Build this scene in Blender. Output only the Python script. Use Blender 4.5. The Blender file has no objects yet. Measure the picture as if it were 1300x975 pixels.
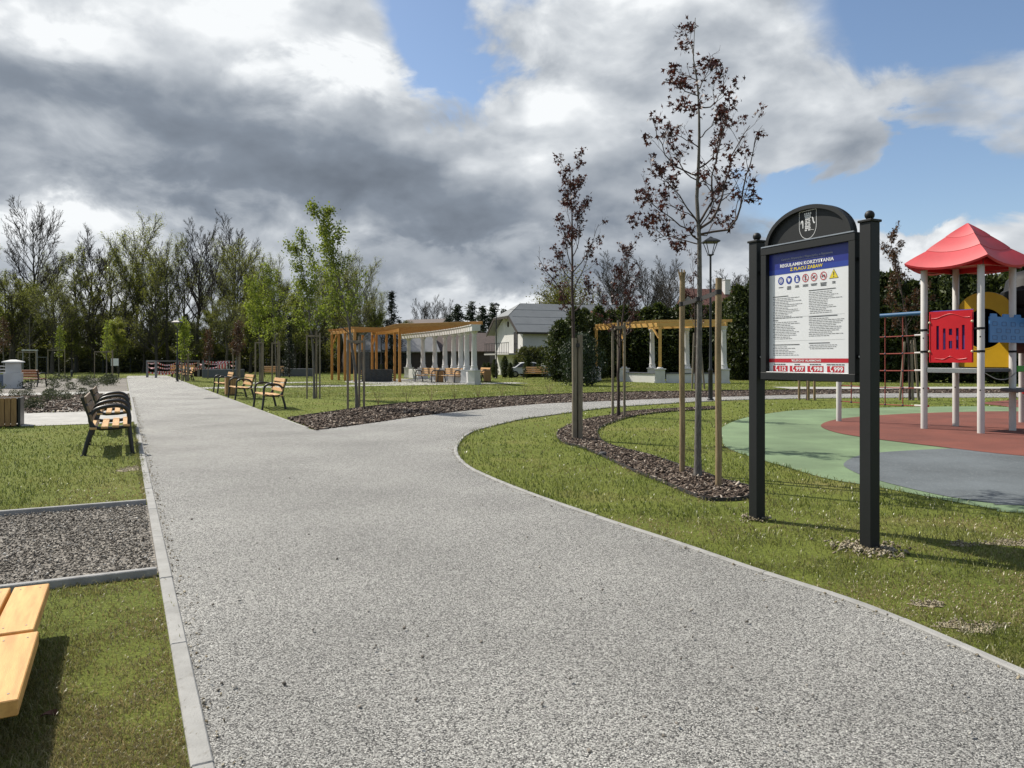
import bpy, bmesh, math, random
import numpy as np
from mathutils import Vector, Matrix

# ------------------------------------------------------------------ camera, world, sun, exposure
scene = bpy.context.scene
COL = scene.collection
R = math.radians
PI = math.pi
EYE, F, HZ = 1.5, 946.0, 456.0

cam_d = bpy.data.cameras.new('camera')
cam_d.sensor_width = 36.0
cam_d.lens = 36.0 * F / 1300.0
cam_d.shift_y = -(487.5 - HZ) / 1300.0
cam_d.clip_end = 3000
cam_d.clip_start = 0.05
cam = bpy.data.objects.new('camera', cam_d)
COL.objects.link(cam)
cam.location = (0, 0, EYE)
cam.rotation_euler = (R(90), 0, 0)
scene.camera = cam
scene.view_settings.view_transform = 'Standard'
scene.view_settings.look = 'None'
scene.view_settings.exposure = 0.3
scene.view_settings.gamma = 1.0
scene.cycles.max_bounces = 6
scene.cycles.transparent_max_bounces = 8
scene.cycles.use_denoising = True

SUN_AZ = -57.0      # degrees clockwise from +Y (forward); the sun stands front left
SUN_EL = 48.0
sdir = Vector((math.sin(R(SUN_AZ)) * math.cos(R(SUN_EL)), math.cos(R(SUN_AZ)) * math.cos(R(SUN_EL)), math.sin(R(SUN_EL))))
sun_d = bpy.data.lights.new('sun', 'SUN')
sun_d.energy = 5.0
sun_d.angle = R(0.5)
sun_d.color = (1.0, 0.94, 0.84)
sun = bpy.data.objects.new('sun', sun_d)
COL.objects.link(sun)
sun.rotation_euler = (-sdir).to_track_quat('-Z', 'Y').to_euler()
sun.location = (0, 0, 50)

WORLD_STRENGTH = 0.11
world = bpy.data.worlds.new('World')
scene.world = world
world.use_nodes = True


def build_world():
    nt = world.node_tree
    nt.nodes.clear()
    N = nt.nodes.new
    L = nt.links.new

    def math_(op, a, b=None, c=None, clamp=False):
        n = N('ShaderNodeMath')
        n.operation = op
        n.use_clamp = clamp
        for i, v in enumerate((a, b, c)):
            if v is None:
                continue
            if isinstance(v, (int, float)):
                n.inputs[i].default_value = v
            else:
                L(v, n.inputs[i])
        return n.outputs[0]

    def sstep(v, a, b):
        n = N('ShaderNodeMapRange')
        n.interpolation_type = 'SMOOTHSTEP'
        L(v, n.inputs[0])
        n.inputs[1].default_value = a
        n.inputs[2].default_value = b
        n.inputs[3].default_value = 0
        n.inputs[4].default_value = 1
        return n.outputs[0]

    def mixc(fac, a, b):
        n = N('ShaderNodeMix')
        n.data_type = 'RGBA'
        L(fac, n.inputs[0])
        L(a, n.inputs[6])
        L(b, n.inputs[7])
        return n.outputs[2]

    tc = N('ShaderNodeTexCoord')
    sep = N('ShaderNodeSeparateXYZ')
    L(tc.outputs['Generated'], sep.inputs[0])
    x, y, z = sep.outputs
    az = math_('MULTIPLY', math_('ARCTAN2', x, y), 180 / PI)
    el = math_('MULTIPLY', math_('ARCSINE', math_('MAXIMUM', z, -0.99)), 180 / PI)

    def vec(stretch, shift=(0, 0, 0)):
        m = N('ShaderNodeMapping')
        m.inputs['Scale'].default_value = stretch
        m.inputs['Location'].default_value = shift
        L(tc.outputs['Generated'], m.inputs[0])
        return m.outputs[0]

    def noise(v, scale, detail, rough, dist=0.0):
        n = N('ShaderNodeTexNoise')
        n.inputs['Scale'].default_value = scale
        n.inputs['Detail'].default_value = detail
        n.inputs['Roughness'].default_value = rough
        n.inputs['Distortion'].default_value = dist
        L(v, n.inputs['Vector'])
        return n.outputs[0]

    ST = (1.0, 1.0, 1.75)
    sh = 0.035
    v1 = vec(ST, (0, 0, 4.1))
    v2 = vec(ST, (sdir.x * sh, sdir.y * sh, 4.1 + sdir.z * sh * 1.75))
    def billow(v, scale, detail):
        n = N('ShaderNodeTexVoronoi')
        n.feature = 'F1'
        n.normalize = True
        n.inputs['Scale'].default_value = scale
        n.inputs['Detail'].default_value = detail
        n.inputs['Roughness'].default_value = 0.55
        n.inputs['Lacunarity'].default_value = 2.1
        n.inputs['Randomness'].default_value = 1.0
        L(v, n.inputs['Vector'])
        return math_('SUBTRACT', 0.75, n.outputs['Distance'])

    big = noise(v1, 2.2, 2.0, 0.5)
    n1 = math_('ADD', math_('MULTIPLY', noise(v1, 4.0, 11.0, 0.52, 0.1), 0.62), math_('MULTIPLY', billow(v1, 6.5, 3.0), 0.42))
    n2 = math_('ADD', math_('MULTIPLY', noise(v2, 4.0, 11.0, 0.52, 0.1), 0.62), math_('MULTIPLY', billow(v2, 6.5, 3.0), 0.42))
    mid = noise(vec((1, 1, 1.7), (7, 2, 1)), 8.0, 10.0, 0.58, 0.4)

    azw = math_('ADD', az, math_('MULTIPLY', math_('SUBTRACT', n1, 0.5), 26.0))
    elw = math_('ADD', el, math_('MULTIPLY', math_('SUBTRACT', mid, 0.5), 12.0))

    def blob(a0, e0, ra, re, amp):
        u = math_('DIVIDE', math_('SUBTRACT', azw, a0), ra)
        v = math_('DIVIDE', math_('SUBTRACT', elw, e0), re)
        q = math_('ADD', math_('MULTIPLY', u, u), math_('MULTIPLY', v, v))
        return math_('MULTIPLY', math_('EXPONENT', math_('MULTIPLY', q, -1.0)), amp)

    def total(base, blobs):
        o = base
        for b in blobs:
            o = math_('ADD', o, blob(*b))
        return o

    cover = math_('ADD', math_('MULTIPLY', n1, 0.7), math_('MULTIPLY', big, 0.45))
    cover = total(cover, CLOUD_COVER)
    alpha = sstep(cover, 0.49, 0.66)
    lit = math_('MULTIPLY', math_('SUBTRACT', n1, n2), 2.4)
    dark = math_('ADD', 0.36, math_('MULTIPLY', math_('SUBTRACT', big, 0.5), 1.1))
    dark = math_('ADD', dark, math_('MULTIPLY', math_('SUBTRACT', n1, 0.5), 0.7))
    dark = total(dark, CLOUD_DARK)
    dark = math_('SUBTRACT', dark, lit)
    dark = math_('ADD', dark, math_('MULTIPLY', math_('SUBTRACT', mid, 0.5), 0.75))
    dark = math_('MULTIPLY', dark, 0.78)
    ramp = N('ShaderNodeValToRGB')
    L(dark, ramp.inputs[0])
    e = ramp.color_ramp.elements
    e[0].position = 0.0
    e[0].color = (1.10, 1.13, 1.15, 1)
    e[1].position = 1.0
    e[1].color = (0.155, 0.183, 0.225, 1)
    for p, c in ((0.13, (0.82, 0.86, 0.90)), (0.31, (0.56, 0.605, 0.66)), (0.60, (0.285, 0.33, 0.395))):
        q = e.new(p)
        q.color = (*c, 1)
    scale = N('ShaderNodeVectorMath')
    scale.operation = 'SCALE'
    L(ramp.outputs[0], scale.inputs[0])
    scale.inputs['Scale'].default_value = CLOUD_GAIN / WORLD_STRENGTH

    sky = N('ShaderNodeTexSky')
    sky.sky_type = 'NISHITA'
    sky.sun_disc = False
    sky.sun_elevation = R(SUN_EL)
    sky.sun_rotation = R(SUN_AZ)
    sky.altitude = 300
    sky.air_density = 1.0
    sky.dust_density = 0.8
    sky.ozone_density = 1.5
    mx = mixc(alpha, sky.outputs[0], scale.outputs[0])
    bg = N('ShaderNodeBackground')
    L(mx, bg.inputs[0])
    bg.inputs[1].default_value = WORLD_STRENGTH
    out = N('ShaderNodeOutputWorld')
    L(bg.outputs[0], out.inputs[0])


CLOUD_GAIN = 0.70
# (azimuth, elevation, radius in azimuth, radius in elevation, amount), degrees
CLOUD_COVER = [(-20, 15, 22, 9, 0.35), (-2, 10, 22, 5, 0.35), (6, 18, 8, 6, 0.22), (15, 22, 8, 6, 0.22), (20, 16, 6, 4, 0.2),
               (-5.0, 25, 4.6, 6.5, -0.44), (25, 11.0, 11, 3.0, -0.48), (31, 23, 8, 6, -0.24), (28, 16.5, 9, 2.5, 0.12), (28, 7, 10, 2.5, 0.3),
               (-28, 26, 14, 5, 0.25), (-26, 6, 14, 4, 0.25), (0, 2, 60, 3.5, 0.5)]
CLOUD_DARK = [(-21, 14.0, 15, 3.6, 0.38), (-9, 12.5, 9, 3.0, 0.24), (0, 10.0, 12, 2.2, 0.22), (-4, 6.5, 12, 1.2, 0.20), (-33, 17, 6, 2.5, 0.2),
              (5, 13, 7, 2.5, 0.15), (-14, 9.2, 10, 1.4, 0.15),
              (-13, 20.5, 6, 1.6, -0.40), (1, 18, 5, 4.0, -0.28), (-29, 20, 4, 1.6, -0.30), (-31, 9.5, 6, 1.5, -0.35), (-20, 9, 6, 1.2, -0.15),
              (0, 4.5, 8, 1.2, -0.2), (27, 6.5, 9, 2.4, -0.25), (-24, 25.5, 11, 3.5, -0.36)]
build_world()


# ------------------------------------------------------------------ helpers
def G(px, py):
    d = F * EYE / (py - HZ)
    return ((px - 650.0) / F * d, d)


def at(px, py, d):
    return Vector(((px - 650.0) / F * d, d, EYE - (py - HZ) / F * d))


_l0 = G(272, 975)
P0 = np.array(_l0)
_ud = np.array([(157 - 650) / F, 1.0])
UV_ = _ud / np.linalg.norm(_ud)
NV_ = np.array([UV_[1], -UV_[0]])


def U(s, t):
    p = P0 + s * UV_ + t * NV_
    return (float(p[0]), float(p[1]))


def ROT_T(front):      # z-rotation that points local -Y along 'front'
    return math.atan2(front[0], -front[1])


FACE_LEFT = ROT_T((-NV_[0], -NV_[1]))
FACE_RIGHT = ROT_T((NV_[0], NV_[1]))
PATH_ROT = math.atan2(UV_[1], UV_[0])   # local X along the path

rnd = random.Random(11)
rng = np.random.default_rng(7)


def tag(o, label=None, cat=None, group=None, kind=None):
    if label:
        o['label'] = label
    if cat:
        o['category'] = cat
    if group:
        o['group'] = group
    if kind:
        o['kind'] = kind
    return o


def thing(name, label, cat, loc=(0, 0, 0), rz=0.0, group=None):
    o = bpy.data.objects.new(name, None)
    COL.objects.link(o)
    o.empty_display_size = 0.2
    o.location = loc if len(loc) == 3 else (loc[0], loc[1], 0)
    o.rotation_euler = (0, 0, rz)
    return tag(o, label, cat, group)


def link(name, mesh, parent=None, loc=(0, 0, 0), rot=(0, 0, 0), scale=None):
    o = bpy.data.objects.new(name, mesh)
    COL.objects.link(o)
    o.location = loc
    o.rotation_euler = rot
    if scale is not None:
        o.scale = scale
    if parent is not None:
        o.parent = parent
    return o


def kids(o):
    return [c for c in o.children]


def copy_tree(o, parent=None):
    c = o.copy()
    COL.objects.link(c)
    if parent is not None:
        c.parent = parent
    for ch in list(o.children):
        copy_tree(ch, c)
    return c


def place(proto, first, loc, rz, label, group=None, scale=None):
    o = proto if first else copy_tree(proto)
    o.location = (loc[0], loc[1], loc[2] if len(loc) > 2 else 0)
    o.rotation_euler = (0, 0, rz)
    if scale is not None:
        o.scale = (scale, scale, scale)
    o['label'] = label
    if group:
        o['group'] = group
    return o


def np_mesh(name, V, quads=None, tris=None, mat=None, smooth=False, sharp=None):
    me = bpy.data.meshes.new(name)
    V = np.asarray(V, dtype=np.float32).reshape(-1, 3)
    me.vertices.add(len(V))
    me.vertices.foreach_set('co', V.ravel())
    loops, starts, n0 = [], [], 0
    if quads is not None and len(quads):
        q = np.asarray(quads, dtype=np.int32).reshape(-1, 4)
        loops.append(q.ravel())
        starts.append(np.arange(len(q), dtype=np.int32) * 4)
        n0 = q.size
    if tris is not None and len(tris):
        t = np.asarray(tris, dtype=np.int32).reshape(-1, 3)
        loops.append(t.ravel())
        starts.append(n0 + np.arange(len(t), dtype=np.int32) * 3)
    lo = np.concatenate(loops)
    st = np.concatenate(starts)
    me.loops.add(len(lo))
    me.loops.foreach_set('vertex_index', lo)
    me.polygons.add(len(st))
    me.polygons.foreach_set('loop_start', st)
    me.update(calc_edges=True)
    me.validate()
    if mat is not None:
        for m in (mat if isinstance(mat, (list, tuple)) else [mat]):
            me.materials.append(m)
    if smooth:
        me.polygons.foreach_set('use_smooth', np.ones(len(me.polygons), dtype=bool))
        if sharp:
            me.set_sharp_from_angle(angle=R(sharp))
    return me


class MB:
    """collects shapes into one mesh"""

    def __init__(self):
        self.v, self.f = [], []

    def add(self, verts, faces):
        b = len(self.v)
        self.v += [tuple(p) for p in verts]
        self.f += [tuple(i + b for i in f) for f in faces]
        return self

    def box(self, c, s, rz=0.0, M=None):
        hx, hy, hz = s[0] / 2, s[1] / 2, s[2] / 2
        ps = [Vector((x, y, z)) for z in (-hz, hz) for x, y in ((-hx, -hy), (hx, -hy), (hx, hy), (-hx, hy))]
        m = M if M is not None else Matrix.Rotation(rz, 3, 'Z')
        c = Vector(c)
        return self.add([m @ p + c for p in ps], [(0, 3, 2, 1), (4, 5, 6, 7), (0, 1, 5, 4), (1, 2, 6, 5), (2, 3, 7, 6), (3, 0, 4, 7)])

    def bar(self, a, b, w, h, up=(0, 0, 1)):
        a, b = Vector(a), Vector(b)
        d = (b - a).normalized()
        up = Vector(up)
        s = d.cross(up)
        if s.length < 1e-4:
            s = d.cross(Vector((1, 0, 0)))
        s.normalize()
        t = s.cross(d).normalized()
        ps = []
        for p in (a, b):
            for i, j in ((-1, -1), (1, -1), (1, 1), (-1, 1)):
                ps.append(p + s * (i * w / 2) + t * (j * h / 2))
        return self.add(ps, [(0, 1, 2, 3), (7, 6, 5, 4), (0, 4, 5, 1), (1, 5, 6, 2), (2, 6, 7, 3), (3, 7, 4, 0)])

    def tube(self, pts, r, n=8, caps=True, closed=False):
        pts = [Vector(p) for p in pts]
        rs = r if isinstance(r, (list, tuple)) else [r] * len(pts)
        m = len(pts)
        vs, fs = [], []
        prev = None
        for i, p in enumerate(pts):
            if closed:
                d = pts[(i + 1) % m] - pts[i - 1]
            else:
                d = pts[min(i + 1, m - 1)] - pts[max(i - 1, 0)]
            d.normalize()
            if prev is None:
                ref = Vector((0, 0, 1)) if abs(d.z) < 0.9 else Vector((1, 0, 0))
                s = d.cross(ref).normalized()
            else:
                s = (prev - d * prev.dot(d)).normalized()
            prev = s
            t = d.cross(s)
            for k in range(n):
                a = 2 * PI * (k + 0.5) / n
                vs.append(p + (s * math.cos(a) + t * math.sin(a)) * rs[i])
        for i in range(m if closed else m - 1):
            for k in range(n):
                i2 = (i + 1) % m
                fs.append((i * n + k, i * n + (k + 1) % n, i2 * n + (k + 1) % n, i2 * n + k))
        if caps and not closed:
            fs.append(tuple(range(n - 1, -1, -1)))
            fs.append(tuple((m - 1) * n + k for k in range(n)))
        return self.add(vs, fs)

    def lathe(self, prof, c=(0, 0, 0), n=16):
        vs, fs = [], []
        c = Vector(c)
        for r, z in prof:
            for k in range(n):
                a = 2 * PI * k / n
                vs.append(c + Vector((r * math.cos(a), r * math.sin(a), z)))
        for i in range(len(prof) - 1):
            for k in range(n):
                fs.append((i * n + k, i * n + (k + 1) % n, (i + 1) * n + (k + 1) % n, (i + 1) * n + k))
        fs.append(tuple(range(n - 1, -1, -1)))
        fs.append(tuple((len(prof) - 1) * n + k for k in range(n)))
        return self.add(vs, fs)

    def sphere(self, c, r, n=12, sz=1.0):
        prof = []
        for i in range(1, n // 2):
            a = -PI / 2 + PI * i / (n // 2)
            prof.append((r * math.cos(a), r * sz * math.sin(a)))
        prof = [(r * 0.05, -r * sz)] + prof + [(r * 0.05, r * sz)]
        return self.lathe(prof, c, n)

    def prism(self, poly, a, b, axis='y'):
        """poly: 2D points; extruded between a and b along axis"""
        n = len(poly)

        def mk(p, h):
            if axis == 'y':
                return (p[0], h, p[1])
            if axis == 'x':
                return (h, p[0], p[1])
            return (p[0], p[1], h)
        vs = [mk(p, a) for p in poly] + [mk(p, b) for p in poly]
        fs = [tuple(range(n)), tuple(range(2 * n - 1, n - 1, -1))]
        for i in range(n):
            j = (i + 1) % n
            fs.append((i, n + i, n + j, j))
        return self.add(vs, fs)

    def mesh(self, name, mat, bevel=0, smooth=None, seg=1):
        me = bpy.data.meshes.new(name)
        me.from_pydata(self.v, [], self.f)
        bm = bmesh.new()
        bm.from_mesh(me)
        bmesh.ops.recalc_face_normals(bm, faces=bm.faces)
        if bevel:
            es = [e for e in bm.edges if len(e.link_faces) == 2 and e.calc_face_angle(0) > 0.5]
            bmesh.ops.bevel(bm, geom=es, offset=bevel, segments=seg, affect='EDGES', clamp_overlap=True)
        bm.to_mesh(me)
        bm.free()
        if mat is not None:
            me.materials.append(mat)
        if smooth:
            me.polygons.foreach_set('use_smooth', np.ones(len(me.polygons), dtype=bool))
            me.set_sharp_from_angle(angle=R(smooth))
        return me

    def build(self, name, mat, parent=None, loc=(0, 0, 0), rot=(0, 0, 0), bevel=0, smooth=None, seg=1):
        return link(name, self.mesh(name, mat, bevel, smooth, seg), parent, loc, rot)


_pc = {}


def piece(name, parent, size, loc, mat, rot=(0, 0, 0), bevel=0.004):
    key = (name, tuple(round(s, 4) for s in size), mat.name, bevel)
    if key not in _pc:
        _pc[key] = MB().box((0, 0, 0), size).mesh(name, mat, bevel)
    return link(name, _pc[key], parent, loc, rot)


def catmull(pts, n=8, closed=False):
    P = np.array(pts, float)
    m = len(P)
    out = []
    rngi = range(m if closed else m - 1)
    for i in rngi:
        if closed:
            p0, p1, p2, p3 = P[i - 1], P[i], P[(i + 1) % m], P[(i + 2) % m]
        else:
            p0, p1, p2, p3 = P[max(i - 1, 0)], P[i], P[i + 1], P[min(i + 2, m - 1)]
        for k in range(n):
            t = k / n
            out.append(0.5 * ((2 * p1) + (-p0 + p2) * t + (2 * p0 - 5 * p1 + 4 * p2 - p3) * t * t + (-p0 + 3 * p1 - 3 * p2 + p3) * t ** 3))
    if not closed:
        out.append(P[-1])
    return np.array(out)


def resample(P, step):
    P = np.asarray(P)
    d = np.concatenate([[0], np.cumsum(np.linalg.norm(np.diff(P, axis=0), axis=1))])
    n = max(2, int(round(d[-1] / step)) + 1)
    q = np.linspace(0, d[-1], n)
    return np.stack([np.interp(q, d, P[:, i]) for i in range(P.shape[1])], axis=1)


def inside(poly, pts):
    poly = np.asarray(poly)
    x, y = pts[:, 0], pts[:, 1]
    c = np.zeros(len(pts), bool)
    x0, y0 = poly[:, 0], poly[:, 1]
    x1, y1 = np.roll(x0, 1), np.roll(y0, 1)
    for a, b, c0, d in zip(x0, y0, x1, y1):
        if b == d:
            continue
        m = ((b > y) != (d > y)) & (x < (c0 - a) * (y - b) / (d - b) + a)
        c ^= m
    return c


def hash2(i, j, k=0):
    n = (i * 374761393 + j * 668265263 + k * 974711) & 0x7fffffff
    n = ((n ^ (n >> 13)) * 1274126177) & 0x7fffffff
    return ((n ^ (n >> 16)) & 0xffff) / 65535.0


def vnoise(x, y, s, k=0):
    x, y = x * s, y * s
    i, j = np.floor(x).astype(np.int64), np.floor(y).astype(np.int64)
    u, v = x - i, y - j
    u, v = u * u * (3 - 2 * u), v * v * (3 - 2 * v)
    a, b, c, d = hash2(i, j, k), hash2(i + 1, j, k), hash2(i, j + 1, k), hash2(i + 1, j + 1, k)
    return (a * (1 - u) + b * u) * (1 - v) + (c * (1 - u) + d * u) * v


def fbm(x, y, s, k=0):
    return (vnoise(x, y, s, k) + 0.5 * vnoise(x, y, s * 2.1, k + 1) + 0.25 * vnoise(x, y, s * 4.3, k + 2)) / 1.75


def sheet(name, poly, z, mat, kind='structure', parent=None):
    from mathutils.geometry import delaunay_2d_cdt
    pts = [Vector((p[0], p[1])) for p in poly]
    v, e, f = delaunay_2d_cdt(pts, [], [list(range(len(pts)))], 1, 1e-5)[:3]
    me = bpy.data.meshes.new(name)
    fs = []
    for t in f:
        a, b, c = (v[i] for i in t[:3])
        fs.append(t if (b - a).cross(c - a) > 0 else t[::-1])
    me.from_pydata([(p.x, p.y, z) for p in v], [], fs)
    me.materials.append(mat)
    o = link(name, me, parent)
    if kind:
        o['kind'] = kind
    return o


# ------------------------------------------------------------------ materials
def nodes_of(name):
    m = bpy.data.materials.new(name)
    m.use_nodes = True
    nt = m.node_tree
    nt.nodes.clear()
    return m, nt, nt.nodes.new, nt.links.new


def setin(n, k, v):
    if k in n.inputs:
        n.inputs[k].default_value = v


ALB = 0.87      # keeps sunlit surfaces where they were at the chosen exposure


def c4(c):
    return (c[0] * ALB, c[1] * ALB, c[2] * ALB, 1)


def M(name, col, rough=0.6, var=0.18, scale=6.0, bump=0.0, bscale=60.0, stretch=None, col2=None, metal=0.0, spec=0.5,
      trans=0.0, contrast=(0.35, 0.68), detail=6.0, spot=None):
    m, nt, N, L = nodes_of(name)
    out = N('ShaderNodeOutputMaterial')
    b = N('ShaderNodeBsdfPrincipled')
    setin(b, 'Roughness', rough)
    setin(b, 'Metallic', metal)
    setin(b, 'Specular IOR Level', spec)
    tc = N('ShaderNodeTexCoord')
    oi = N('ShaderNodeObjectInfo')
    vm = N('ShaderNodeVectorMath')
    vm.operation = 'SCALE'
    vm.inputs[0].default_value = (37.0, 21.0, 53.0)
    L(oi.outputs['Random'], vm.inputs['Scale'])
    va = N('ShaderNodeVectorMath')
    L(tc.outputs['Object'], va.inputs[0])
    L(vm.outputs[0], va.inputs[1])
    vec = va.outputs[0]
    if stretch:
        mp = N('ShaderNodeMapping')
        mp.inputs['Scale'].default_value = stretch
        L(vec, mp.inputs[0])
        vec = mp.outputs[0]
    no = N('ShaderNodeTexNoise')
    no.inputs['Scale'].default_value = scale
    no.inputs['Detail'].default_value = detail
    no.inputs['Roughness'].default_value = 0.6
    L(vec, no.inputs['Vector'])
    rp = N('ShaderNodeValToRGB')
    L(no.outputs[0], rp.inputs[0])
    e = rp.color_ramp.elements
    c2 = col2 if col2 else tuple(max(0, c * (1 - var)) for c in col)
    e[0].position, e[0].color = contrast[0], c4(c2)
    e[1].position, e[1].color = contrast[1], c4(tuple(min(1, c * (1 + var * 0.35)) for c in col))
    colout = rp.outputs[0]
    if spot:      # worn or dirty patches of another colour: (colour, scale, threshold)
        n2 = N('ShaderNodeTexNoise')
        n2.inputs['Scale'].default_value = spot[1]
        n2.inputs['Detail'].default_value = 8
        n2.inputs['Roughness'].default_value = 0.7
        L(vec, n2.inputs['Vector'])
        mr = N('ShaderNodeMapRange')
        L(n2.outputs[0], mr.inputs[0])
        mr.inputs[1].default_value = spot[2]
        mr.inputs[2].default_value = spot[2] + 0.12
        mx = N('ShaderNodeMix')
        mx.data_type = 'RGBA'
        L(mr.outputs[0], mx.inputs[0])
        L(colout, mx.inputs[6])
        mx.inputs[7].default_value = c4(spot[0])
        colout = mx.outputs[2]
    L(colout, b.inputs['Base Color'])
    if bump:
        nb = N('ShaderNodeTexNoise')
        nb.inputs['Scale'].default_value = bscale
        nb.inputs['Detail'].default_value = 4
        L(vec, nb.inputs['Vector'])
        bp = N('ShaderNodeBump')
        bp.inputs['Strength'].default_value = bump
        bp.inputs['Distance'].default_value = 0.01
        L(nb.outputs[0], bp.inputs['Height'])
        L(bp.outputs[0], b.inputs['Normal'])
    L(b.outputs[0], out.inputs[0])
    return m


def leaf_mat(name, c_dark, c_light, trans=0.45, rough=0.55, c_trans=None):
    """leaf colour varies from leaf to leaf; light shines through"""
    m, nt, N, L = nodes_of(name)
    out = N('ShaderNodeOutputMaterial')
    ge = N('ShaderNodeNewGeometry')
    rp = N('ShaderNodeValToRGB')
    L(ge.outputs['Random Per Island'], rp.inputs[0])
    e = rp.color_ramp.elements
    e[0].position, e[0].color = 0.0, c4(c_dark)
    e[1].position, e[1].color = 1.0, c4(c_light)
    b = N('ShaderNodeBsdfPrincipled')
    setin(b, 'Roughness', rough)
    setin(b, 'Specular IOR Level', 0.35)
    L(rp.outputs[0], b.inputs['Base Color'])
    t = N('ShaderNodeBsdfTranslucent')
    mu = N('ShaderNodeMix')
    mu.data_type = 'RGBA'
    mu.blend_type = 'MULTIPLY'
    mu.inputs[0].default_value = 1.0
    L(rp.outputs[0], mu.inputs[6])
    mu.inputs[7].default_value = c4(c_trans or (1.25, 1.25, 0.7))
    L(mu.outputs[2], t.inputs[0])
    mx = N('ShaderNodeMixShader')
    mx.inputs[0].default_value = trans
    L(b.outputs[0], mx.inputs[1])
    L(t.outputs[0], mx.inputs[2])
    L(mx.outputs[0], out.inputs[0])
    return m


def gravel_mat(name, stops, scale, bump=0.6, gap=0.5, tint=None):
    """loose or bonded stones, each cell of its own grey"""
    m, nt, N, L = nodes_of(name)
    out = N('ShaderNodeOutputMaterial')
    b = N('ShaderNodeBsdfPrincipled')
    setin(b, 'Roughness', 0.62)
    setin(b, 'Specular IOR Level', 0.4)
    tc = N('ShaderNodeTexCoord')
    v = N('ShaderNodeTexVoronoi')
    v.inputs['Scale'].default_value = scale
    v.inputs['Randomness'].default_value = 1.0
    L(tc.outputs['Object'], v.inputs['Vector'])
    sp = N('ShaderNodeSeparateColor')
    L(v.outputs['Color'], sp.inputs[0])
    rp = N('ShaderNodeValToRGB')
    L(sp.outputs[0], rp.inputs[0])
    e = rp.color_ramp.elements
    e[0].position, e[0].color = stops[0][0], c4(stops[0][1])
    e[1].position, e[1].color = stops[-1][0], c4(stops[-1][1])
    for p, c in stops[1:-1]:
        q = e.new(p)
        q.color = c4(c)
    v2 = N('ShaderNodeTexVoronoi')
    v2.feature = 'DISTANCE_TO_EDGE'
    v2.inputs['Scale'].default_value = scale
    L(tc.outputs['Object'], v2.inputs['Vector'])
    mr = N('ShaderNodeMapRange')
    L(v2.outputs['Distance'], mr.inputs[0])
    mr.inputs[1].default_value = 0.0
    mr.inputs[2].default_value = 0.14
    mr.inputs[3].default_value = gap
    mr.inputs[4].default_value = 1.0
    big = N('ShaderNodeTexNoise')
    big.inputs['Scale'].default_value = 0.55
    big.inputs['Detail'].default_value = 7
    L(tc.outputs['Object'], big.inputs['Vector'])
    mr2 = N('ShaderNodeMapRange')
    L(big.outputs[0], mr2.inputs[0])
    mr2.inputs[1].default_value = 0.3
    mr2.inputs[2].default_value = 0.7
    mr2.inputs[3].default_value = 0.78
    mr2.inputs[4].default_value = 1.12
    mm = N('ShaderNodeMath')
    mm.operation = 'MULTIPLY'
    L(mr.outputs[0], mm.inputs[0])
    L(mr2.outputs[0], mm.inputs[1])
    sc = N('ShaderNodeVectorMath')
    sc.operation = 'SCALE'
    L(rp.outputs[0], sc.inputs[0])
    L(mm.outputs[0], sc.inputs['Scale'])
    L(sc.outputs[0], b.inputs['Base Color'])
    bp = N('ShaderNodeBump')
    bp.inputs['Strength'].default_value = bump
    bp.inputs['Distance'].default_value = 0.006
    mh = N('ShaderNodeMapRange')
    L(v2.outputs['Distance'], mh.inputs[0])
    mh.inputs[2].default_value = 0.35
    ad = N('ShaderNodeMath')
    ad.operation = 'ADD'
    L(mh.outputs[0], ad.inputs[0])
    L(sp.outputs[1], ad.inputs[1])
    L(ad.outputs[0], bp.inputs['Height'])
    L(bp.outputs[0], b.inputs['Normal'])
    L(b.outputs[0], out.inputs[0])
    return m


def ground_mat():
    """thatch and short turf under the blades: greens with dry straw patches"""
    m, nt, N, L = nodes_of('turf')
    out = N('ShaderNodeOutputMaterial')
    b = N('ShaderNodeBsdfPrincipled')
    setin(b, 'Roughness', 0.9)
    setin(b, 'Specular IOR Level', 0.15)
    tc = N('ShaderNodeTexCoord')

    def noise(s, d, r=0.6):
        n = N('ShaderNodeTexNoise')
        n.inputs['Scale'].default_value = s
        n.inputs['Detail'].default_value = d
        n.inputs['Roughness'].default_value = r
        L(tc.outputs['Object'], n.inputs['Vector'])
        return n.outputs[0]
    a = noise(0.35, 8, 0.65)
    f = noise(38.0, 6, 0.7)
    r1 = N('ShaderNodeValToRGB')
    L(a, r1.inputs[0])
    e = r1.color_ramp.elements
    e[0].position, e[0].color = 0.36, (0.125, 0.155, 0.028, 1)
    e[1].position, e[1].color = 0.70, (0.220, 0.200, 0.070, 1)
    q = e.new(0.54)
    q.color = (0.150, 0.175, 0.034, 1)
    r2 = N('ShaderNodeValToRGB')
    L(f, r2.inputs[0])
    r2.color_ramp.elements[0].position, r2.color_ramp.elements[0].color = 0.30, (0.45, 0.45, 0.45, 1)
    r2.color_ramp.elements[1].position, r2.color_ramp.elements[1].color = 0.70, (1.35, 1.35, 1.25, 1)
    mu = N('ShaderNodeMix')
    mu.data_type = 'RGBA'
    mu.blend_type = 'MULTIPLY'
    mu.inputs[0].default_value = 1.0
    L(r1.outputs[0], mu.inputs[6])
    L(r2.outputs[0], mu.inputs[7])
    L(mu.outputs[2], b.inputs['Base Color'])
    bp = N('ShaderNodeBump')
    bp.inputs['Strength'].default_value = 0.8
    bp.inputs['Distance'].default_value = 0.03
    L(f, bp.inputs['Height'])
    L(bp.outputs[0], b.inputs['Normal'])
    L(b.outputs[0], out.inputs[0])
    return m


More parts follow.
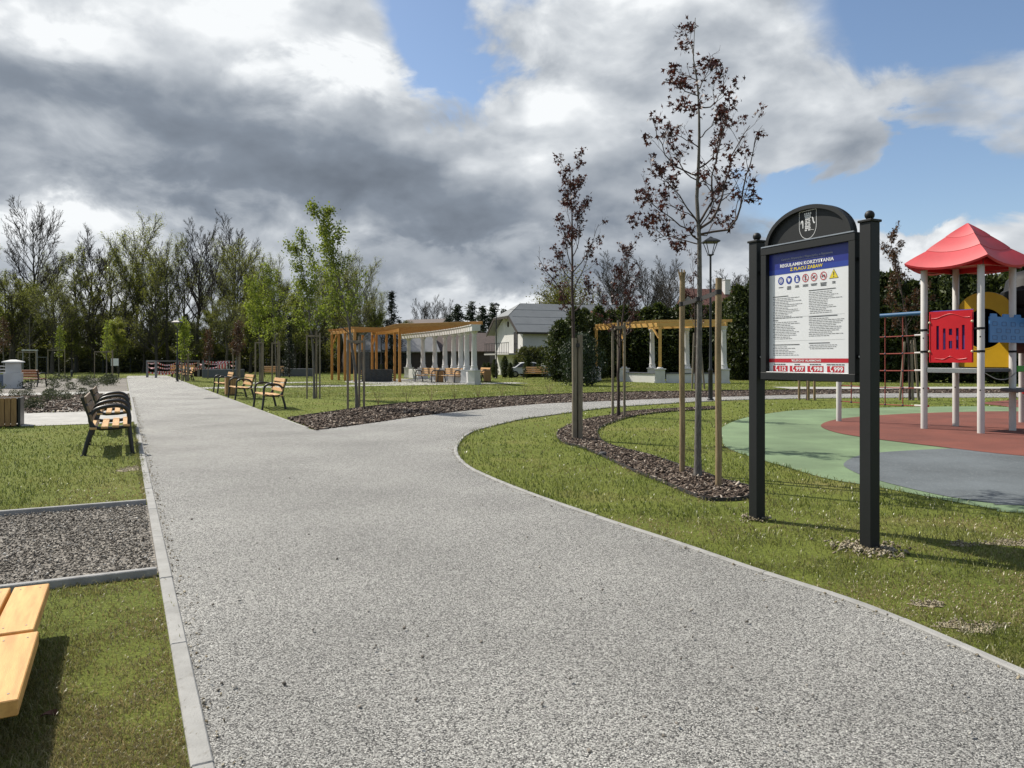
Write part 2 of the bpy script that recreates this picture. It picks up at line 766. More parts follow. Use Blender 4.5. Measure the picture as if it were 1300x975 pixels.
def blade_mat():
    m, nt, N, L = nodes_of('grass_blade')
    out = N('ShaderNodeOutputMaterial')
    ge = N('ShaderNodeNewGeometry')
    at_ = N('ShaderNodeAttribute')
    at_.attribute_name = 'dry'
    tcb = N('ShaderNodeTexCoord')
    nb = N('ShaderNodeTexNoise')
    nb.inputs['Scale'].default_value = 1.3
    nb.inputs['Detail'].default_value = 5
    L(tcb.outputs['Object'], nb.inputs['Vector'])
    m1 = N('ShaderNodeMath')
    m1.operation = 'MULTIPLY_ADD'
    L(nb.outputs[0], m1.inputs[0])
    m1.inputs[1].default_value = 1.9
    m1.inputs[2].default_value = -0.85
    m2 = N('ShaderNodeMath')
    m2.operation = 'MULTIPLY_ADD'
    L(ge.outputs['Random Per Island'], m2.inputs[0])
    m2.inputs[1].default_value = 0.75
    L(m1.outputs[0], m2.inputs[2])
    rp = N('ShaderNodeValToRGB')
    L(m2.outputs[0], rp.inputs[0])
    e = rp.color_ramp.elements
    e[0].position, e[0].color = 0.0, (0.062, 0.098, 0.012, 1)
    e[1].position, e[1].color = 1.0, (0.270, 0.285, 0.085, 1)
    q = e.new(0.55)
    q.color = (0.138, 0.168, 0.034, 1)
    rd = N('ShaderNodeValToRGB')
    L(ge.outputs['Random Per Island'], rd.inputs[0])
    e = rd.color_ramp.elements
    e[0].position, e[0].color = 0.0, (0.15, 0.12, 0.042, 1)
    e[1].position, e[1].color = 1.0, (0.40, 0.33, 0.16, 1)
    mx = N('ShaderNodeMix')
    mx.data_type = 'RGBA'
    L(at_.outputs['Fac'], mx.inputs[0])
    L(rp.outputs[0], mx.inputs[6])
    L(rd.outputs[0], mx.inputs[7])
    b = N('ShaderNodeBsdfPrincipled')
    setin(b, 'Roughness', 0.36)
    setin(b, 'Specular IOR Level', 0.55)
    L(mx.outputs[2], b.inputs['Base Color'])
    t = N('ShaderNodeBsdfTranslucent')
    L(mx.outputs[2], t.inputs[0])
    ms = N('ShaderNodeMixShader')
    ms.inputs[0].default_value = 0.4
    L(b.outputs[0], ms.inputs[1])
    L(t.outputs[0], ms.inputs[2])
    L(ms.outputs[0], out.inputs[0])
    return m


def random_mat(name, stops, rough=0.8, bump=0.4):
    """one colour per loose piece (chips, stones)"""
    m, nt, N, L = nodes_of(name)
    out = N('ShaderNodeOutputMaterial')
    ge = N('ShaderNodeNewGeometry')
    rp = N('ShaderNodeValToRGB')
    L(ge.outputs['Random Per Island'], rp.inputs[0])
    e = rp.color_ramp.elements
    e[0].position, e[0].color = stops[0][0], c4(stops[0][1])
    e[1].position, e[1].color = stops[-1][0], c4(stops[-1][1])
    for p, c in stops[1:-1]:
        q = e.new(p)
        q.color = c4(c)
    b = N('ShaderNodeBsdfPrincipled')
    setin(b, 'Roughness', rough)
    setin(b, 'Specular IOR Level', 0.3)
    tc = N('ShaderNodeTexCoord')
    n = N('ShaderNodeTexNoise')
    n.inputs['Scale'].default_value = 90
    n.inputs['Detail'].default_value = 3
    L(tc.outputs['Object'], n.inputs['Vector'])
    bp = N('ShaderNodeBump')
    bp.inputs['Strength'].default_value = bump
    bp.inputs['Distance'].default_value = 0.01
    L(n.outputs[0], bp.inputs['Height'])
    L(bp.outputs[0], b.inputs['Normal'])
    L(rp.outputs[0], b.inputs['Base Color'])
    L(b.outputs[0], out.inputs[0])
    return m


def stripe_mat(name, ca, cb, width):
    m, nt, N, L = nodes_of(name)
    out = N('ShaderNodeOutputMaterial')
    b = N('ShaderNodeBsdfPrincipled')
    tc = N('ShaderNodeTexCoord')
    w = N('ShaderNodeTexWave')
    w.wave_type = 'BANDS'
    w.bands_direction = 'X'
    w.inputs['Scale'].default_value = 1.0 / width * 0.31
    L(tc.outputs['Object'], w.inputs[0])
    rp = N('ShaderNodeValToRGB')
    rp.color_ramp.interpolation = 'CONSTANT'
    L(w.outputs[0], rp.inputs[0])
    e = rp.color_ramp.elements
    e[0].position, e[0].color = 0.0, c4(ca)
    e[1].position, e[1].color = 0.5, c4(cb)
    L(rp.outputs[0], b.inputs['Base Color'])
    L(b.outputs[0], out.inputs[0])
    return m


WOOD_S = (1.2, 14.0, 14.0)
MT = dict(
    turf=ground_mat(),
    blade=blade_mat(),
    path=gravel_mat('bonded_gravel', [(0.0, (0.035, 0.034, 0.032)), (0.2, (0.12, 0.117, 0.108)), (0.42, (0.385, 0.375, 0.345)), (0.68, (0.61, 0.595, 0.545)), (1.0, (0.95, 0.93, 0.86))], 175.0, 0.7, 0.45),
    paving=M('pale_paving', (0.46, 0.45, 0.42), 0.85, 0.2, 3.0, 0.3, 80),
    soil=gravel_mat('stony_soil', [(0.0, (0.09, 0.076, 0.062)), (0.4, (0.18, 0.155, 0.125)), (0.75, (0.28, 0.25, 0.205)), (1.0, (0.42, 0.385, 0.33))], 38.0, 1.0, 0.4),
    mulch_base=M('mulch_base', (0.075, 0.05, 0.035), 0.95, 0.5, 30, 0.8, 60),
    chips=random_mat('bark_chip', [(0.0, (0.030, 0.021, 0.015)), (0.4, (0.085, 0.058, 0.042)), (0.75, (0.16, 0.118, 0.088)), (0.92, (0.29, 0.235, 0.185)), (1.0, (0.48, 0.42, 0.35))], 0.85),
    crumbs=random_mat('soil_crumb', [(0.0, (0.12, 0.095, 0.06)), (0.5, (0.28, 0.235, 0.155)), (1.0, (0.46, 0.41, 0.31))], 0.9),
    stones=random_mat('bed_stone', [(0.0, (0.10, 0.088, 0.074)), (0.4, (0.20, 0.178, 0.148)), (0.75, (0.32, 0.29, 0.245)), (0.95, (0.46, 0.43, 0.375)), (1.0, (0.66, 0.645, 0.60))], 0.85),
    bare=M('sandy_soil', (0.42, 0.365, 0.26), 0.95, 0.35, 9.0, 0.9, 90, col2=(0.27, 0.235, 0.145)),
    kerb=M('concrete_kerb', (0.37, 0.365, 0.345), 0.85, 0.22, 5, 0.35, 120, spot=((0.23, 0.22, 0.195), 9, 0.57)),
    kerb_dark=M('edging_concrete', (0.38, 0.375, 0.36), 0.85, 0.25, 6, 0.35, 120),
    rub_green=M('green_rubber', (0.185, 0.268, 0.140), 0.9, 0.30, 0.9, 0.6, 120, spot=((0.125, 0.185, 0.10), 34, 0.55)),
    rub_red=M('red_rubber', (0.21, 0.062, 0.040), 0.9, 0.32, 0.9, 0.6, 120, spot=((0.12, 0.042, 0.036), 34, 0.55)),
    rub_grey=M('grey_rubber', (0.135, 0.155, 0.165), 0.9, 0.32, 0.9, 0.6, 120, spot=((0.26, 0.285, 0.295), 40, 0.56)),
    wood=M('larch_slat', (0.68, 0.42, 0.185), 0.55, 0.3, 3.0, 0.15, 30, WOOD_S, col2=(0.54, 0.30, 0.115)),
    shaded_slat=M('shaded_slat', (0.26, 0.18, 0.11), 0.55, 0.3, 3.0, 0.15, 30, WOOD_S),  # shade on the left benches' backs, painted in as a darker slat colour
    deck=M('larch_board', (0.74, 0.42, 0.130), 0.55, 0.3, 2.2, 0.15, 30, (1.5, 12, 12), col2=(0.58, 0.29, 0.08), spot=((0.34, 0.15, 0.05), 3.0, 0.66)),
    pergola=M('glazed_timber', (0.50, 0.245, 0.055), 0.5, 0.3, 3.0, 0.1, 30, (12, 12, 1.2), col2=(0.37, 0.165, 0.035)),
    pergola_beam=M('glazed_beam', (0.50, 0.255, 0.06), 0.5, 0.3, 3.0, 0.1, 30, (1.2, 12, 12), col2=(0.37, 0.17, 0.036)),
    pergola_light=M('light_timber', (0.70, 0.43, 0.125), 0.5, 0.3, 3.0, 0.1, 30, (1.2, 10, 10), col2=(0.58, 0.33, 0.085)),
    bin_wood=M('bin_board', (0.40, 0.235, 0.09), 0.55, 0.3, 3.0, 0.1, 30, (12, 12, 1.2), col2=(0.29, 0.16, 0.058)),
    red_wood=M('red_brown_slat', (0.36, 0.13, 0.05), 0.55, 0.3, 3.0, 0.1, 30, WOOD_S),
    stake=M('stake_wood', (0.36, 0.265, 0.145), 0.8, 0.3, 4.0, 0.3, 60, (10, 10, 1.0), col2=(0.22, 0.155, 0.085), spot=((0.15, 0.11, 0.065), 5, 0.64)),
    stake_grey=M('weathered_stake', (0.27, 0.225, 0.165), 0.85, 0.35, 4.0, 0.3, 60, (10, 10, 1.0)),
    black=M('black_paint', (0.018, 0.019, 0.020), 0.42, 0.15, 3.0, 0.05, 200),
    anthracite=M('anthracite_powder_coat', (0.011, 0.0125, 0.013), 0.55, 0.12, 4.0, 0.08, 400, spec=0.35),
    strap=M('rubber_strap', (0.035, 0.032, 0.032), 0.7, 0.2),
    poster=M('poster_white', (0.80, 0.81, 0.82), 0.35, 0.02, 2.0),
    p_blue=M('print_blue', (0.025, 0.055, 0.33), 0.35, 0.02),
    p_navy=M('print_navy', (0.02, 0.03, 0.24), 0.35, 0.02),
    p_red=M('print_red', (0.52, 0.02, 0.035), 0.35, 0.02),
    p_yellow=M('print_yellow', (0.80, 0.63, 0.04), 0.35, 0.02),
    p_ink=M('print_ink', (0.06, 0.06, 0.065), 0.4, 0.02),
    p_grey=M('print_grey', (0.40, 0.41, 0.42), 0.4, 0.02),
    p_white=M('print_white', (0.82, 0.82, 0.82), 0.35, 0.02),
    white_post=M('white_post', (0.66, 0.635, 0.60), 0.4, 0.08, 3, spot=((0.52, 0.49, 0.45), 5, 0.68)),
    plastic_red=M('red_plastic', (0.60, 0.018, 0.028), 0.38, 0.1, 3, spec=0.25, spot=None),
    roof_red=M('faded_red_plastic', (0.56, 0.022, 0.034), 0.5, 0.12, 3, spot=((0.50, 0.055, 0.065), 4, 0.62)),
    plastic_blue=M('blue_plastic', (0.085, 0.26, 0.58), 0.38, 0.1, 3, spec=0.25, spot=None),
    plastic_dblue=M('dark_blue_line', (0.02, 0.07, 0.24), 0.4, 0.1, 3),
    blue_bar=M('blue_bar', (0.040, 0.13, 0.26), 0.5, 0.1, 3, spec=0.25, spot=None),
    plastic_yellow=M('yellow_plastic', (0.62, 0.36, 0.015), 0.38, 0.1, 3, spec=0.25, spot=None),
    violet=M('violet_plastic', (0.13, 0.10, 0.42), 0.4, 0.1, 3),
    plastic_green=M('green_plastic', (0.06, 0.36, 0.03), 0.38, 0.1, 3),
    plastic_black=M('black_plastic', (0.010, 0.010, 0.011), 0.6, 0.1, 3, spec=0.25, spot=None),
    deckgrey=M('grey_deck', (0.11, 0.115, 0.12), 0.6, 0.15, 4),
    steel=M('galvanised_steel', (0.50, 0.51, 0.52), 0.35, 0.15, 5, metal=0.9),
    rope=M('red_rope', (0.34, 0.075, 0.055), 0.8, 0.25, 30),
    knot=M('blue_knot', (0.03, 0.035, 0.07), 0.5, 0.1),
    bolt=M('cream_bolt', (0.70, 0.60, 0.42), 0.4, 0.05),
    stone_white=M('cast_stone', (0.66, 0.655, 0.64), 0.7, 0.12, 2.0, 0.2, 60, spot=((0.42, 0.42, 0.41), 3, 0.66)),
    blue_wall=M('blue_grey_render', (0.22, 0.26, 0.33), 0.8, 0.1, 2.0),
    slate=M('dark_slate', (0.06, 0.064, 0.064), 0.6, 0.4, 6.0, 0.5, 20),
    planter=M('grey_planter', (0.115, 0.125, 0.15), 0.7, 0.1, 2.0),
    plaster=M('white_render', (0.74, 0.73, 0.70), 0.85, 0.08, 1.0, 0.1, 40),
    plaster_grey=M('grey_render', (0.40, 0.39, 0.37), 0.85, 0.12, 1.0, 0.1, 40),
    brown_wall=M('brown_render', (0.17, 0.125, 0.10), 0.85, 0.15, 1.0),
    dark_wood=M('dark_boards', (0.055, 0.042, 0.034), 0.7, 0.3, 3.0),
    roof_grey=M('grey_sheet_roof', (0.20, 0.21, 0.212), 0.45, 0.12, 1.2, spot=((0.14, 0.148, 0.15), 2, 0.60)),
    roof_dark=M('dark_roof', (0.26, 0.26, 0.262), 0.6, 0.15, 1.5),
    roof_brown=M('brown_tiles', (0.10, 0.07, 0.06), 0.7, 0.25, 3.0),
    roof_tile=M('red_tiles', (0.22, 0.095, 0.07), 0.7, 0.3, 3.0),
    brick=M('red_brick', (0.27, 0.115, 0.08), 0.85, 0.35, 8.0),
    glass=M('dark_glass', (0.02, 0.024, 0.028), 0.12, 0.05),
    car_white=M('white_car_paint', (0.74, 0.75, 0.76), 0.25, 0.03),
    car_red=M('red_car_paint', (0.28, 0.025, 0.03), 0.25, 0.03),
    tyre=M('tyre_rubber', (0.02, 0.02, 0.02), 0.8, 0.1),
    tape=stripe_mat('barrier_tape', (0.75, 0.74, 0.72), (0.55, 0.03, 0.04), 0.25),
    post_grey=M('grey_square_post', (0.22, 0.225, 0.23), 0.7, 0.15),
    fence=M('dark_mesh_fence', (0.03, 0.038, 0.035), 0.6, 0.1),
    bark=M('young_bark', (0.20, 0.185, 0.165), 0.85, 0.4, 9, 0.6, 60, (6, 6, 1.5), col2=(0.10, 0.09, 0.08), spot=((0.34, 0.33, 0.31), 10, 0.62)),
    twig=M('red_twig', (0.075, 0.05, 0.043), 0.8, 0.3, 9),
    bark_dark=M('forest_bark', (0.065, 0.056, 0.046), 0.9, 0.4, 3, 0.6, 20, (4, 4, 1)),
    bark_forest=M('budding_bark', (0.085, 0.075, 0.058), 0.9, 0.4, 3, 0.6, 20, (4, 4, 1)),
    bark_grey=M('grey_twigs', (0.12, 0.108, 0.095), 0.9, 0.4, 3, 0.5, 20, (4, 4, 1)),
    rock=M('dark_rock', (0.05, 0.052, 0.055), 0.8, 0.4, 12, 0.6, 60, spot=((0.5, 0.5, 0.48), 6, 0.6)),
    dead_leaf=M('dead_leaf', (0.14, 0.06, 0.035), 0.8, 0.3, 20),
    lantern_glass=M('lantern_glass', (0.20, 0.22, 0.24), 0.1, 0.05),
)
MT.update(
    l_red=leaf_mat('maple_leaf', (0.028, 0.012, 0.012), (0.110, 0.044, 0.036), 0.25, 0.5, (1.35, 0.8, 0.65)),
    l_redgreen=leaf_mat('bronze_leaf', (0.055, 0.028, 0.018), (0.12, 0.075, 0.035), 0.35, 0.5, (1.4, 0.9, 0.6)),
    l_young=leaf_mat('young_green_leaf', (0.105, 0.145, 0.024), (0.27, 0.325, 0.075), 0.55),
    l_fresh=leaf_mat('fresh_leaf', (0.15, 0.205, 0.03), (0.33, 0.39, 0.08), 0.55),
    l_olive=leaf_mat('olive_bud', (0.185, 0.21, 0.045), (0.36, 0.39, 0.105), 0.6),
    l_olive2=leaf_mat('dull_forest_leaf', (0.13, 0.150, 0.038), (0.29, 0.315, 0.09), 0.58),
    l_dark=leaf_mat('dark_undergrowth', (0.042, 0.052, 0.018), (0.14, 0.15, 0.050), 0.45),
    l_spruce=leaf_mat('spruce_needles', (0.007, 0.014, 0.008), (0.022, 0.036, 0.018), 0.12),
    l_thuja=leaf_mat('thuja_spray', (0.016, 0.030, 0.009), (0.095, 0.118, 0.030), 0.3),
    l_pine=leaf_mat('pine_needles', (0.018, 0.032, 0.015), (0.055, 0.080, 0.042), 0.15),
    l_willow=leaf_mat('yellow_willow', (0.09, 0.095, 0.015), (0.19, 0.19, 0.035), 0.4),
    l_lav=leaf_mat('grey_herb', (0.035, 0.045, 0.028), (0.11, 0.13, 0.08), 0.3),
    l_bare=leaf_mat('brown_bud', (0.06, 0.035, 0.025), (0.14, 0.07, 0.045), 0.3),
    petal=leaf_mat('daisy_petal', (0.6, 0.6, 0.55), (0.85, 0.85, 0.8), 0.3),
)

# ------------------------------------------------------------------ ground, paths, beds
S = lambda L_: [G(*p) for p in L_]
LEFT = [U(s, 0) for s in (-6, 72)]
RIGHT_T = 3.2
inner_px = [(1300, 862), (1100, 775), (960, 728), (860, 693), (760, 660), (680, 632), (620, 608), (590, 592), (577, 576), (581, 562), (600, 548),
            (650, 535), (690, 528.6), (773, 518), (845, 513), (940, 508), (1090, 505.5), (1300, 505)]
inner = [(3.05, -4.0), (2.98, 0.0), (2.80, 1.6), (2.64, 2.6)] + S(inner_px) + [(30, 28.6), (60, 28.6)]
inner_c = catmull(inner, 8)
outer_px = [(402, 547), (470, 538), (540, 528), (620, 519), (690, 513), (773, 509.5), (857, 506), (940, 503.6), (1090, 500), (1300, 499.5)]
outer = S(outer_px) + [(33, 32.6), (60, 32.6)]
outer_c = catmull(outer, 6)
path_poly = [U(-6, 0), U(72, 0), U(72, RIGHT_T), U(13.4, RIGHT_T)] + [tuple(p) for p in outer_c] + [tuple(p) for p in inner_c[::-1]]
bed_far_px = [(365, 532), (420, 524), (480, 516), (560, 509), (640, 504), (700, 501.5), (780, 498.5), (860, 497.5), (1000, 495.5), (1300, 494.5)]
bed_far_top = catmull(S(bed_far_px) + [(40, 37)], 6)
bed_far_poly = [tuple(p) for p in bed_far_top] + [(40, 32.7)] + [tuple(p) for p in outer_c[outer_c[:, 0] < 39][::-1]]
cres_px = [(708, 550), (713, 562), (738, 569), (769, 582), (802, 598), (842, 614), (880, 630), (902, 636), (947, 634), (953, 621), (917, 611),
           (893, 602), (862, 592), (823, 579), (792, 571.5), (769, 564), (759, 553.6), (762, 544), (781, 536), (805, 529), (833, 525), (861, 522.5),
           (905, 520), (905, 517), (861, 519), (804, 522.6), (778, 527.4), (750, 532), (726, 539)]
cres = [tuple(p) for p in catmull(S(cres_px), 5, True)]
rub_px = [(915, 544), (917, 556), (921, 568), (952, 580), (1000, 594), (1049, 608), (1115, 619), (1197, 635), (1262, 647), (1300, 652)]
rub = S(rub_px) + [(7.2, 6.7), (12, 5.5), (20, 7), (24, 14), (22, 21), (16, 23.0)] + S([(1250, 516), (1150, 517), (1060, 519), (1000, 522), (945, 531)])
rub = [tuple(p) for p in catmull(rub, 6, True)]
red_px = [(1042, 541), (1060, 533.5), (1100, 529), (1160, 525.5), (1230, 523.5), (1300, 523)]
red = S(red_px) + [(18, 20), (20.5, 15), (18, 10), (12.5, 8.8), (9.0, 9.95)] + S([(1300, 580), (1250, 575), (1200, 569), (1150, 563), (1100, 556.5), (1060, 549.5)])
red = [tuple(p) for p in catmull(red, 6, True)]
gry_px = [(1071, 590), (1088, 580), (1120, 575), (1200, 570.5), (1260, 570), (1300, 571)]
gry = S(gry_px) + [(9.5, 9.6), (10.5, 8.2), (8.0, 7.2)] + S([(1300, 643), (1260, 640), (1200, 631), (1150, 620), (1105, 608), (1082, 599)])
gry = [tuple(p) for p in catmull(gry, 6, True)]
red2 = [tuple(p) for p in catmull(S([(1246, 512), (1275, 509), (1300, 508)]) + [(20, 27.0), (20, 22.6)] + S([(1300, 517.5), (1275, 516)]), 5, True)]

ground = sheet('ground', [(-400, -60), (400, -60), (400, 700), (-400, 700)], 0.0, MT['turf'])
path = sheet('path', path_poly, 0.012, MT['path'])
cross_left = [U(16.8, 0), U(16.8, -30), U(21.4, -30), U(21.4, 0)]
sheet('cross_path', cross_left, 0.010, MT['paving'])
strip1 = [U(33.4, 0), U(33.4, -34), U(36.2, -34), U(36.2, 0)]
strip2 = [U(44.2, -6), U(44.2, -36), U(49.5, -36), U(49.5, -6)]
sheet('cross_path', strip1, 0.008, MT['paving'])
sheet('cross_path', strip2, 0.008, MT['paving'])
strip3 = [U(37.6, RIGHT_T), U(37.6, 22), U(39.8, 22), U(39.8, RIGHT_T)]
sheet('cross_path', strip3, 0.008, MT['paving'])
strip4 = [U(45.0, 6.5), U(45.0, 11.0), U(47.0, 11.0), U(47.0, 6.5)]
sheet('cross_path', strip4, 0.008, MT['paving'])
strip5 = [(14, 37.4), (45, 37.4), (45, 40.6), (14, 40.2)]
sheet('far_path', strip5, 0.008, MT['paving'])
paved_round = [(-2.5 + 4.6 * math.cos(a) * 1.0 - 4.2, 51.2 + 6.2 * math.sin(a)) for a in np.linspace(0, 2 * PI, 28)[:-1]]
sheet('pergola_paving', paved_round, 0.006, MT['paving'])
sheet('rubber_surface', rub, 0.008, MT['rub_green'])
sheet('rubber_surface_red', red, 0.017, MT['rub_red'])
sheet('rubber_surface_grey', gry, 0.013, MT['rub_grey'])
sheet('rubber_surface_red', red2, 0.013, MT['rub_red'])
sheet('mulch_bed', cres, 0.006, MT['mulch_base'])
sheet('mulch_bed', bed_far_poly, 0.006, MT['mulch_base'])
bed_left = [U(2.84, -0.08), U(2.84, -6.5), U(5.6, -6.5), U(5.6, -0.08)]
sheet('stony_bed', bed_left, 0.004, MT['soil'])
bed_left2 = [U(21.5, -0.1), U(21.5, -7.8), U(33.3, -7.8), U(33.3, -0.1)]
sheet('stony_bed', bed_left2, 0.004, MT['soil'])
bed_left3 = [U(36.3, -0.1), U(36.3, -33), U(44.1, -33), U(44.1, -0.1)]
sheet('stony_bed', bed_left3, 0.004, MT['soil'])
bed_left4 = [U(44.3, -0.1), U(44.3, -5.8), U(64, -5.8), U(64, -0.1)]
sheet('stony_bed', bed_left4, 0.004, MT['soil'])


def strip_piece(name, pts, width, z0, z1, mat, parent, side=1.0, gap=0.006):
    """kerb stone that follows a curve; pts run along its path side"""
    P = np.asarray(pts, float)
    T = np.gradient(P, axis=0)
    T /= np.linalg.norm(T, axis=1)[:, None]
    P = P.copy()
    P[0] += T[0] * gap / 2
    P[-1] -= T[-1] * gap / 2
    Nn = np.stack([T[:, 1], -T[:, 0]], 1) * side
    c = P[len(P) // 2]
    vs, fs = [], []
    ch = 0.008
    prof = [(0, z0), (0, z1 - ch), (ch, z1), (width - ch, z1), (width, z1 - ch), (width, z0)]
    n = len(prof)
    for p, q in zip(P, Nn):
        for o, z in prof:
            w = p + q * o - c
            vs.append((w[0], w[1], z))
    for i in range(len(P) - 1):
        for k in range(n - 1):
            fs.append((i * n + k, i * n + k + 1, (i + 1) * n + k + 1, (i + 1) * n + k))
    fs.append(tuple(range(n)))
    fs.append(tuple((len(P) - 1) * n + k for k in range(n - 1, -1, -1)))
    mb = MB().add(vs, fs)
    return mb.build(name, mat, parent, (c[0], c[1], rnd.uniform(-0.002, 0.002)))


# left kerb, 1.3 m stones
for i in range(-2, 52):
    s0 = i * 1.31
    a, b = np.array(U(s0 + 0.004, -0.001)), np.array(U(s0 + 1.306, -0.001))
    c = (a + b) / 2
    cc = c - NV_ * 0.039
    piece('kerb_stone', path, (1.302, 0.078, 0.16), (cc[0], cc[1], -0.055 + rnd.uniform(-0.002, 0.003)), MT['kerb'], (0, 0, PATH_ROT + rnd.uniform(-0.0015, 0.0015)), 0.006)
# right kerb along benches
for i in range(0, 42):
    s0 = 13.4 + i * 1.31
    if 37.3 < s0 + 0.6 < 40.2:
        continue
    cc = np.array(U(s0 + 0.655, RIGHT_T + 0.032))
    piece('kerb_stone', path, (1.302, 0.06, 0.14), (cc[0], cc[1], -0.05 + rnd.uniform(-0.002, 0.002)), MT['kerb'], (0, 0, PATH_ROT), 0.006)
# curved kerb of the right-hand lawn
ic = resample(inner_c, 0.13)
for i in range(0, 330, 8):
    seg = ic[i:i + 9]
    if len(seg) > 3 and seg[:, 1].max() > 0.5:
        strip_piece('kerb_stone', seg, 0.055, -0.1, 0.026, MT['kerb'], path, side=1.0)
# edging of the stony bed
for i in range(5):
    for s0, nm in ((2.80, 'kerb_stone'), (5.63, 'kerb_stone')):
        cc = np.array(U(s0, -0.085 - 0.655 - i * 1.31))
        piece(nm, path, (1.302, 0.055, 0.16), (cc[0], cc[1], -0.025), MT['kerb_dark'], (0, 0, PATH_ROT + PI / 2), 0.006)
# thin dark edging strip round the mulch crescent and the far bed
cl = np.array(cres + cres[:1])
mb = MB()
for i in range(len(cl) - 1):
    mb.bar((cl[i][0], cl[i][1], 0.012), (cl[i + 1][0], cl[i + 1][1], 0.012), 0.008, 0.055)
for i in range(len(bed_far_top) - 1):
    a, b = bed_far_top[i], bed_far_top[i + 1]
    mb.bar((a[0], a[1], 0.015), (b[0], b[1], 0.015), 0.012, 0.07)
tag(mb.build('bed_edging', MT['strap']), kind='structure')

# ------------------------------------------------------------------ grass blades, chips, stones (stuff)
hole_polys = [path_poly, cres, rub, bed_far_poly, bed_left, bed_left2, bed_left3, bed_left4, cross_left, strip1, strip2, strip5, red2]
kerb_band = [U(-6, 0), U(-6, -0.085), U(72, -0.085), U(72, 0)]
hole_polys.append(kerb_band)
ik = np.array(ic[ic[:, 1] > 0.3])
Tn = np.gradient(ik, axis=0)
Tn /= np.linalg.norm(Tn, axis=1)[:, None]
ik2 = ik + np.stack([Tn[:, 1], -Tn[:, 0]], 1) * 0.06
hole_polys.append(np.concatenate([ik, ik2[::-1]]))
for s0 in (2.80, 5.63):
    hole_polys.append([U(s0 - 0.03, 0), U(s0 + 0.03, 0), U(s0 + 0.03, -6.6), U(s0 - 0.03, -6.6)])
bare = []
for px_, py_, rx, ry in ((1232, 797, 0.17, 0.085), (1180, 768, 0.10, 0.05), (1285, 690, 0.22, 0.09), (1222, 692, 0.12, 0.06), (165, 596, 0.16, 0.20)):
    c_ = G(px_, py_)
    bare.append([(c_[0] + rx * math.cos(t) * (1 + 0.36 * math.sin(3 * t + px_) + 0.2 * math.sin(5 * t + py_) + 0.14 * math.sin(9 * t)), c_[1] + ry * math.sin(t) * (1 + 0.25 * math.cos(4 * t + py_) + 0.15 * math.sin(9 * t))) for t in np.linspace(0, 2 * PI, 40)[:-1]])
for b_ in bare:
    sheet('bare_soil', b_, 0.004, MT['bare'])
# right-hand post bases keep bare ground
POST_R = np.array(G(1104, 698))
POST_L = np.array(G(961, 660))


def visible_points(n, ymin, ymax, marg=0.12):
    """ground points spread evenly over the picture's lower part (dense near, sparse far), a margin beyond the frame too"""
    px = rng.uniform(-1300 * marg, 1300 * (1 + marg), n)
    py = rng.uniform(ymin, ymax, n)
    d = F * EYE / (py - HZ)
    return np.stack([(px - 650) / F * d, d], 1)


def lawn_filter(P):
    keep = np.ones(len(P), bool)
    for h in hole_polys:
        h = np.asarray(h)
        m = (P[:, 0] > h[:, 0].min() - .01) & (P[:, 0] < h[:, 0].max() + .01) & (P[:, 1] > h[:, 1].min() - .01) & (P[:, 1] < h[:, 1].max() + .01) & keep
        idx = np.where(m)[0]
        if len(idx):
            keep[idx[inside(h, P[idx])]] = False
    return P[keep]


def st_of(P):
    r = P - P0
    return r @ UV_, r @ NV_


def dryness(P):
    x, y = P[:, 0], P[:, 1]
    d = np.clip((fbm(x, y, 0.9, 3) - 0.52) * 4.0, 0, 1) * 0.75 + np.clip((fbm(x, y, 3.5, 9) - 0.6) * 4, 0, 1) * 0.5
    s, t = st_of(P)
    left = t < -0.05
    edge = np.exp(-np.clip(-t - 0.05, 0, 9) / 0.50)
    d = np.where(left & (s < 7), d * 0.6 + edge * 1.0 + np.where(s < 3, 0.22, 0.0), np.where(left, d * 0.25 + edge * 0.35, d))
    right_near = (~left) & (y < 7)
    d = np.where(right_near, d * 1.35 + 0.27, d)
    return np.clip(d + rng.normal(0, 0.13, len(P)), 0, 1)


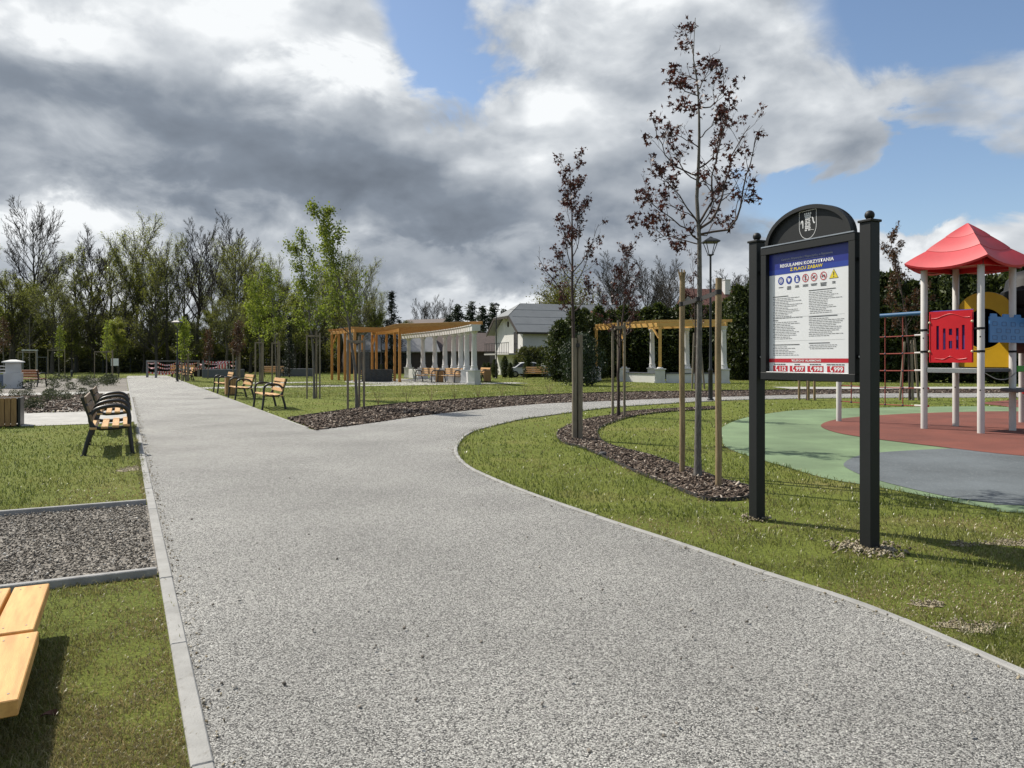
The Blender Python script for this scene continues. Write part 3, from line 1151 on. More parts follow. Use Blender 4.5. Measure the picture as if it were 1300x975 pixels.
def blades(name, P, h0, w0, label_kind='grass'):
    n = len(P)
    d = np.maximum(P[:, 1], 2.2)
    sc = np.maximum(d / 5.0, 0.6)
    tall = 0.6 + 0.9 * fbm(P[:, 0], P[:, 1], 1.7, 21)
    dr = dryness(P)
    h = h0 * tall * rng.uniform(0.45, 1.35, n) * (1 - 0.45 * dr) * np.clip(sc, 1, 1.12)
    w = w0 * rng.uniform(0.7, 1.3, n) * sc
    a = rng.uniform(0, 2 * PI, n)
    lean = rng.uniform(0.15, 0.95, n) + 0.35 * dr
    la = rng.uniform(0, 2 * PI, n)
    bx, by = np.cos(a) * w / 2, np.sin(a) * w / 2
    lx, ly = np.cos(la) * lean * h, np.sin(la) * lean * h
    V = np.zeros((n, 5, 3), np.float32)
    V[:, 0] = np.stack([P[:, 0] - bx, P[:, 1] - by, np.zeros(n)], 1)
    V[:, 1] = np.stack([P[:, 0] + bx, P[:, 1] + by, np.zeros(n)], 1)
    mx, my, mz = P[:, 0] + lx * 0.35, P[:, 1] + ly * 0.35, h * 0.62
    V[:, 2] = np.stack([mx + bx * .8, my + by * .8, mz], 1)
    V[:, 3] = np.stack([mx - bx * .8, my - by * .8, mz], 1)
    V[:, 4] = np.stack([P[:, 0] + lx, P[:, 1] + ly, h * np.sqrt(np.clip(1.15 - lean * .5, .25, 1))], 1)
    b = np.arange(n, dtype=np.int32)[:, None] * 5
    quads = b + np.array([[0, 1, 2, 3]], np.int32)
    tris = b + np.array([[3, 2, 4]], np.int32)
    me = np_mesh(name, V.reshape(-1, 3), quads, tris, MT['blade'])
    at_ = me.attributes.new('dry', 'FLOAT', 'POINT')
    at_.data.foreach_set('value', np.repeat(dr, 5).astype(np.float32))
    o = link(name, me)
    return tag(o, 'short mown lawn grass with dry straw coloured patches', label_kind, kind='stuff')


P = lawn_filter(visible_points(520000, 500, 1090))
for b_ in bare:
    m_ = inside(b_, P) & (rng.uniform(0, 1, len(P)) < 0.55)
    P = P[~m_]
# thinner where the turf is worn
thin = np.clip((fbm(P[:, 0], P[:, 1], 2.6, 61) - 0.52) * 3.2, 0, 0.8) * (P[:, 1] < 9)
P = P[rng.uniform(0, 1, len(P)) > thin]
blades('grass', P[: int(len(P) * 0.62)], 0.027, 0.0046)
blades('grass', P[int(len(P) * 0.62): int(len(P) * 0.80)], 0.046, 0.0052)
P2 = lawn_filter(visible_points(170000, 468, 505))
blades('grass', P2, 0.032, 0.0032)
# taller fringe along kerbs, beds and posts
fr = []
for c_ in (np.array(cres), np.array(rub), ik2):
    q = resample(c_, 0.02)
    q = q[(q[:, 1] < 26) & (q[:, 1] > 2)]
    fr.append(q + rng.normal(0, 0.035, q.shape))
q = np.array([U(s, -0.10) for s in np.arange(-1, 17, 0.012)])
fr.append(q + rng.normal(0, 0.012, q.shape))
fr = lawn_filter(np.concatenate(fr))
ovq = np.concatenate([np.array([U(s_, -0.078 + abs(rng.normal(0, 0.02))) for s_ in rng.uniform(-1, 2.7, 260)]), np.array([U(s_, -0.078 + abs(rng.normal(0, 0.02))) for s_ in rng.uniform(5.7, 16, 420)]), ik2[(i_ := rng.integers(0, len(ik2), 1500))] - np.stack([Tn[:, 1], -Tn[:, 0]], 1)[i_] * np.abs(rng.normal(0, 0.014, 1500))[:, None]])
fr = np.concatenate([fr, ovq])
blades('grass', fr, 0.05, 0.0042)

# daisies
P3 = lawn_filter(visible_points(2600, 505, 760, 0.02))
keep = fbm(P3[:, 0], P3[:, 1], 0.8, 40) > 0.47
P3 = P3[keep]
n = len(P3)
r_ = 0.008 * np.clip(P3[:, 1] / 9, 0.8, 1.7)
ang = np.linspace(0, 2 * PI, 7)[:-1]
V = np.zeros((n, 6, 3))
V[:, :, 0] = P3[:, 0, None] + np.cos(ang)[None] * r_[:, None]
V[:, :, 1] = P3[:, 1, None] + np.sin(ang)[None] * r_[:, None]
V[:, :, 2] = 0.045 + rng.uniform(-.01, .012, (n, 1)) + np.sin(ang)[None] * 0.35 * r_[:, None] * -1
b = np.arange(n)[:, None] * 6
tag(link('daisies', np_mesh('daisies', V.reshape(-1, 3), np.concatenate([b + [[0, 1, 2, 3]], b + [[0, 3, 4, 5]]]), None, MT['petal'])),
    'tiny white daisies dotted over the lawns', 'daisies', kind='stuff')


def scatter_boxes(name, P, sx, sy, sz, z0, mat, label, cat, tilt=0.35, jitter=0.25):
    n = len(P)
    base = np.array([[-1, -1, -1], [1, -1, -1], [1, 1, -1], [-1, 1, -1], [-1, -1, 1], [1, -1, 1], [1, 1, 1], [-1, 1, 1]], float) * 0.5
    V = base[None] * (1 + rng.uniform(-jitter, jitter, (n, 8, 3)))
    sizes = np.stack([rng.uniform(*sx, n), rng.uniform(*sy, n), rng.uniform(*sz, n)], 1)
    V = V * sizes[:, None]
    a = rng.uniform(0, 2 * PI, n)
    tx = rng.normal(0, tilt, n)
    ty = rng.normal(0, tilt, n)
    ca, sa = np.cos(a), np.sin(a)
    cx, sxx = np.cos(tx), np.sin(tx)
    cy, syy = np.cos(ty), np.sin(ty)
    y1 = V[:, :, 1] * cx[:, None] - V[:, :, 2] * sxx[:, None]
    z1 = V[:, :, 1] * sxx[:, None] + V[:, :, 2] * cx[:, None]
    x2 = V[:, :, 0] * cy[:, None] + z1 * syy[:, None]
    z2 = -V[:, :, 0] * syy[:, None] + z1 * cy[:, None]
    x3 = x2 * ca[:, None] - y1 * sa[:, None]
    y3 = x2 * sa[:, None] + y1 * ca[:, None]
    W = np.stack([x3 + P[:, 0, None], y3 + P[:, 1, None], z2 + (z0 + rng.uniform(0, 0.02, n))[:, None]], 2)
    f = np.array([[0, 3, 2, 1], [4, 5, 6, 7], [0, 1, 5, 4], [1, 2, 6, 5], [2, 3, 7, 6], [3, 0, 4, 7]])
    q = (np.arange(n)[:, None, None] * 8 + f[None]).reshape(-1, 4)
    return tag(link(name, np_mesh(name, W.reshape(-1, 3), q, None, mat)), label, cat, kind='stuff')


def poly_points(poly, n):
    poly = np.asarray(poly)
    lo, hi = poly.min(0), poly.max(0)
    out = []
    while sum(len(o) for o in out) < n:
        q = rng.uniform(lo, hi, (n * 3, 2))
        out.append(q[inside(poly, q)])
    return np.concatenate(out)[:n]


Pc = poly_points(cres, 11500)
Pc = Pc[rng.uniform(0, 1, len(Pc)) < np.clip(9.5 / Pc[:, 1], 0, 1) ** 1.0]
dc = 1.0
scatter_boxes('bark_chips', Pc, (0.02, 0.085), (0.010, 0.032), (0.005, 0.013), np.full(len(Pc), 0.012), MT['chips'], 'brown bark mulch chips in the curved bed', 'bark mulch')
q = visible_points(60000, 494, 549)
q = q[inside(bed_far_poly, q)]
sel = rng.permutation(len(q))[:13000]
scatter_boxes('bark_chips', q[sel], (0.03, 0.12), (0.018, 0.05), (0.010, 0.028), np.full(len(sel), 0.015), MT['chips'], 'brown bark mulch chips along the far path edge', 'bark mulch')
q = poly_points(bed_left, 26000)
q = q[inside([U(2.87, -0.1), U(2.87, -4.2), U(5.56, -4.2), U(5.56, -0.1)], q)]
scatter_boxes('bed_stones', q, (0.005, 0.021), (0.004, 0.016), (0.003, 0.010), 0.001 + 0.022 * fbm(q[:, 0], q[:, 1], 2.0, 5), MT['stones'], 'crumbly stones and soil filling the edged bed', 'stones', 0.6, 0.4)
q = poly_points(bed_left2, 4500)
scatter_boxes('bed_stones', q, (0.03, 0.10), (0.02, 0.07), (0.015, 0.04), np.full(len(q), 0.012), MT['chips'], 'mulch and stones in the planted bed beyond the bench', 'stones', 0.5, 0.4)
q = np.concatenate([poly_points(b_, int(1300 * (np.ptp(np.array(b_)[:, 0]) * np.ptp(np.array(b_)[:, 1])))+ 40) for b_ in bare])
scatter_boxes('soil_crumbs', q, (0.003, 0.013), (0.003, 0.010), (0.002, 0.007), np.full(len(q), 0.006), MT['crumbs'], 'crumbs of pale soil on bare patches of the lawn', 'soil', 0.6, 0.4)
# dirt that gathers along the kerbs
q1 = np.array([U(s_, abs(rng.normal(0, 0.05)) + 0.003) for s_ in rng.uniform(-1.5, 30, 800)])
q2 = ik[rng.integers(0, len(ik), 900)] - np.stack([Tn[:, 1], -Tn[:, 0]], 1)[rng.integers(0, 1, 900)] * 0
q2 = ik[(i_ := rng.integers(0, len(ik), 1100))] - np.stack([Tn[:, 1], -Tn[:, 0]], 1)[i_] * (np.abs(rng.normal(0, 0.05, 1100)) + 0.004)[:, None]
q = np.concatenate([q1, q2])
scatter_boxes('kerb_dirt', q, (0.004, 0.02), (0.003, 0.012), (0.002, 0.006), np.full(len(q), 0.012), MT['crumbs'], 'crumbs of soil and dry grass gathered along the kerbs', 'dirt', 0.5, 0.4)
# loose spoil heaped at the sign posts
q = np.concatenate([rng.normal(0, 0.12, (480, 2)) + POST_R, rng.normal(0, 0.06, (110, 2)) + POST_L])
scatter_boxes('spoil_crumbs', q, (0.006, 0.028), (0.006, 0.022), (0.005, 0.016), np.full(len(q), 0.010), MT['crumbs'], 'crumbs of soil and stone heaped round the sign posts', 'stones', 0.6, 0.4)
# stray stones and bits on the path
q = visible_points(140, 520, 960, 0.0)
q = q[inside(path_poly, q)]
scatter_boxes('path_grit', q, (0.006, 0.02), (0.006, 0.015), (0.004, 0.01), np.full(len(q), 0.012), MT['stones'], 'loose grit lying on the path', 'grit', 0.4, 0.4)


# ------------------------------------------------------------------ tree growing
def tubes_np(P, Rr, k):
    """P (B,n,3), Rr (B,n) -> verts, quads"""
    B, n, _ = P.shape
    T = np.gradient(P, axis=1)
    T /= np.linalg.norm(T, axis=2, keepdims=True) + 1e-9
    ref = np.where(np.abs(T[..., 2:3]) < 0.9, np.array([0, 0, 1.0]), np.array([1.0, 0, 0]))
    ref = np.broadcast_to(ref[:, :1], T.shape)
    s = np.cross(T, ref)
    s /= np.linalg.norm(s, axis=2, keepdims=True) + 1e-9
    t = np.cross(T, s)
    a = np.arange(k) * 2 * PI / k
    V = P[:, :, None] + (s[:, :, None] * np.cos(a)[None, None, :, None] + t[:, :, None] * np.sin(a)[None, None, :, None]) * Rr[:, :, None, None]
    idx = np.arange(B * n * k).reshape(B, n, k)
    q = np.stack([idx[:, :-1], np.roll(idx[:, :-1], -1, 2), np.roll(idx[:, 1:], -1, 2), idx[:, 1:]], -1).reshape(-1, 4)
    return V.reshape(-1, 3), q


def children(g, P, Rr, Ls, m, f0, f1, ang, ratio, up, wob, nseg, taper_f=0.55, rmin=0.006, rk=0.6):
    B, n, _ = P.shape
    f = f0 + (f1 - f0) * (np.arange(m)[None] + g.uniform(0.1, 0.9, (B, m))) / m
    x = f * (n - 1)
    i = np.clip(x.astype(int), 0, n - 2)
    w = (x - i)[..., None]
    bi = np.arange(B)[:, None]
    pos = P[bi, i] * (1 - w) + P[bi, i + 1] * w
    tan = P[bi, i + 1] - P[bi, i]
    tan /= np.linalg.norm(tan, axis=2, keepdims=True) + 1e-9
    rad = Rr[bi, i] * (1 - w[..., 0]) + Rr[bi, i + 1] * w[..., 0]
    az = np.arange(m)[None] * 2.399 + g.uniform(0, 6.28, (B, 1)) + g.normal(0, 0.5, (B, m))
    ref = np.where(np.abs(tan[..., 2:3]) < 0.95, np.array([0, 0, 1.0]), np.array([1.0, 0, 0]))
    s = np.cross(tan, ref)
    s /= np.linalg.norm(s, axis=2, keepdims=True) + 1e-9
    t = np.cross(tan, s)
    an = ang * g.uniform(0.7, 1.3, (B, m))[..., None]
    d = tan * np.cos(an) + (s * np.cos(az)[..., None] + t * np.sin(az)[..., None]) * np.sin(an)
    L_ = Ls[:, None] * ratio * (1 - taper_f * f) * g.uniform(0.65, 1.25, (B, m))
    d, pos, L_, rad = d.reshape(-1, 3), pos.reshape(-1, 3), L_.reshape(-1), rad.reshape(-1)
    C = len(d)
    out = np.zeros((C, nseg + 1, 3))
    out[:, 0] = pos
    for k in range(nseg):
        d = d + np.array([0, 0, up]) + g.normal(0, wob, (C, 3))
        d /= np.linalg.norm(d, axis=1, keepdims=True)
        out[:, k + 1] = out[:, k] + d * (L_ / nseg)[:, None]
    r0 = np.maximum(rad * rk, rmin)
    rr = np.maximum(r0[:, None] * np.linspace(1, 0.3, nseg + 1)[None], rmin * 0.7)
    return out, rr, L_


def along(g, P, m, f0=0.2):
    """m random points on each polyline"""
    B, n, _ = P.shape
    x = g.uniform(f0, 1.0, (B, m)) * (n - 1)
    i = np.clip(x.astype(int), 0, n - 2)
    w = (x - i)[..., None]
    bi = np.arange(B)[:, None]
    return (P[bi, i] * (1 - w) + P[bi, i + 1] * w).reshape(-1, 3)


def leaves_np(g, C, size, jitter, aspect=0.6, droop=0.0, flat=0.0):
    """rhombic folded leaf at every point"""
    n = len(C)
    C = C + g.normal(0, jitter, C.shape)
    d = g.normal(0, 1, (n, 3))
    d[:, 2] = d[:, 2] * (1 - flat) - droop
    d /= np.linalg.norm(d, axis=1, keepdims=True)
    r = g.normal(0, 1, (n, 3))
    s = np.cross(d, r)
    s /= np.linalg.norm(s, axis=1, keepdims=True) + 1e-9
    nn = np.cross(d, s)
    L_ = size * g.uniform(0.55, 1.35, n)[:, None]
    W = L_ * aspect * 0.5
    V = np.stack([C, C + d * L_ * .5 + s * W + nn * L_ * .12, C + d * L_, C + d * L_ * .5 - s * W + nn * L_ * .12], 1)
    q = np.arange(n)[:, None] * 4 + np.array([[0, 1, 2, 3]])
    return V.reshape(-1, 3), q


def join_np(parts):
    Vs, Qs, b = [], [], 0
    for v, q in parts:
        Vs.append(v)
        Qs.append(q + b)
        b += len(v)
    return np.concatenate(Vs), np.concatenate(Qs)


def trunk_line(g, H, n, wob, lean=(0, 0), p=1.0):
    t = np.linspace(0, 1, n)
    x = np.cumsum(g.normal(0, wob, n)) * np.minimum(1, t * 4)
    y = np.cumsum(g.normal(0, wob, n)) * np.minimum(1, t * 4)
    P = np.stack([x + lean[0] * t ** 2, y + lean[1] * t ** 2, t * H], 1)
    P[0, :2] = 0
    return P[None]


def forest_tree(seed, H, r, style):
    """returns (branch mesh, foliage mesh or None) for a large background tree"""
    g = np.random.default_rng(seed)
    P = trunk_line(g, H * (0.80 if style != 'leafy' else 0.95), 14, 0.09 * H / 20)
    Rr = np.maximum(r * (1 - np.linspace(0, 1, 14)) ** 0.8, 0.03)[None]
    Rr[0, 0] *= 1.35
    parts = [tubes_np(P, Rr, 7)]
    Ls = np.array([H])
    if style in ('vase', 'bud'):
        c1 = children(g, P, Rr, Ls, 20, 0.36, 0.99, 0.74, 0.36, 0.125, 0.06, 7, 0.28, 0.042)
    else:
        c1 = children(g, P, Rr, Ls, 24, 0.18, 0.97, 0.9, 0.32, 0.07, 0.12, 6, 0.7, 0.035)
    c2 = children(g, c1[0], c1[1], c1[2], 10, 0.2, 0.98, 0.55, 0.40, 0.08, 0.06, 4, 0.45, 0.026)
    c3 = children(g, c2[0], c2[1], c2[2], 7, 0.2, 1.0, 0.52, 0.48, 0.06, 0.06, 3, 0.35, 0.019)
    c4_ = children(g, c3[0], c3[1], c3[2], 4 if style == 'vase' else 2, 0.25, 1.0, 0.45, 0.6, 0.05, 0.06, 2, 0.3, 0.015)
    for c, k in ((c1, 5), (c2, 4), (c3, 3), (c4_, 3)):
        parts.append(tubes_np(c[0], c[1], k))
    V, q = join_np(parts)
    me = np_mesh('trunk', V, q, None, MT['bark_dark'] if style == 'vase' else MT['bark_forest'], smooth=True)
    fol = None
    if style == 'bud':
        C = along(g, c4_[0], 4)
        fol = leaves_np(g, C, 0.115, 0.25, 0.75)
    elif style == 'leafy':
        C = np.concatenate([along(g, c4_[0], 2), along(g, c3[0], 2)])
        fol = leaves_np(g, C, 0.15, 0.26, 0.75)
    elif style == 'sparse':
        C = along(g, c4_[0], 2)
        fol = leaves_np(g, C, 0.11, 0.18, 0.7)
    return me, fol


def spruce(seed, H, rad, mat, droop=0.25, dens=1.0):
    g = np.random.default_rng(seed)
    P = trunk_line(g, H, 8, 0.02)
    Rr = np.maximum(0.02 * H * (1 - np.linspace(0, 1, 8)), 0.02)[None]
    tr = tubes_np(P, Rr, 6)
    n = int(190 * dens)
    f = np.sort(g.uniform(0.06, 0.985, n)) 
    L_ = rad * (1 - f) ** 0.85 * g.uniform(0.7, 1.15, n) + 0.12
    a = g.uniform(0, 2 * PI, n)
    k = 6
    t = np.linspace(0, 1, k)
    B = np.zeros((n, k, 3))
    B[:, :, 0] = np.cos(a)[:, None] * L_[:, None] * t
    B[:, :, 1] = np.sin(a)[:, None] * L_[:, None] * t
    B[:, :, 2] = f[:, None] * H + L_[:, None] * (0.12 * t - droop * t ** 1.5 + 0.12 * t ** 3)
    br = tubes_np(B, np.maximum(0.012 * L_[:, None] * (1 - t * 0.8)[None], 0.006), 3)
    C = along(g, B, 16, 0.08)
    fo = leaves_np(g, C, 0.34 * (H / 9) ** 0.5, 0.10, 0.30, 0.35, 0.5)
    return np_mesh('trunk', *join_np([tr, br]), None, MT['bark_dark'], smooth=True), np_mesh('crown', fo[0], fo[1], None, mat)


def shrub_volume(seed, H, rad, count, size, mat, shape='thuja', stems=5):
    """upright dense evergreen: sprays all through an uneven volume"""
    g = np.random.default_rng(seed)
    z = g.uniform(0.02, 1, count)
    if shape == 'thuja':
        prof = np.clip(1.15 - z ** 3.2, 0.12, 1) * np.clip(z * 6, 0.6, 1)
    else:
        prof = np.sqrt(np.clip(1 - (2 * z - 0.9) ** 2 * 0.8, 0.05, 1))
    a = g.uniform(0, 2 * PI, count)
    lob = 1 + 0.22 * np.sin(a * 3 + z * 9 + seed) + 0.18 * np.sin(a * 5 - z * 14) + 0.10 * np.sin(z * 31 + a * 2)
    rr = rad * prof * lob * np.sqrt(g.uniform(0.12, 1, count)) 
    C = np.stack([np.cos(a) * rr, np.sin(a) * rr, z * H], 1)
    fo = leaves_np(g, C, size, size * 0.3, 0.42, -0.7, 0.0)
    P = np.stack([trunk_line(g, H * 0.9, 6, 0.03)[0] for _ in range(stems)])
    P[:, :, :2] += g.normal(0, rad * 0.12, (stems, 1, 2)) * np.linspace(0.4, 1, 6)[None, :, None]
    Rr = np.maximum(0.05 * np.linspace(1, 0.2, 6), 0.01)[None].repeat(stems, 0)
    tr = tubes_np(P, Rr, 5)
    return np_mesh('trunk', tr[0], tr[1], None, MT['bark_dark'], smooth=True), np_mesh('crown', fo[0], fo[1], None, mat)


def tree_thing(name, label, cat, loc, trunk_me, crown_me, rz=0.0, sc=(1, 1, 1), group=None):
    o = thing(name, label, cat, loc, rz, group)
    o.scale = sc
    link('trunk', trunk_me, o)
    if crown_me is not None:
        link('crown', crown_me, o)
    return o


# ------------------------------------------------------------------ forest behind the park
def fol_mesh(f, mat):
    return np_mesh('crown', f[0], f[1], None, mat)


bare_v = [forest_tree(101 + i, 20, 0.30, 'vase')[0] for i in range(3)]
bud_v = []
for i in range(3):
    m_, f_ = forest_tree(131 + i, 19, 0.27, 'bud')
    bud_v.append((m_, fol_mesh(f_, MT['l_olive']), fol_mesh(f_, MT['l_olive2'])))
spa_v = []
for i in range(2):
    m_, f_ = forest_tree(161 + i, 18, 0.26, 'sparse')
    spa_v.append((m_, fol_mesh(f_, MT['l_olive'])))
lea_v = []
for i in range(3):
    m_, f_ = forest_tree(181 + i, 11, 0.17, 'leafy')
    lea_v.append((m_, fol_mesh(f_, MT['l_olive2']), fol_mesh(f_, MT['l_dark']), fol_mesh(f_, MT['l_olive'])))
spr_v = [spruce(201 + i, 10, 2.1, MT['l_spruce']) for i in range(2)]
pin_v = [spruce(221 + i, 8, 1.9, MT['l_pine'], 0.02, 0.8) for i in range(2)]
thu_v = [shrub_volume(241 + i, 4.4, 0.95, 7200, 0.20, MT['l_thuja']) for i in range(3)]
bus_v = [shrub_volume(261 + i, 2.6, 1.7, 3800, 0.24, MT['l_dark'], 'bush') for i in range(2)]


def top_h(py, d):
    return EYE + (HZ - py) * d / F


big = [   # px, top py, depth, variant kind, label
    (42, 250, 88, 'bare', 0, 'tall leafless tree with a wide fan crown, tallest of the forest edge'),
    (97, 284, 84, 'spa', 0, 'tall thin tree with faint new leaves second from the forest end'),
    (121, 290, 90, 'bare', 1, 'bare tree with a curving dark trunk between two budding trees'),
    (141, 283, 94, 'spa', 1, 'slim upright tree with grey twigs beside the curved trunk'),
    (174, 280, 86, 'bud', 0, 'tall tree with a yellow green budding fan crown on a straight trunk'),
    (190, 305, 95, 'bare', 2, 'thin leafless tree behind the yellow green fan crown'),
    (214, 300, 84, 'bud', 1, 'budding tree with a dense brownish green crown by the street lamp'),
    (232, 322, 98, 'bare', 0, 'low bare tree between the budding crown and the big bare tree'),
    (251, 276, 88, 'bare', 2, 'big leafless tree with spreading limbs above the small green park tree'),
    (298, 276, 92, 'bare', 1, 'bare topped tree rising behind a yellow green crown'),
    (303, 304, 84, 'bud', 2, 'full yellow green tree in front of a bare topped tree'),
    (333, 300, 88, 'spa', 0, 'narrow pale green tree right of the yellow green tree'),
    (362, 326, 94, 'spa', 1, 'pale twiggy tree behind the row of young green trees'),
    (432, 318, 84, 'bud', 1, 'broad grey green budding tree behind the leaning young tree'),
    (458, 332, 82, 'bud', 0, 'broad twiggy tree at the right end of the forest'),
    (476, 366, 86, 'bud', 2, 'lower sage green tree beside the dark spruce'),
    (8, 318, 96, 'spa', 1, 'faint twiggy tree at the left end of the forest'),
    (398, 340, 97, 'spa', 0, 'twiggy tree behind the tallest leaves of the young trees'),
]
for i, (px, ty) in enumerate(((20, 326), (68, 322), (110, 326), (158, 318), (200, 322), (272, 318), (318, 314), (345, 326), (380, 340), (412, 334), (446, 346), (-25, 310), (-60, 300))):
    big.append((px, ty, 80 + (i * 13 % 17), ('spa', 'bud')[i % 2], i % 2, 'slender spring green tree between the taller crowns of the forest'))
for i, (px, ty, d, kind, v, lab) in enumerate(big):
    loc = at(px, 480, d)
    H = top_h(ty, d)
    grp_ = 'tall forest trees' if i < 18 else 'slender spring forest trees'
    rz = i * 1.9
    wx = 0.92 + 0.12 * ((i * 7) % 5) / 5
    if kind == 'bare':
        s = H / 20.5
        tree_thing('bare_tree', lab, 'tree', (loc.x, d, 0), bare_v[v], None, rz, (s * wx, s * wx, s), grp_)
    elif kind == 'bud':
        s = H / 19.5
        tree_thing('budding_tree', lab, 'tree', (loc.x, d, 0), bud_v[v][0], bud_v[v][1], rz, (s * wx, s * wx, s), grp_)
    else:
        s = H / 18.5
        tree_thing('budding_tree', lab, 'tree', (loc.x, d, 0), spa_v[v][0], spa_v[v][1], rz, (s * wx, s * wx, s), grp_)

# leafy middle storey and dark evergreens fill the forest edge
mid = [(-20, 346), (12, 348), (38, 360), (66, 356), (92, 388), (118, 398), (150, 404), (182, 402), (205, 408), (236, 404), (268, 394), (290, 376), (318, 366),
       (346, 362), (374, 372), (402, 378), (430, 372), (452, 380), (474, 392), (-60, 350), (-95, 345)]
for i, (px, ty) in enumerate(mid):
    d = 76 + (i * 37 % 11)
    H = top_h(ty, d)
    if i % 2:
        v = bud_v[i % 3]
        s = H / 19.5
        tree_thing('budding_tree', 'airy olive green tree of middle height at the forest edge', 'tree', (at(px, 480, d).x, d, 0), v[0], v[2], i * 2.3, (s * 1.5, s * 1.5, s), 'airy middle height forest trees')
        continue
    v = lea_v[i % 3]
    cr = v[1] if i % 3 else v[3]
    s = H / 11.2
    tree_thing('leafy_tree', 'olive green bushy tree filling the forest edge below the tall crowns', 'tree', (at(px, 480, d).x, d, 0), v[0], cr, i * 2.3, (s * 1.15, s * 1.15, s), 'middle storey forest trees')
k = 0
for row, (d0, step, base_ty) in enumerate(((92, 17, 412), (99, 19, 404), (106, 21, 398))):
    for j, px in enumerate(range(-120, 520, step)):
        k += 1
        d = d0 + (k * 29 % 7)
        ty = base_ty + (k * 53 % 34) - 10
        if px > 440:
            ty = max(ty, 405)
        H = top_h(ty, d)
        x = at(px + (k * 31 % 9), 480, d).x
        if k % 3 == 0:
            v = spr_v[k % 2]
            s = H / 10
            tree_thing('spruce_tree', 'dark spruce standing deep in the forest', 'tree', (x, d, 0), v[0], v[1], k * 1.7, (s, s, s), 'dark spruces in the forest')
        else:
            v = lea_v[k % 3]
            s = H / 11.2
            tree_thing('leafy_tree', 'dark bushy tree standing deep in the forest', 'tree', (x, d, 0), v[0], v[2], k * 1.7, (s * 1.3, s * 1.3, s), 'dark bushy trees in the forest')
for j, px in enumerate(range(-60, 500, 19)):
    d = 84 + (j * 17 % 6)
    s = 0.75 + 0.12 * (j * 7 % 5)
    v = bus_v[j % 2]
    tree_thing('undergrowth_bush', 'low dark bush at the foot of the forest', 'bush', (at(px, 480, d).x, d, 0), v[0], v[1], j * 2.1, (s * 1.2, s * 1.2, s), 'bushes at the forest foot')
tree_thing('spruce_tree', 'pointed dark spruce at the right end of the forest beside the timber pergola', 'tree', (at(497, 480, 78).x, 78, 0), spr_v[0][0], spr_v[0][1], 0.5, (0.80, 0.80, 0.87))
tree_thing('spruce_tree', 'small dark spruce on the lawn before the grey planter', 'tree', (at(376, 478, 64).x, 62, 0), spr_v[1][0], spr_v[1][1], 0.9, (0.35, 0.35, 0.52))

# trees beyond the houses
for i, (px, ty, d) in enumerate(((581, 386, 95), (598, 383, 98), (613, 388, 93), (626, 385, 97), (640, 392, 96), (570, 400, 100))):
    H = top_h(ty, d)
    tree_thing('pine_tree', ['dark pine left of the white house, farthest left of its row', 'tall dark pine second in the row behind the stone columns', 'bushy dark pine in the middle of the row by the white house',
                             'dark pine right behind the lantern by the white house', 'lower dark pine half hidden by the white house roof', 'low dark pine beside the brown building'][i], 'tree',
               (at(px, 480, d).x, d, 0), pin_v[i % 2][0], pin_v[i % 2][1], i * 1.3, (H / 8 * 1.25, H / 8 * 1.25, H / 8), 'pines behind the white house')
for i, (px, ty, d, lab) in enumerate(((534, 378, 130, 'far bare tree above the pergola roof, first of three'), (551, 376, 132, 'far bare tree above the pergola roof, middle of three'),
                                      (566, 378, 131, 'far bare tree above the pergola roof, last of three'))):
    s = top_h(ty, d) / 20.5
    tree_thing('bare_tree', lab, 'tree', (at(px, 480, d).x, d, 0), bare_v[i % 3], None, i * 2, (s * 0.9, s * 0.9, s), 'far bare trees')
for i, (px, ty, d, kind, lab) in enumerate((
        (694, 330, 92, 'spa', 'large rounded twiggy tree behind the white house roof'),
        (712, 352, 96, 'bare', 'dense bare tree beside the rounded twiggy tree'),
        (776, 318, 100, 'bare', 'bare tree behind the second red maple'),
        (790, 345, 104, 'bare', 'slim bare tree right behind the pair of red maples'),
        (820, 330, 98, 'bare', 'bare tree with a neat fan crown above the thuja hedge'),
        (854, 326, 102, 'bare', 'bare tree above the hedge left of the tallest maple'),
        (918, 342, 110, 'bare', 'bare tree behind the red tiled roof'),
        (948, 338, 112, 'bare', 'bare tree just left of the information board'),
        (838, 352, 118, 'bare', 'faint bare tree between two fan crowns above the hedge'))):
    v = bare_v[i % 3]
    s = top_h(ty, d) / 20.5
    tree_thing('bare_tree', lab, 'tree', (at(px, 480, d).x, d, 0), v if kind == 'bare' else spa_v[0][0], None, i * 1.1, (s * 1.25, s * 1.25, s), 'bare trees above the hedge')
for i, (px, ty, d, lab) in enumerate(((723, 360, 78, 'yellow green willow behind the house chimney'), (705, 368, 80, 'rounded yellow green tree against the house roof'),
                                      (806, 398, 62, 'pale green bush poking above the hedge'))):
    s = top_h(ty, d) / 11.2
    if i == 0:
        wil = np_mesh('crown', *leaves_np(np.random.default_rng(5), np.concatenate([np.random.default_rng(6).normal(0, 1, (5000, 3)) * [1.4, 1.4, 2.0] + [0, 0, 8.2]]), 0.25, 0.1, 0.5), None, MT['l_willow'])
    tree_thing('willow_tree', lab, 'tree', (at(px, 480, d).x, d, 0), lea_v[i][0], wil if i < 2 else lea_v[2][3], i, (s, s, s))

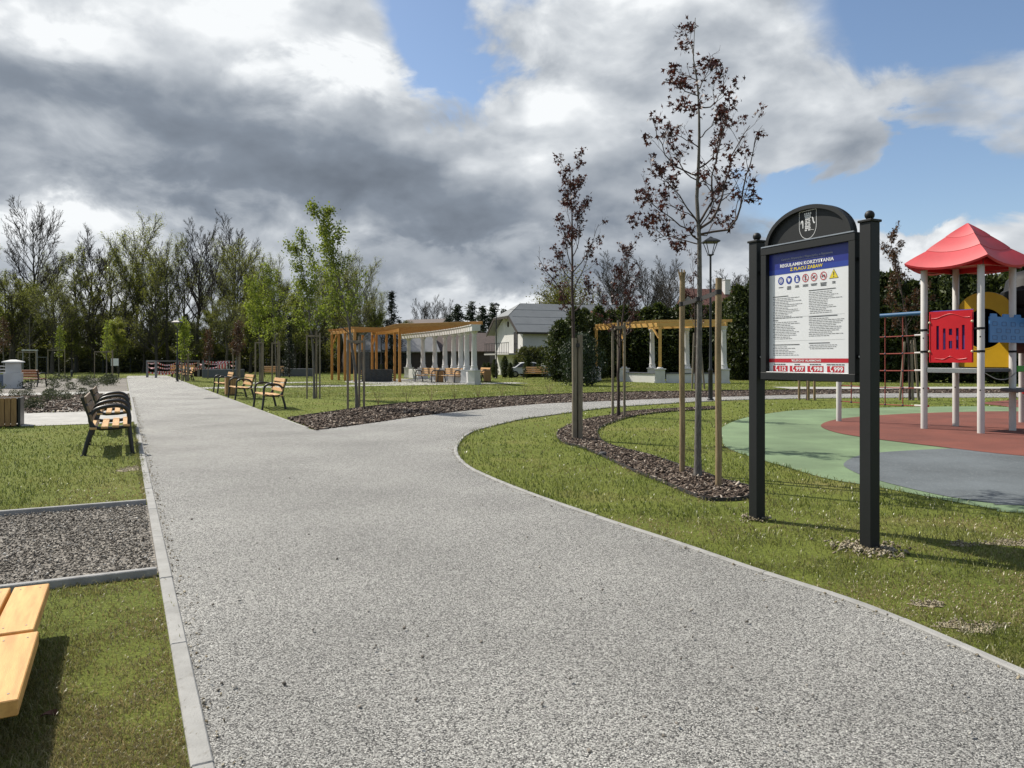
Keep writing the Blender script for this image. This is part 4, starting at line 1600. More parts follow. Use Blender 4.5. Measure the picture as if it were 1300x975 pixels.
# thuja hedge
hd = []
for i in range(15):
    t = i / 14
    hd.append((at(776 + 15 * i, 480, 60 - 4 * t).x, 60 - 4 * t, 5.3 + 0.05 * i + 0.3 * math.sin(i * 2.1)))
for i in range(23):
    hd.append((16.5 + i * 0.98, 54 - i * 0.5, 6.6 + i * 0.03 + 0.45 * math.sin(i * 1.7)))
for i, (x, y, H) in enumerate(hd):
    v = thu_v[i % 3]
    tree_thing('thuja', 'tall dark thuja in the hedge behind the stone pergola' if i < 15 else 'tall dark thuja in the hedge behind the playground', 'hedge plant', (x, y, 0), v[0], v[1], i * 1.4,
               (1.5, 1.5, H / 4.4), 'thujas behind the stone pergola' if i < 15 else 'thujas behind the playground')
for i, (px, py, d, H, lab) in enumerate(((712, 484, 50, 4.0, 'rounded dark thuja beside the white house bench'), (730, 484, 52, 5.0, 'tall dark thuja in front of the house chimney'),
                                         (742, 484, 54, 5.0, 'dark thuja left of the stone pergola beam'), (760, 484, 57, 5.4, 'dark thuja behind the left end of the stone pergola'))):
    v = thu_v[i % 3]
    tree_thing('thuja', lab, 'hedge plant', (at(px, py, d).x, d, 0), v[0], v[1], i * 1.1, (1.12, 1.12, H / 4.4))
pt, pcm = shrub_volume(300, 3.0, 1.25, 5200, 0.17, MT['l_pine'], 'bush')
tree_thing('pine_bush', 'bushy grey green young pine on the lawn behind the bare staked maple', 'bush', (at(738, 488, 42).x, 42, 0), pt, pcm, 0, (0.95, 0.95, 0.95))
for i, (px, d) in enumerate(((620, 62), (628, 60), (641, 61), (648, 60), (655, 63), (670, 60), (615, 58), (684, 62))):
    s = 0.27 + 0.06 * (i % 3)
    tree_thing('hedge_shrub', 'small young thuja in the row before the white house', 'hedge plant', (at(px, 480, d).x, d, 0), thu_v[i % 3][0], thu_v[i % 3][1], i, (s * 0.9, s * 0.9, s), 'young thujas before the white house')
clip_me = shrub_volume(320, 2.4, 1.0, 2600, 0.2, MT['l_dark'], 'bush')
for i in range(3):
    tree_thing('clipped_hedge', ['clipped dark hedge under the white house eave, left end', 'clipped dark hedge under the white house eave, middle', 'clipped dark hedge under the white house eave, right end'][i],
               'hedge', (at(665 + i * 11, 480, 64).x, 64.0, 0), clip_me[0], clip_me[1], i, (0.8, 0.8, 1.02))


# ------------------------------------------------------------------ young park trees with stakes
def smooth_line(pts, n):
    return resample(catmull(pts, 6), 0.02)[np.linspace(0, len(resample(catmull(pts, 6), 0.02)) - 1, n).astype(int)]


def star_leaves(g, C, size, jitter):
    """lobed maple leaf: three narrow blades fanned from one stalk"""
    n = len(C)
    C = C + g.normal(0, jitter, C.shape)
    d = g.normal(0, 1, (n, 3))
    d[:, 2] -= 0.35
    d /= np.linalg.norm(d, axis=1, keepdims=True)
    r = g.normal(0, 1, (n, 3))
    s = np.cross(d, r)
    s /= np.linalg.norm(s, axis=1, keepdims=True) + 1e-9
    nn = np.cross(d, s)
    L_ = size * g.uniform(0.6, 1.3, n)[:, None]
    V = np.stack([C,
                  C + d * L_ * .25 + s * L_ * .16, C + d * L_ * .62 + s * L_ * .55 + nn * L_ * .1, C + d * L_ * .55 + s * L_ * .16,
                  C + d * L_ * 1.0 + nn * L_ * .12,
                  C + d * L_ * .55 - s * L_ * .16, C + d * L_ * .62 - s * L_ * .55 + nn * L_ * .1, C + d * L_ * .25 - s * L_ * .16], 1)
    b = np.arange(n)[:, None] * 8
    q = np.concatenate([b + [[0, 1, 2, 3]], b + [[0, 3, 4, 5]], b + [[0, 5, 6, 7]]])
    return V.reshape(-1, 3), q


def park_tree(name, label, cat, base, H, r, seed, leaf, size, n_leaf, spread, f0=0.36, lean=(0, 0), wob=0.012, explicit=None, star=False, ang=0.75, up=0.16,
              trunk_pts=None, nb=16, group=None, upto=0.97, bark='bark'):
    g = np.random.default_rng(seed)
    if trunk_pts is not None:
        P = smooth_line(trunk_pts, 24)[None]
    else:
        P = trunk_line(g, H, 18, wob, lean)
    n = P.shape[1]
    Rr = np.maximum(r * (1 - np.linspace(0, 1, n)) ** 0.75, 0.004)[None]
    Rr[0, 0] *= 1.25
    parts = [tubes_np(P, Rr, 8)]
    Ls = np.array([H])
    if explicit is not None:
        B = np.stack([smooth_line(e, 10) for e in explicit])
        Lb = np.linalg.norm(np.diff(B, axis=1), axis=2).sum(1)
        B[:, 1:-1] += g.normal(0, 0.012, B[:, 1:-1].shape)
        c1 = (B, np.maximum(r * 0.34 * np.linspace(1, 0.25, 10)[None] * np.clip(Lb / 1.5, .5, 1.1)[:, None], 0.004), Lb)
    else:
        c1 = children(g, P, Rr, Ls, nb, f0, upto, ang, spread, up, 0.10, 8, 0.72, 0.004, 0.5)
    c2 = children(g, c1[0], c1[1], c1[2], 6, 0.22, 0.98, 0.62, 0.34, 0.10, 0.12, 5, 0.4, 0.0028, 0.6)
    c3 = children(g, c2[0], c2[1], c2[2], 3, 0.3, 1.0, 0.6, 0.45, 0.08, 0.12, 3, 0.3, 0.002, 0.6)
    tw = [tubes_np(c1[0], c1[1], 6), tubes_np(c2[0], c2[1], 4), tubes_np(c3[0], c3[1], 3)]
    o = thing(name, label, cat, base, 0, group)
    link('trunk', np_mesh('trunk', *join_np(parts), None, MT[bark], smooth=True), o)
    link('branches', np_mesh('branches', *join_np(tw), None, MT['twig'] if star else MT['bark_grey'], smooth=True), o)
    if n_leaf:
        w3 = along(g, c3[0], 3, 0.5)
        w2 = along(g, c2[0], 4, 0.45)
        w1 = along(g, c1[0], 8, 0.55)
        wt = along(g, P, 40, 0.72)
        C = np.concatenate([w3, w2, w1, wt])
        cl = C[g.integers(0, len(C), max(1, n_leaf // 9))]      # leaves sit in bunches
        C2 = np.repeat(cl, 9, axis=0)[:n_leaf]
        fo = star_leaves(g, C2, size, size * 0.55) if star else leaves_np(g, C2, size, size * 1.15, 0.72, 0.25)
        link('crown', np_mesh('crown', fo[0], fo[1], None, leaf), o)
    return o


def stakes(label, base, H, pts, mat, bars=True, r=0.036, strap_h=None, group='tree stake frames', tilt=0.0):
    """round stakes about a young tree with a strap or crossbars"""
    o = thing('tree_stakes', label, 'tree stakes', base, 0, group)
    tops = []
    for i, (x, y) in enumerate(pts):
        h = H * (1 + 0.03 * ((i * 7) % 3 - 1))
        p0, p1 = (x, y, 0), (x * (1 - tilt), y * (1 - tilt), h)
        MB().tube([p0, ((p0[0] + p1[0]) / 2 + rnd.uniform(-.004, .004), (p0[1] + p1[1]) / 2, h / 2), p1], [r, r * 0.99, r * 0.97], 10).build('stake', mat, o, smooth=50)
        tops.append(p1)
    if bars:
        n = len(tops)
        z = strap_h or H - 0.12
        for i in range(n if n > 2 else 1):
            a, b = tops[i], tops[(i + 1) % n]
            MB().bar((a[0], a[1], z), (b[0], b[1], z), 0.025, 0.07).build('crossbar', mat, o, bevel=0.003)
        MB().tube([(math.cos(t) * 0.075, math.sin(t) * 0.075, z - 0.06) for t in np.linspace(0, 2 * PI, 12)[:-1]], 0.016, 5, closed=True).build('strap', MT['strap'], o)
    return o


# the tallest red maple: limbs follow the photographed outline, each with its own depth
mb0 = G(886, 606)
MD = mb0[1]


def mp(px, py, dy=0.0):
    """point near the maple in metres relative to its foot, dy metres nearer or farther than the trunk"""
    d = MD + dy
    x = (px - 650) / F * d - mb0[0]
    z = EYE - (py - HZ) / F * d
    return (x, dy, z)


def zc(x, y, dy):
    return mp(800 + x / 3.145, 10 + y / 3.145, dy)


mtrunk = [(0, 0, 0), mp(886, 560), mp(887, 480), mp(888, 400), mp(888, 320), zc(275, 900, 0), zc(266, 760, .03), zc(272, 650, .02), zc(276, 500, -.02), zc(272, 350, 0), zc(262, 250, .02), zc(252, 200, 0), zc(256, 110, -.03), zc(260, 40, 0)]
mlimbs = []
for k, e in enumerate([
        [(277, 930), (230, 890), (150, 830), (95, 790), (45, 720)],
        [(278, 945), (215, 925), (150, 912), (90, 880), (40, 845)],
        [(270, 860), (205, 760), (140, 690), (75, 645)],
        [(268, 850), (190, 800), (120, 780), (55, 760)],
        [(270, 668), (225, 650), (150, 600), (110, 510), (88, 440)],
        [(271, 690), (210, 640), (180, 560), (150, 495)],
        [(278, 905), (390, 885), (430, 820), (462, 690), (490, 570), (506, 500)],
        [(280, 880), (345, 815), (385, 690), (420, 560), (478, 470)],
        [(276, 860), (318, 760), (332, 640), (362, 540), (380, 400)],
        [(275, 640), (330, 590), (370, 500), (395, 400)],
        [(276, 520), (325, 465), (350, 420), (390, 385)],
        [(273, 395), (330, 385), (372, 330), (380, 275)],
        [(270, 350), (215, 330), (180, 300), (145, 290)],
        [(266, 290), (230, 270), (200, 262), (168, 248)],
        [(272, 390), (230, 395), (192, 390)],
        [(268, 330), (300, 280), (315, 230), (318, 190)],
        [(276, 560), (240, 530), (200, 520), (150, 490)],
        [(254, 190), (240, 150), (222, 100), (200, 75)],
        [(278, 900), (330, 790), (370, 750), (440, 740), (490, 725)],
        [(275, 700), (300, 690), (340, 735), (380, 700)],
        [(277, 920), (240, 905), (200, 930), (185, 960)],
        [(277, 915), (310, 900), (350, 850), (390, 850)]]):
    m_ = (len(e) - 1)
    dd = (0.55 if k % 2 else -0.55) * (0.5 + 0.5 * ((k * 37) % 10) / 10)
    mlimbs.append([zc(x, y, dd * (j / m_) ** 1.1) for j, (x, y) in enumerate(e)])
park_tree('maple_tree', 'tallest red leaved maple between two round stakes beside the information board', 'tree', mb0, 5.95, 0.047, 41, MT['l_red'], 0.064, 2200, 0.3,
          explicit=mlimbs, star=True, trunk_pts=mtrunk, group='red maples in the mulch bed')
sl, sr = np.array(G(866, 601)), np.array(G(912, 620))
o = thing('tree_stakes', 'two tall round stakes joined by a dark strap round the tallest maple', 'tree stakes', mb0, 0, 'tree stake frames')
for q, ztop, nm in ((sl, EYE + (HZ - 346) * sl[1] / F, 0), (sr, EYE + (HZ - 353) * sr[1] / F, 1)):
    x, y = q[0] - mb0[0], q[1] - mb0[1]
    pts = [(x + 0.004 * math.sin(i * 1.3), y, ztop * i / 6) for i in range(7)]
    mbk = MB().tube(pts, [0.036, 0.037, 0.036, 0.036, 0.035, 0.036, 0.036 if nm else 0.034], 12)
    if nm == 0:     # split, hammered head
        for a in range(7):
            t = a * 2 * PI / 7
            mbk.bar((x + math.cos(t) * 0.027, y + math.sin(t) * 0.027, ztop - 0.10), (x + math.cos(t) * (0.045 + 0.012 * (a % 3)), y + math.sin(t) * 0.045, ztop + 0.01 + 0.03 * (a % 2)), 0.016, 0.012)
    mbk.build('stake', MT['stake'], o, smooth=50)
z1, z2 = EYE + (HZ - 386) * sl[1] / F, EYE + (HZ - 371) * sr[1] / F
xm, ym, zm = 0.012, 0.0, EYE + (HZ - 380) * MD / F
x1, y1, x2, y2 = sl[0] - mb0[0], sl[1] - mb0[1], sr[0] - mb0[0], sr[1] - mb0[1]
MB().bar((x1, y1 - 0.04, z1), (xm, -0.05, zm), 0.006, 0.055).build('strap', MT['strap'], o)
MB().bar((xm, -0.05, zm), (x2, y2 - 0.042, z2), 0.006, 0.055).build('strap', MT['strap'], o)
for cx, cy, cz, cr in ((x1, y1, z1, 0.041), (x2, y2, z2, 0.041), (0.01, 0, zm, 0.05)):
    MB().lathe([(cr, -0.028), (cr, 0.028)], (cx, cy, cz), 12).build('strap', MT['strap'], o, smooth=50)

red_trees = [
    (731, 558, 5.15, 42, 'red maple on two close square stakes at the bend of the mulch bed', 1700, 0.29, 0.42, (-0.1, 0.0)),
    (785, 529, 4.55, 43, 'smaller red maple with a leaning top between three stakes behind the bed', 1300, 0.27, 0.38, (0.35, 0.0)),
    (883, 494, 7.1, 44, 'red maple on thin stakes behind the tallest maple', 700, 0.24, 0.40, (-0.25, 0.0)),
    (1155, 508, 6.15, 45, 'bronze maple with a tall bare tip behind the climbing net', 1900, 0.30, 0.30, (-0.7, 0.2)),
    (1025, 508, 5.6, 46, 'red maple standing hidden behind the information board', 700, 0.22, 0.4, (0, 0))]
for px, py, H, seed, lab, nl, spr, f0, lean in red_trees:
    b = G(px, py)
    park_tree('maple_tree', lab, 'tree', b, H, 0.044 if H < 6.5 else 0.050, seed, MT['l_red'] if seed != 45 else MT['l_redgreen'], 0.066 if py > 520 else 0.09, nl, spr, f0, lean, star=True,
              ang=0.88, up=0.12, nb=20, group='red maples in the mulch bed', bark='twig')
b = G(731, 558)
o = stakes('two square stakes strapped close together under the maple at the bed bend', b, 1.95, [(-0.03, -0.05), (0.075, -0.03)], MT['stake_grey'], False, 0.05)
MB().lathe([(0.075, 1.72), (0.075, 1.79)], (0.02, -0.02, 0), 10).build('strap', MT['strap'], o)
b = G(785, 529)
stakes('three thin stakes with dark straps under the leaning red maple', b, 2.45, [(-0.16, -0.1), (0.14, -0.12), (0.02, 0.16)], MT['stake_grey'], True, 0.034)
b = G(883, 494)
stakes('two thin stakes under the maple behind the tallest one', b, 2.9, [(-0.2, -0.1), (0.42, -0.1)], MT['stake_grey'], False, 0.05, tilt=0.6)
b = G(1155, 508)
stakes('three leaning stakes behind the climbing net', b, 2.2, [(-0.34, 0.05), (0.03, -0.15), (0.38, 0.1)], MT['stake_grey'], False, 0.045, tilt=0.5)
b = G(1025, 508)
stakes('three stakes seen below the information board', b, 2.2, [(-0.3, 0.0), (0.0, -0.1), (0.28, 0.05)], MT['stake'], False, 0.045)

green_trees = [   # px, py, H, seed, label, leaves, spread, f0, lean, leaf material, leaf size
    (453, 519, 5.9, 51, 'young green tree with its tip blown over, by the mulch bed corner', 2600, 0.30, 0.36, (-1.25, 0.1), 'l_young', 0.13),
    (399, 506, 5.9, 52, 'young green tree with a thin leaning tip beside the nearest bench', 2300, 0.30, 0.34, (-0.7, 0.2), 'l_young', 0.14),
    (351, 487, 7.0, 53, 'young green tree behind the middle bench', 1500, 0.28, 0.36, (-0.6, 0), 'l_young', 0.18),
    (330, 488, 6.0, 54, 'bright young green tree left of its darker neighbour', 1700, 0.30, 0.36, (-0.4, 0), 'l_fresh', 0.17),
    (301, 484, 3.9, 55, 'small tree with rusty red leaves behind the bench', 900, 0.22, 0.40, (0, 0), 'l_bare', 0.17),
    (264, 481, 3.6, 56, 'tiny rusty red tree by the tape fence', 500, 0.20, 0.36, (0, 0), 'l_bare', 0.17),
    (236, 484, 4.0, 58, 'small bright green tree beside the far street lamp', 1000, 0.26, 0.30, (-0.1, 0), 'l_fresh', 0.2),
    (135, 480, 4.4, 59, 'small yellow green tree by the far notice board', 500, 0.2, 0.34, (0, 0), 'l_fresh', 0.18),
    (75, 478, 4.2, 60, 'small pale green tree in the frame of stakes', 500, 0.22, 0.36, (0, 0), 'l_young', 0.18),
    (38, 479, 5.6, 61, 'leafless young tree behind the red brown bench', 0, 0.26, 0.34, (0, 0), 'l_young', 0.18),
    (5, 478, 4.8, 62, 'small bronze tree at the left edge behind the pillar', 600, 0.24, 0.34, (0, 0), 'l_bare', 0.18)]
for px, py, H, seed, lab, nl, spr, f0, lean, lm, sz in green_trees:
    b = G(px, py)
    park_tree('young_tree', lab, 'tree', b, H, 0.05, seed, MT[lm], sz * 0.58, int(nl * 1.65), spr * 1.12, f0, lean, ang=0.9, up=0.11, nb=22, group='young staked trees', upto=0.99)
stk = [(453, 519, 2.15, 'stake_grey', 'three stakes strapped together by the mulch bed corner', 0.035), (399, 506, 2.5, 'stake_grey', 'tall stake bundle right of the nearest bench', 0.032),
       (351, 487, 2.6, 'stake_grey', 'two grey stakes behind the middle bench', 0.045), (330, 488, 2.6, 'stake_grey', 'thick stake pair left of the grey stakes', 0.045),
       (301, 484, 2.2, 'stake_grey', 'stakes under the rusty red tree', 0.05), (236, 484, 1.9, 'stake_grey', 'stakes beside the far street lamp', 0.045),
       (135, 480, 2.2, 'stake_grey', 'stakes under the yellow green tree', 0.045), (75, 478, 2.4, 'stake_grey', 'square frame of stakes on the far lawn', 0.06),
       (38, 479, 2.2, 'stake_grey', 'stakes under the leafless young tree', 0.05)]
for px, py, h, mt, lab, r in stk:
    b = G(px, py)
    k = 0.24 if px > 390 else (0.22 if px > 200 else 0.7)
    r = r if px > 200 else r * 0.6
    stakes(lab, b, h, [(-k, -k * .6), (k, -k * .5), (0.1 * k, k)], MT[mt], True, r)

# ------------------------------------------------------------------ benches and bins
BW = 1.64


def bench_frame_mesh(mat):
    mb = MB()
    y = lambda a: [(0, p, q) for p, q in a]
    loop = catmull([(-.335, 0), (-.30, .25), (-.285, .45), (-.285, .60), (-.245, .71), (-.13, .765), (0.04, .755), (.17, .715), (.245, .63), (.255, .53), (.215, .45)], 5)
    mb.tube(y(loop), 0.033, 8)
    mb.tube(y([(-.285, .44), (-.1, .415), (.1, .41), (.22, .435)]), 0.030, 8)
    mb.tube(y([(.345, 0), (.30, .2), (.235, .43), (.265, .62), (.325, .80), (.365, .91)]), 0.034, 8)
    for yy in (-.335, .345):
        mb.box((0, yy, 0.006), (0.07, 0.09, 0.012))
    return mb.mesh('frame', mat, smooth=60)


fr_mesh = bench_frame_mesh(MT['black'])


def make_bench(name, label, wood, rz, loc, nseat=4, nback=3, back=None):
    o = thing(name, label, 'bench', loc, rz)
    for x in (-BW / 2, BW / 2):
        link('frame', fr_mesh, o, (x, 0, 0))
    for i in range(nseat):
        yy = -0.245 + i * 0.46 / (nseat - 1)
        piece('seat_slat', o, (BW + 0.10, 0.098, 0.036), (0, yy, 0.455 - 0.012 * i), wood, (R(2), 0, 0), 0.006)
    for i in range(nback):
        f = 0.30 + i * 0.27
        y0, z0 = 0.215 + 0.135 * f, 0.43 + 0.52 * f
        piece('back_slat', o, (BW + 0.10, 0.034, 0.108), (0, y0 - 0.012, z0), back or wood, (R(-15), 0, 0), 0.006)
    return o


G1 = 'benches along the right of the path'
b0 = make_bench('park_bench', 'nearest wooden bench on the right of the path with black loop arms', MT['wood'], FACE_LEFT, (0, 0, 0))
bl = [(19.9 + BW / 2, 'nearest wooden bench on the right of the path with black loop arms'), (26.1 + BW / 2, 'middle wooden bench on the right of the path by the bin'),
      (31.7 + BW / 2, 'farthest bench of the group of three on the right of the path'), (53.5, 'far small bench by the tape fence, nearer one'), (57.5, 'far small bench by the tape fence, second one'), (61.5, 'far small bench by the tape fence, last one')]
for i, (s_, lab) in enumerate(bl):
    p = U(s_, RIGHT_T + 0.45)
    place(b0, i == 0, p, FACE_LEFT + (0.03 if i == 1 else 0), lab, G1)
bl = [(10.4 + BW / 2, 'wooden bench on the left of the path, seen end on with sunlit seat'), (13.9 + BW / 2, 'second bench on the left, hidden behind the first'),]
for i, (s_, lab) in enumerate(bl):
    p = U(s_, -0.50)
    if i == 0:
        b1 = make_bench('park_bench', lab, MT['wood'], 0, (0, 0, 0), back=MT['shaded_slat'])
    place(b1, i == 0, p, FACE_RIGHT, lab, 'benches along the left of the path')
for i, (px, d, fr, lab) in enumerate(((542, 49.0, (-0.7, -0.75), 'wooden bench under the stone columns, nearer to the timber posts'), (571, 47.6, (-0.7, -0.7), 'wooden bench under the stone columns, farther from the timber posts'),
                                      (680, 56.0, (-0.35, -1), 'wooden bench on the lawn before the white house'), (611, 51.0, (-0.9, -0.4), 'wooden bench just right of the stone columns'))):
    place(b0, False, (at(px, 480, d).x, d), ROT_T(fr), lab, 'benches near the pergola')
place(b0, False, G(346, 479), ROT_T((-0.1, -1)), 'wooden bench on the far lawn between staked trees', 'benches on the far lawn')
rb = make_bench('park_bench', 'red brown bench seen from behind next to the pillar', MT['red_wood'], 0, (0, 0, 0))
place(rb, True, G(36, 491), ROT_T((0.15, 1)), 'red brown bench seen from behind next to the pillar')


def make_bin(label, loc, rz, w=0.42, h=0.78):
    o = thing('litter_bin', label, 'bin', loc, rz, 'wooden litter bins')
    n = 5
    bw = w / n
    for side in range(4):
        a = side * PI / 2
        for i in range(n):
            x = -w / 2 + bw * (i + .5)
            c, s_ = math.cos(a), math.sin(a)
            lx, ly = x, -w / 2
            piece('board', o, (bw - 0.008, 0.02, h - 0.05), (lx * c - ly * s_, lx * s_ + ly * c, h / 2 + 0.02), MT['bin_wood'], (0, 0, a), 0.003)
    MB().box((0, 0, 0.03), (w + .01, w + .01, 0.03)).box((0, 0, h - 0.01), (w + 0.05, w + 0.05, 0.03)).box((0, 0, h / 2), (w - .06, w - .06, h - .1)).build('casing', MT['black'], o, bevel=0.004)
    return o


bn = make_bin('wooden slatted litter bin between two benches right of the path', (0, 0, 0), 0)
place(bn, True, U(29.9, RIGHT_T + 0.45), FACE_LEFT, 'wooden slatted litter bin between two benches right of the path')
place(bn, False, (at(558, 489, 48.3).x, 48.3), 0.3, 'wooden litter bin between the benches under the stone columns')
place(bn, False, (at(619, 484, 50).x, 49.5), 0.2, 'wooden litter bin beside the bench right of the columns')

# wooden box at the left edge
o = thing('planter_box', 'low wooden board box with a black end post at the left edge of the lawn', 'planter box', U(17.15, -3.17), PATH_ROT + PI / 2)
wb = 1.5
for i in range(14):
    for yy in (-0.36, 0.36):
        piece('board', o, (0.10, 0.024, 0.62), (-0.72 + i * 0.111 + 0.0, yy * 1.05, 0.335), MT['bin_wood'], (0, 0, 0), 0.003)
for xx in (-0.80, 0.80):
    piece('end_post', o, (0.05, 0.72, 0.64), (xx * 1.02, 0, 0.325), MT['black'], (0, 0, 0), 0.004)
MB().box((0, 0, 0.35), (1.55, 0.68, 0.55)).build('liner', MT['black'], o)

# timber sun deck in the near left corner
o = thing('timber_seat', 'low larch timber seat deck on dark legs in the near left corner', 'timber seat', (*U(0.24, -1.262), 0), PATH_ROT)
TZ = 0.25
for row, (s0, s1, dz) in enumerate(((0.337 - 0.24, 1.113 - 0.24, 0.0), (1.148 - 0.24, 1.940 - 0.24, 0.004))):
    for i in range(8):
        yy = -0.54 + i * 0.181 + row * 0.022
        piece('board', o, (s1 - s0, 0.164, 0.062), ((s0 + s1) / 2 + rnd.uniform(-.005, .005), yy, TZ - 0.031 + dz), MT['deck'], (0, 0, rnd.uniform(-.004, .004)), 0.004)
        for xx in (s0 + 0.07, s1 - 0.07):
            for dy in (-0.045, 0.045):
                piece('screw', o, (0.008, 0.008, 0.004), (xx, yy + dy, TZ + dz), MT['steel'], (0, 0, 0), 0.001)
for xx in (0.19, 0.52, 0.80, 1.02, 1.35, 1.60):
    MB().box((xx, 0.08, TZ - 0.095), (0.06, 1.25, 0.06)).build('joist', MT['black'], o)
    for yy in (-0.44, 0.08, 0.6):
        MB().box((xx, yy, (TZ - 0.126) / 2), (0.06, 0.06, TZ - 0.126)).build('leg', MT['black'], o)

# ------------------------------------------------------------------ information board
wdir = POST_R - POST_L
span = float(np.linalg.norm(wdir))
wdir = wdir / span
mid_ = (POST_R + POST_L) / 2
BRZ = math.atan2(wdir[1], wdir[0])
IB = thing('information_board', 'black framed playground rules board with arched crest top on two posts', 'notice board', (mid_[0], mid_[1], 0), BRZ)
PW = 0.105
for sx, hh in ((-1, 2.585), (1, 2.575)):
    x = sx * span / 2
    p = MB().box((x, 0, hh / 2), (PW, PW, hh)).build('post', MT['anthracite'], IB, bevel=0.004)
    MB().box((x, 0, hh + 0.010), (PW + 0.022, PW + 0.022, 0.020)).build('post_cap', MT['anthracite'], IB, bevel=0.004)
    MB().lathe([(0.022, 0), (0.022, 0.012), (0.016, 0.016)], (x, 0, hh + 0.02), 14).sphere((x, 0, hh + 0.058), 0.038, 16).build('ball_finial', MT['anthracite'], IB, smooth=50)
    for z in (1.52, 2.30):
        piece('bracket', IB, (0.07, 0.03, 0.03), (sx * (span / 2 - PW / 2 - 0.030), 0, z), MT['anthracite'], (0, 0, 0), 0.003)
    piece('bracket_bolt', IB, (0.016, 0.016, 0.016), (sx * (span / 2 - PW / 2 - 0.020), -0.022, 1.52), MT['steel'], (0, 0, 0), 0.003)
bw = span - PW - 0.085
bz0, bz1 = 1.315, 2.515
ft, fd = 0.066, 0.10
fx = bw / 2 - ft / 2
MB().box((0, 0, bz0 + ft / 2), (bw, fd, ft)).build('frame_rail', MT['anthracite'], IB, bevel=0.003)
MB().box((0, 0, bz1 - ft / 2), (bw, fd, ft)).build('frame_rail', MT['anthracite'], IB, bevel=0.003)
for sx in (-1, 1):
    MB().box((sx * fx, 0, (bz0 + bz1) / 2), (ft, fd - 0.004, bz1 - bz0 - 2 * ft)).build('frame_stile', MT['anthracite'], IB, bevel=0.003)
MB().box((0, 0.038, (bz0 + bz1) / 2), (bw - 0.02, 0.018, bz1 - bz0 - 0.02)).build('back_panel', MT['anthracite'], IB)
MB().box((0, -0.030, bz0 + ft + 0.003), (bw - 2 * ft, 0.03, 0.006)).build('sill_strip', MT['steel'], IB, bevel=0.002)
# arch
aw, ah, rim = bw / 2 - 0.045, 0.305, 0.035
arc = [(aw * math.cos(t), bz1 + ah * math.sin(t)) for t in np.linspace(0, PI, 33)]
MB().prism(arc, -0.008, 0.030).build('arch_panel', MT['anthracite'], IB)
arc_in = [((aw - rim) * math.cos(t), bz1 + (ah - rim) * math.sin(t)) for t in np.linspace(0, PI, 33)]
mb = MB()
for i in range(32):
    q = [arc[i], arc[i + 1], arc_in[i + 1], arc_in[i]]
    mb.prism(q, -0.042, 0.034)
mb.build('arch_rim', MT['anthracite'], IB)
MB().box((0, -0.044, bz1 + 0.006), (bw - .02, 0.02, 0.010)).build('ledge', MT['steel'], IB)

# poster and its print (flat print, each layer a millimetre proud)
PX0, PX1 = -bw / 2 + ft, bw / 2 - ft
PZ0, PZ1 = bz0 + ft, bz1 - ft
pw, ph = PX1 - PX0, PZ1 - PZ0
PY = -0.005
KU = 0.953      # the near stile hides a strip of the poster, so its margins look unequal
poster = MB().box((0, PY + 0.004, (PZ0 + PZ1) / 2), (pw, 0.008, ph)).build('poster', MT['poster'], IB)


def pq(u0, v0, u1, v1, lift):
    """poster rectangle, u right 0..1, v down 0..1"""
    xa, xb = PX0 + min(1, u0 * KU if u0 < 1 else u0) * pw, PX0 + (1 if u1 >= 1 else u1 * KU) * pw
    za, zb = PZ1 - v0 * ph, PZ1 - v1 * ph
    y_ = PY - lift
    return [(xa, y_, zb), (xb, y_, zb), (xb, y_, za), (xa, y_, za)]


def flat(name, quads, mat):
    mb = MB()
    for q in quads:
        mb.add(q, [tuple(range(len(q)))])
    me = bpy.data.meshes.new(name)
    me.from_pydata(mb.v, [], mb.f)
    me.materials.append(mat)
    return link(name, me, poster)


def ppoly(pts, lift):
    return [(PX0 + u * KU * pw, PY - lift, PZ1 - v * ph) for u, v in pts]


def circ(u, v, r, lift, n=24):
    k = pw / ph
    return ppoly([(u + r * math.cos(t), v + r * k * math.sin(t)) for t in np.linspace(0, 2 * PI, n + 1)[:-1]][::-1], lift)


def ring(u, v, r0, r1, lift, n=24):
    k = pw / ph
    out = []
    for i in range(n):
        t0, t1 = 2 * PI * i / n, 2 * PI * (i + 1) / n
        out.append(ppoly([(u + r0 * math.cos(t0), v + r0 * k * math.sin(t0)), (u + r1 * math.cos(t0), v + r1 * k * math.sin(t0)),
                          (u + r1 * math.cos(t1), v + r1 * k * math.sin(t1)), (u + r0 * math.cos(t1), v + r0 * k * math.sin(t1))], lift))
    return out


def seg_(u0, v0, u1, v1, w, lift):
    k = pw / ph
    du, dv = (u1 - u0), (v1 - v0) / k
    l_ = math.hypot(du, dv)
    nx, ny = -dv / l_ * w / 2, du / l_ * w / 2
    return ppoly([(u0 + nx, v0 + ny * k), (u1 + nx, v1 + ny * k), (u1 - nx, v1 - ny * k), (u0 - nx, v0 - ny * k)], lift)


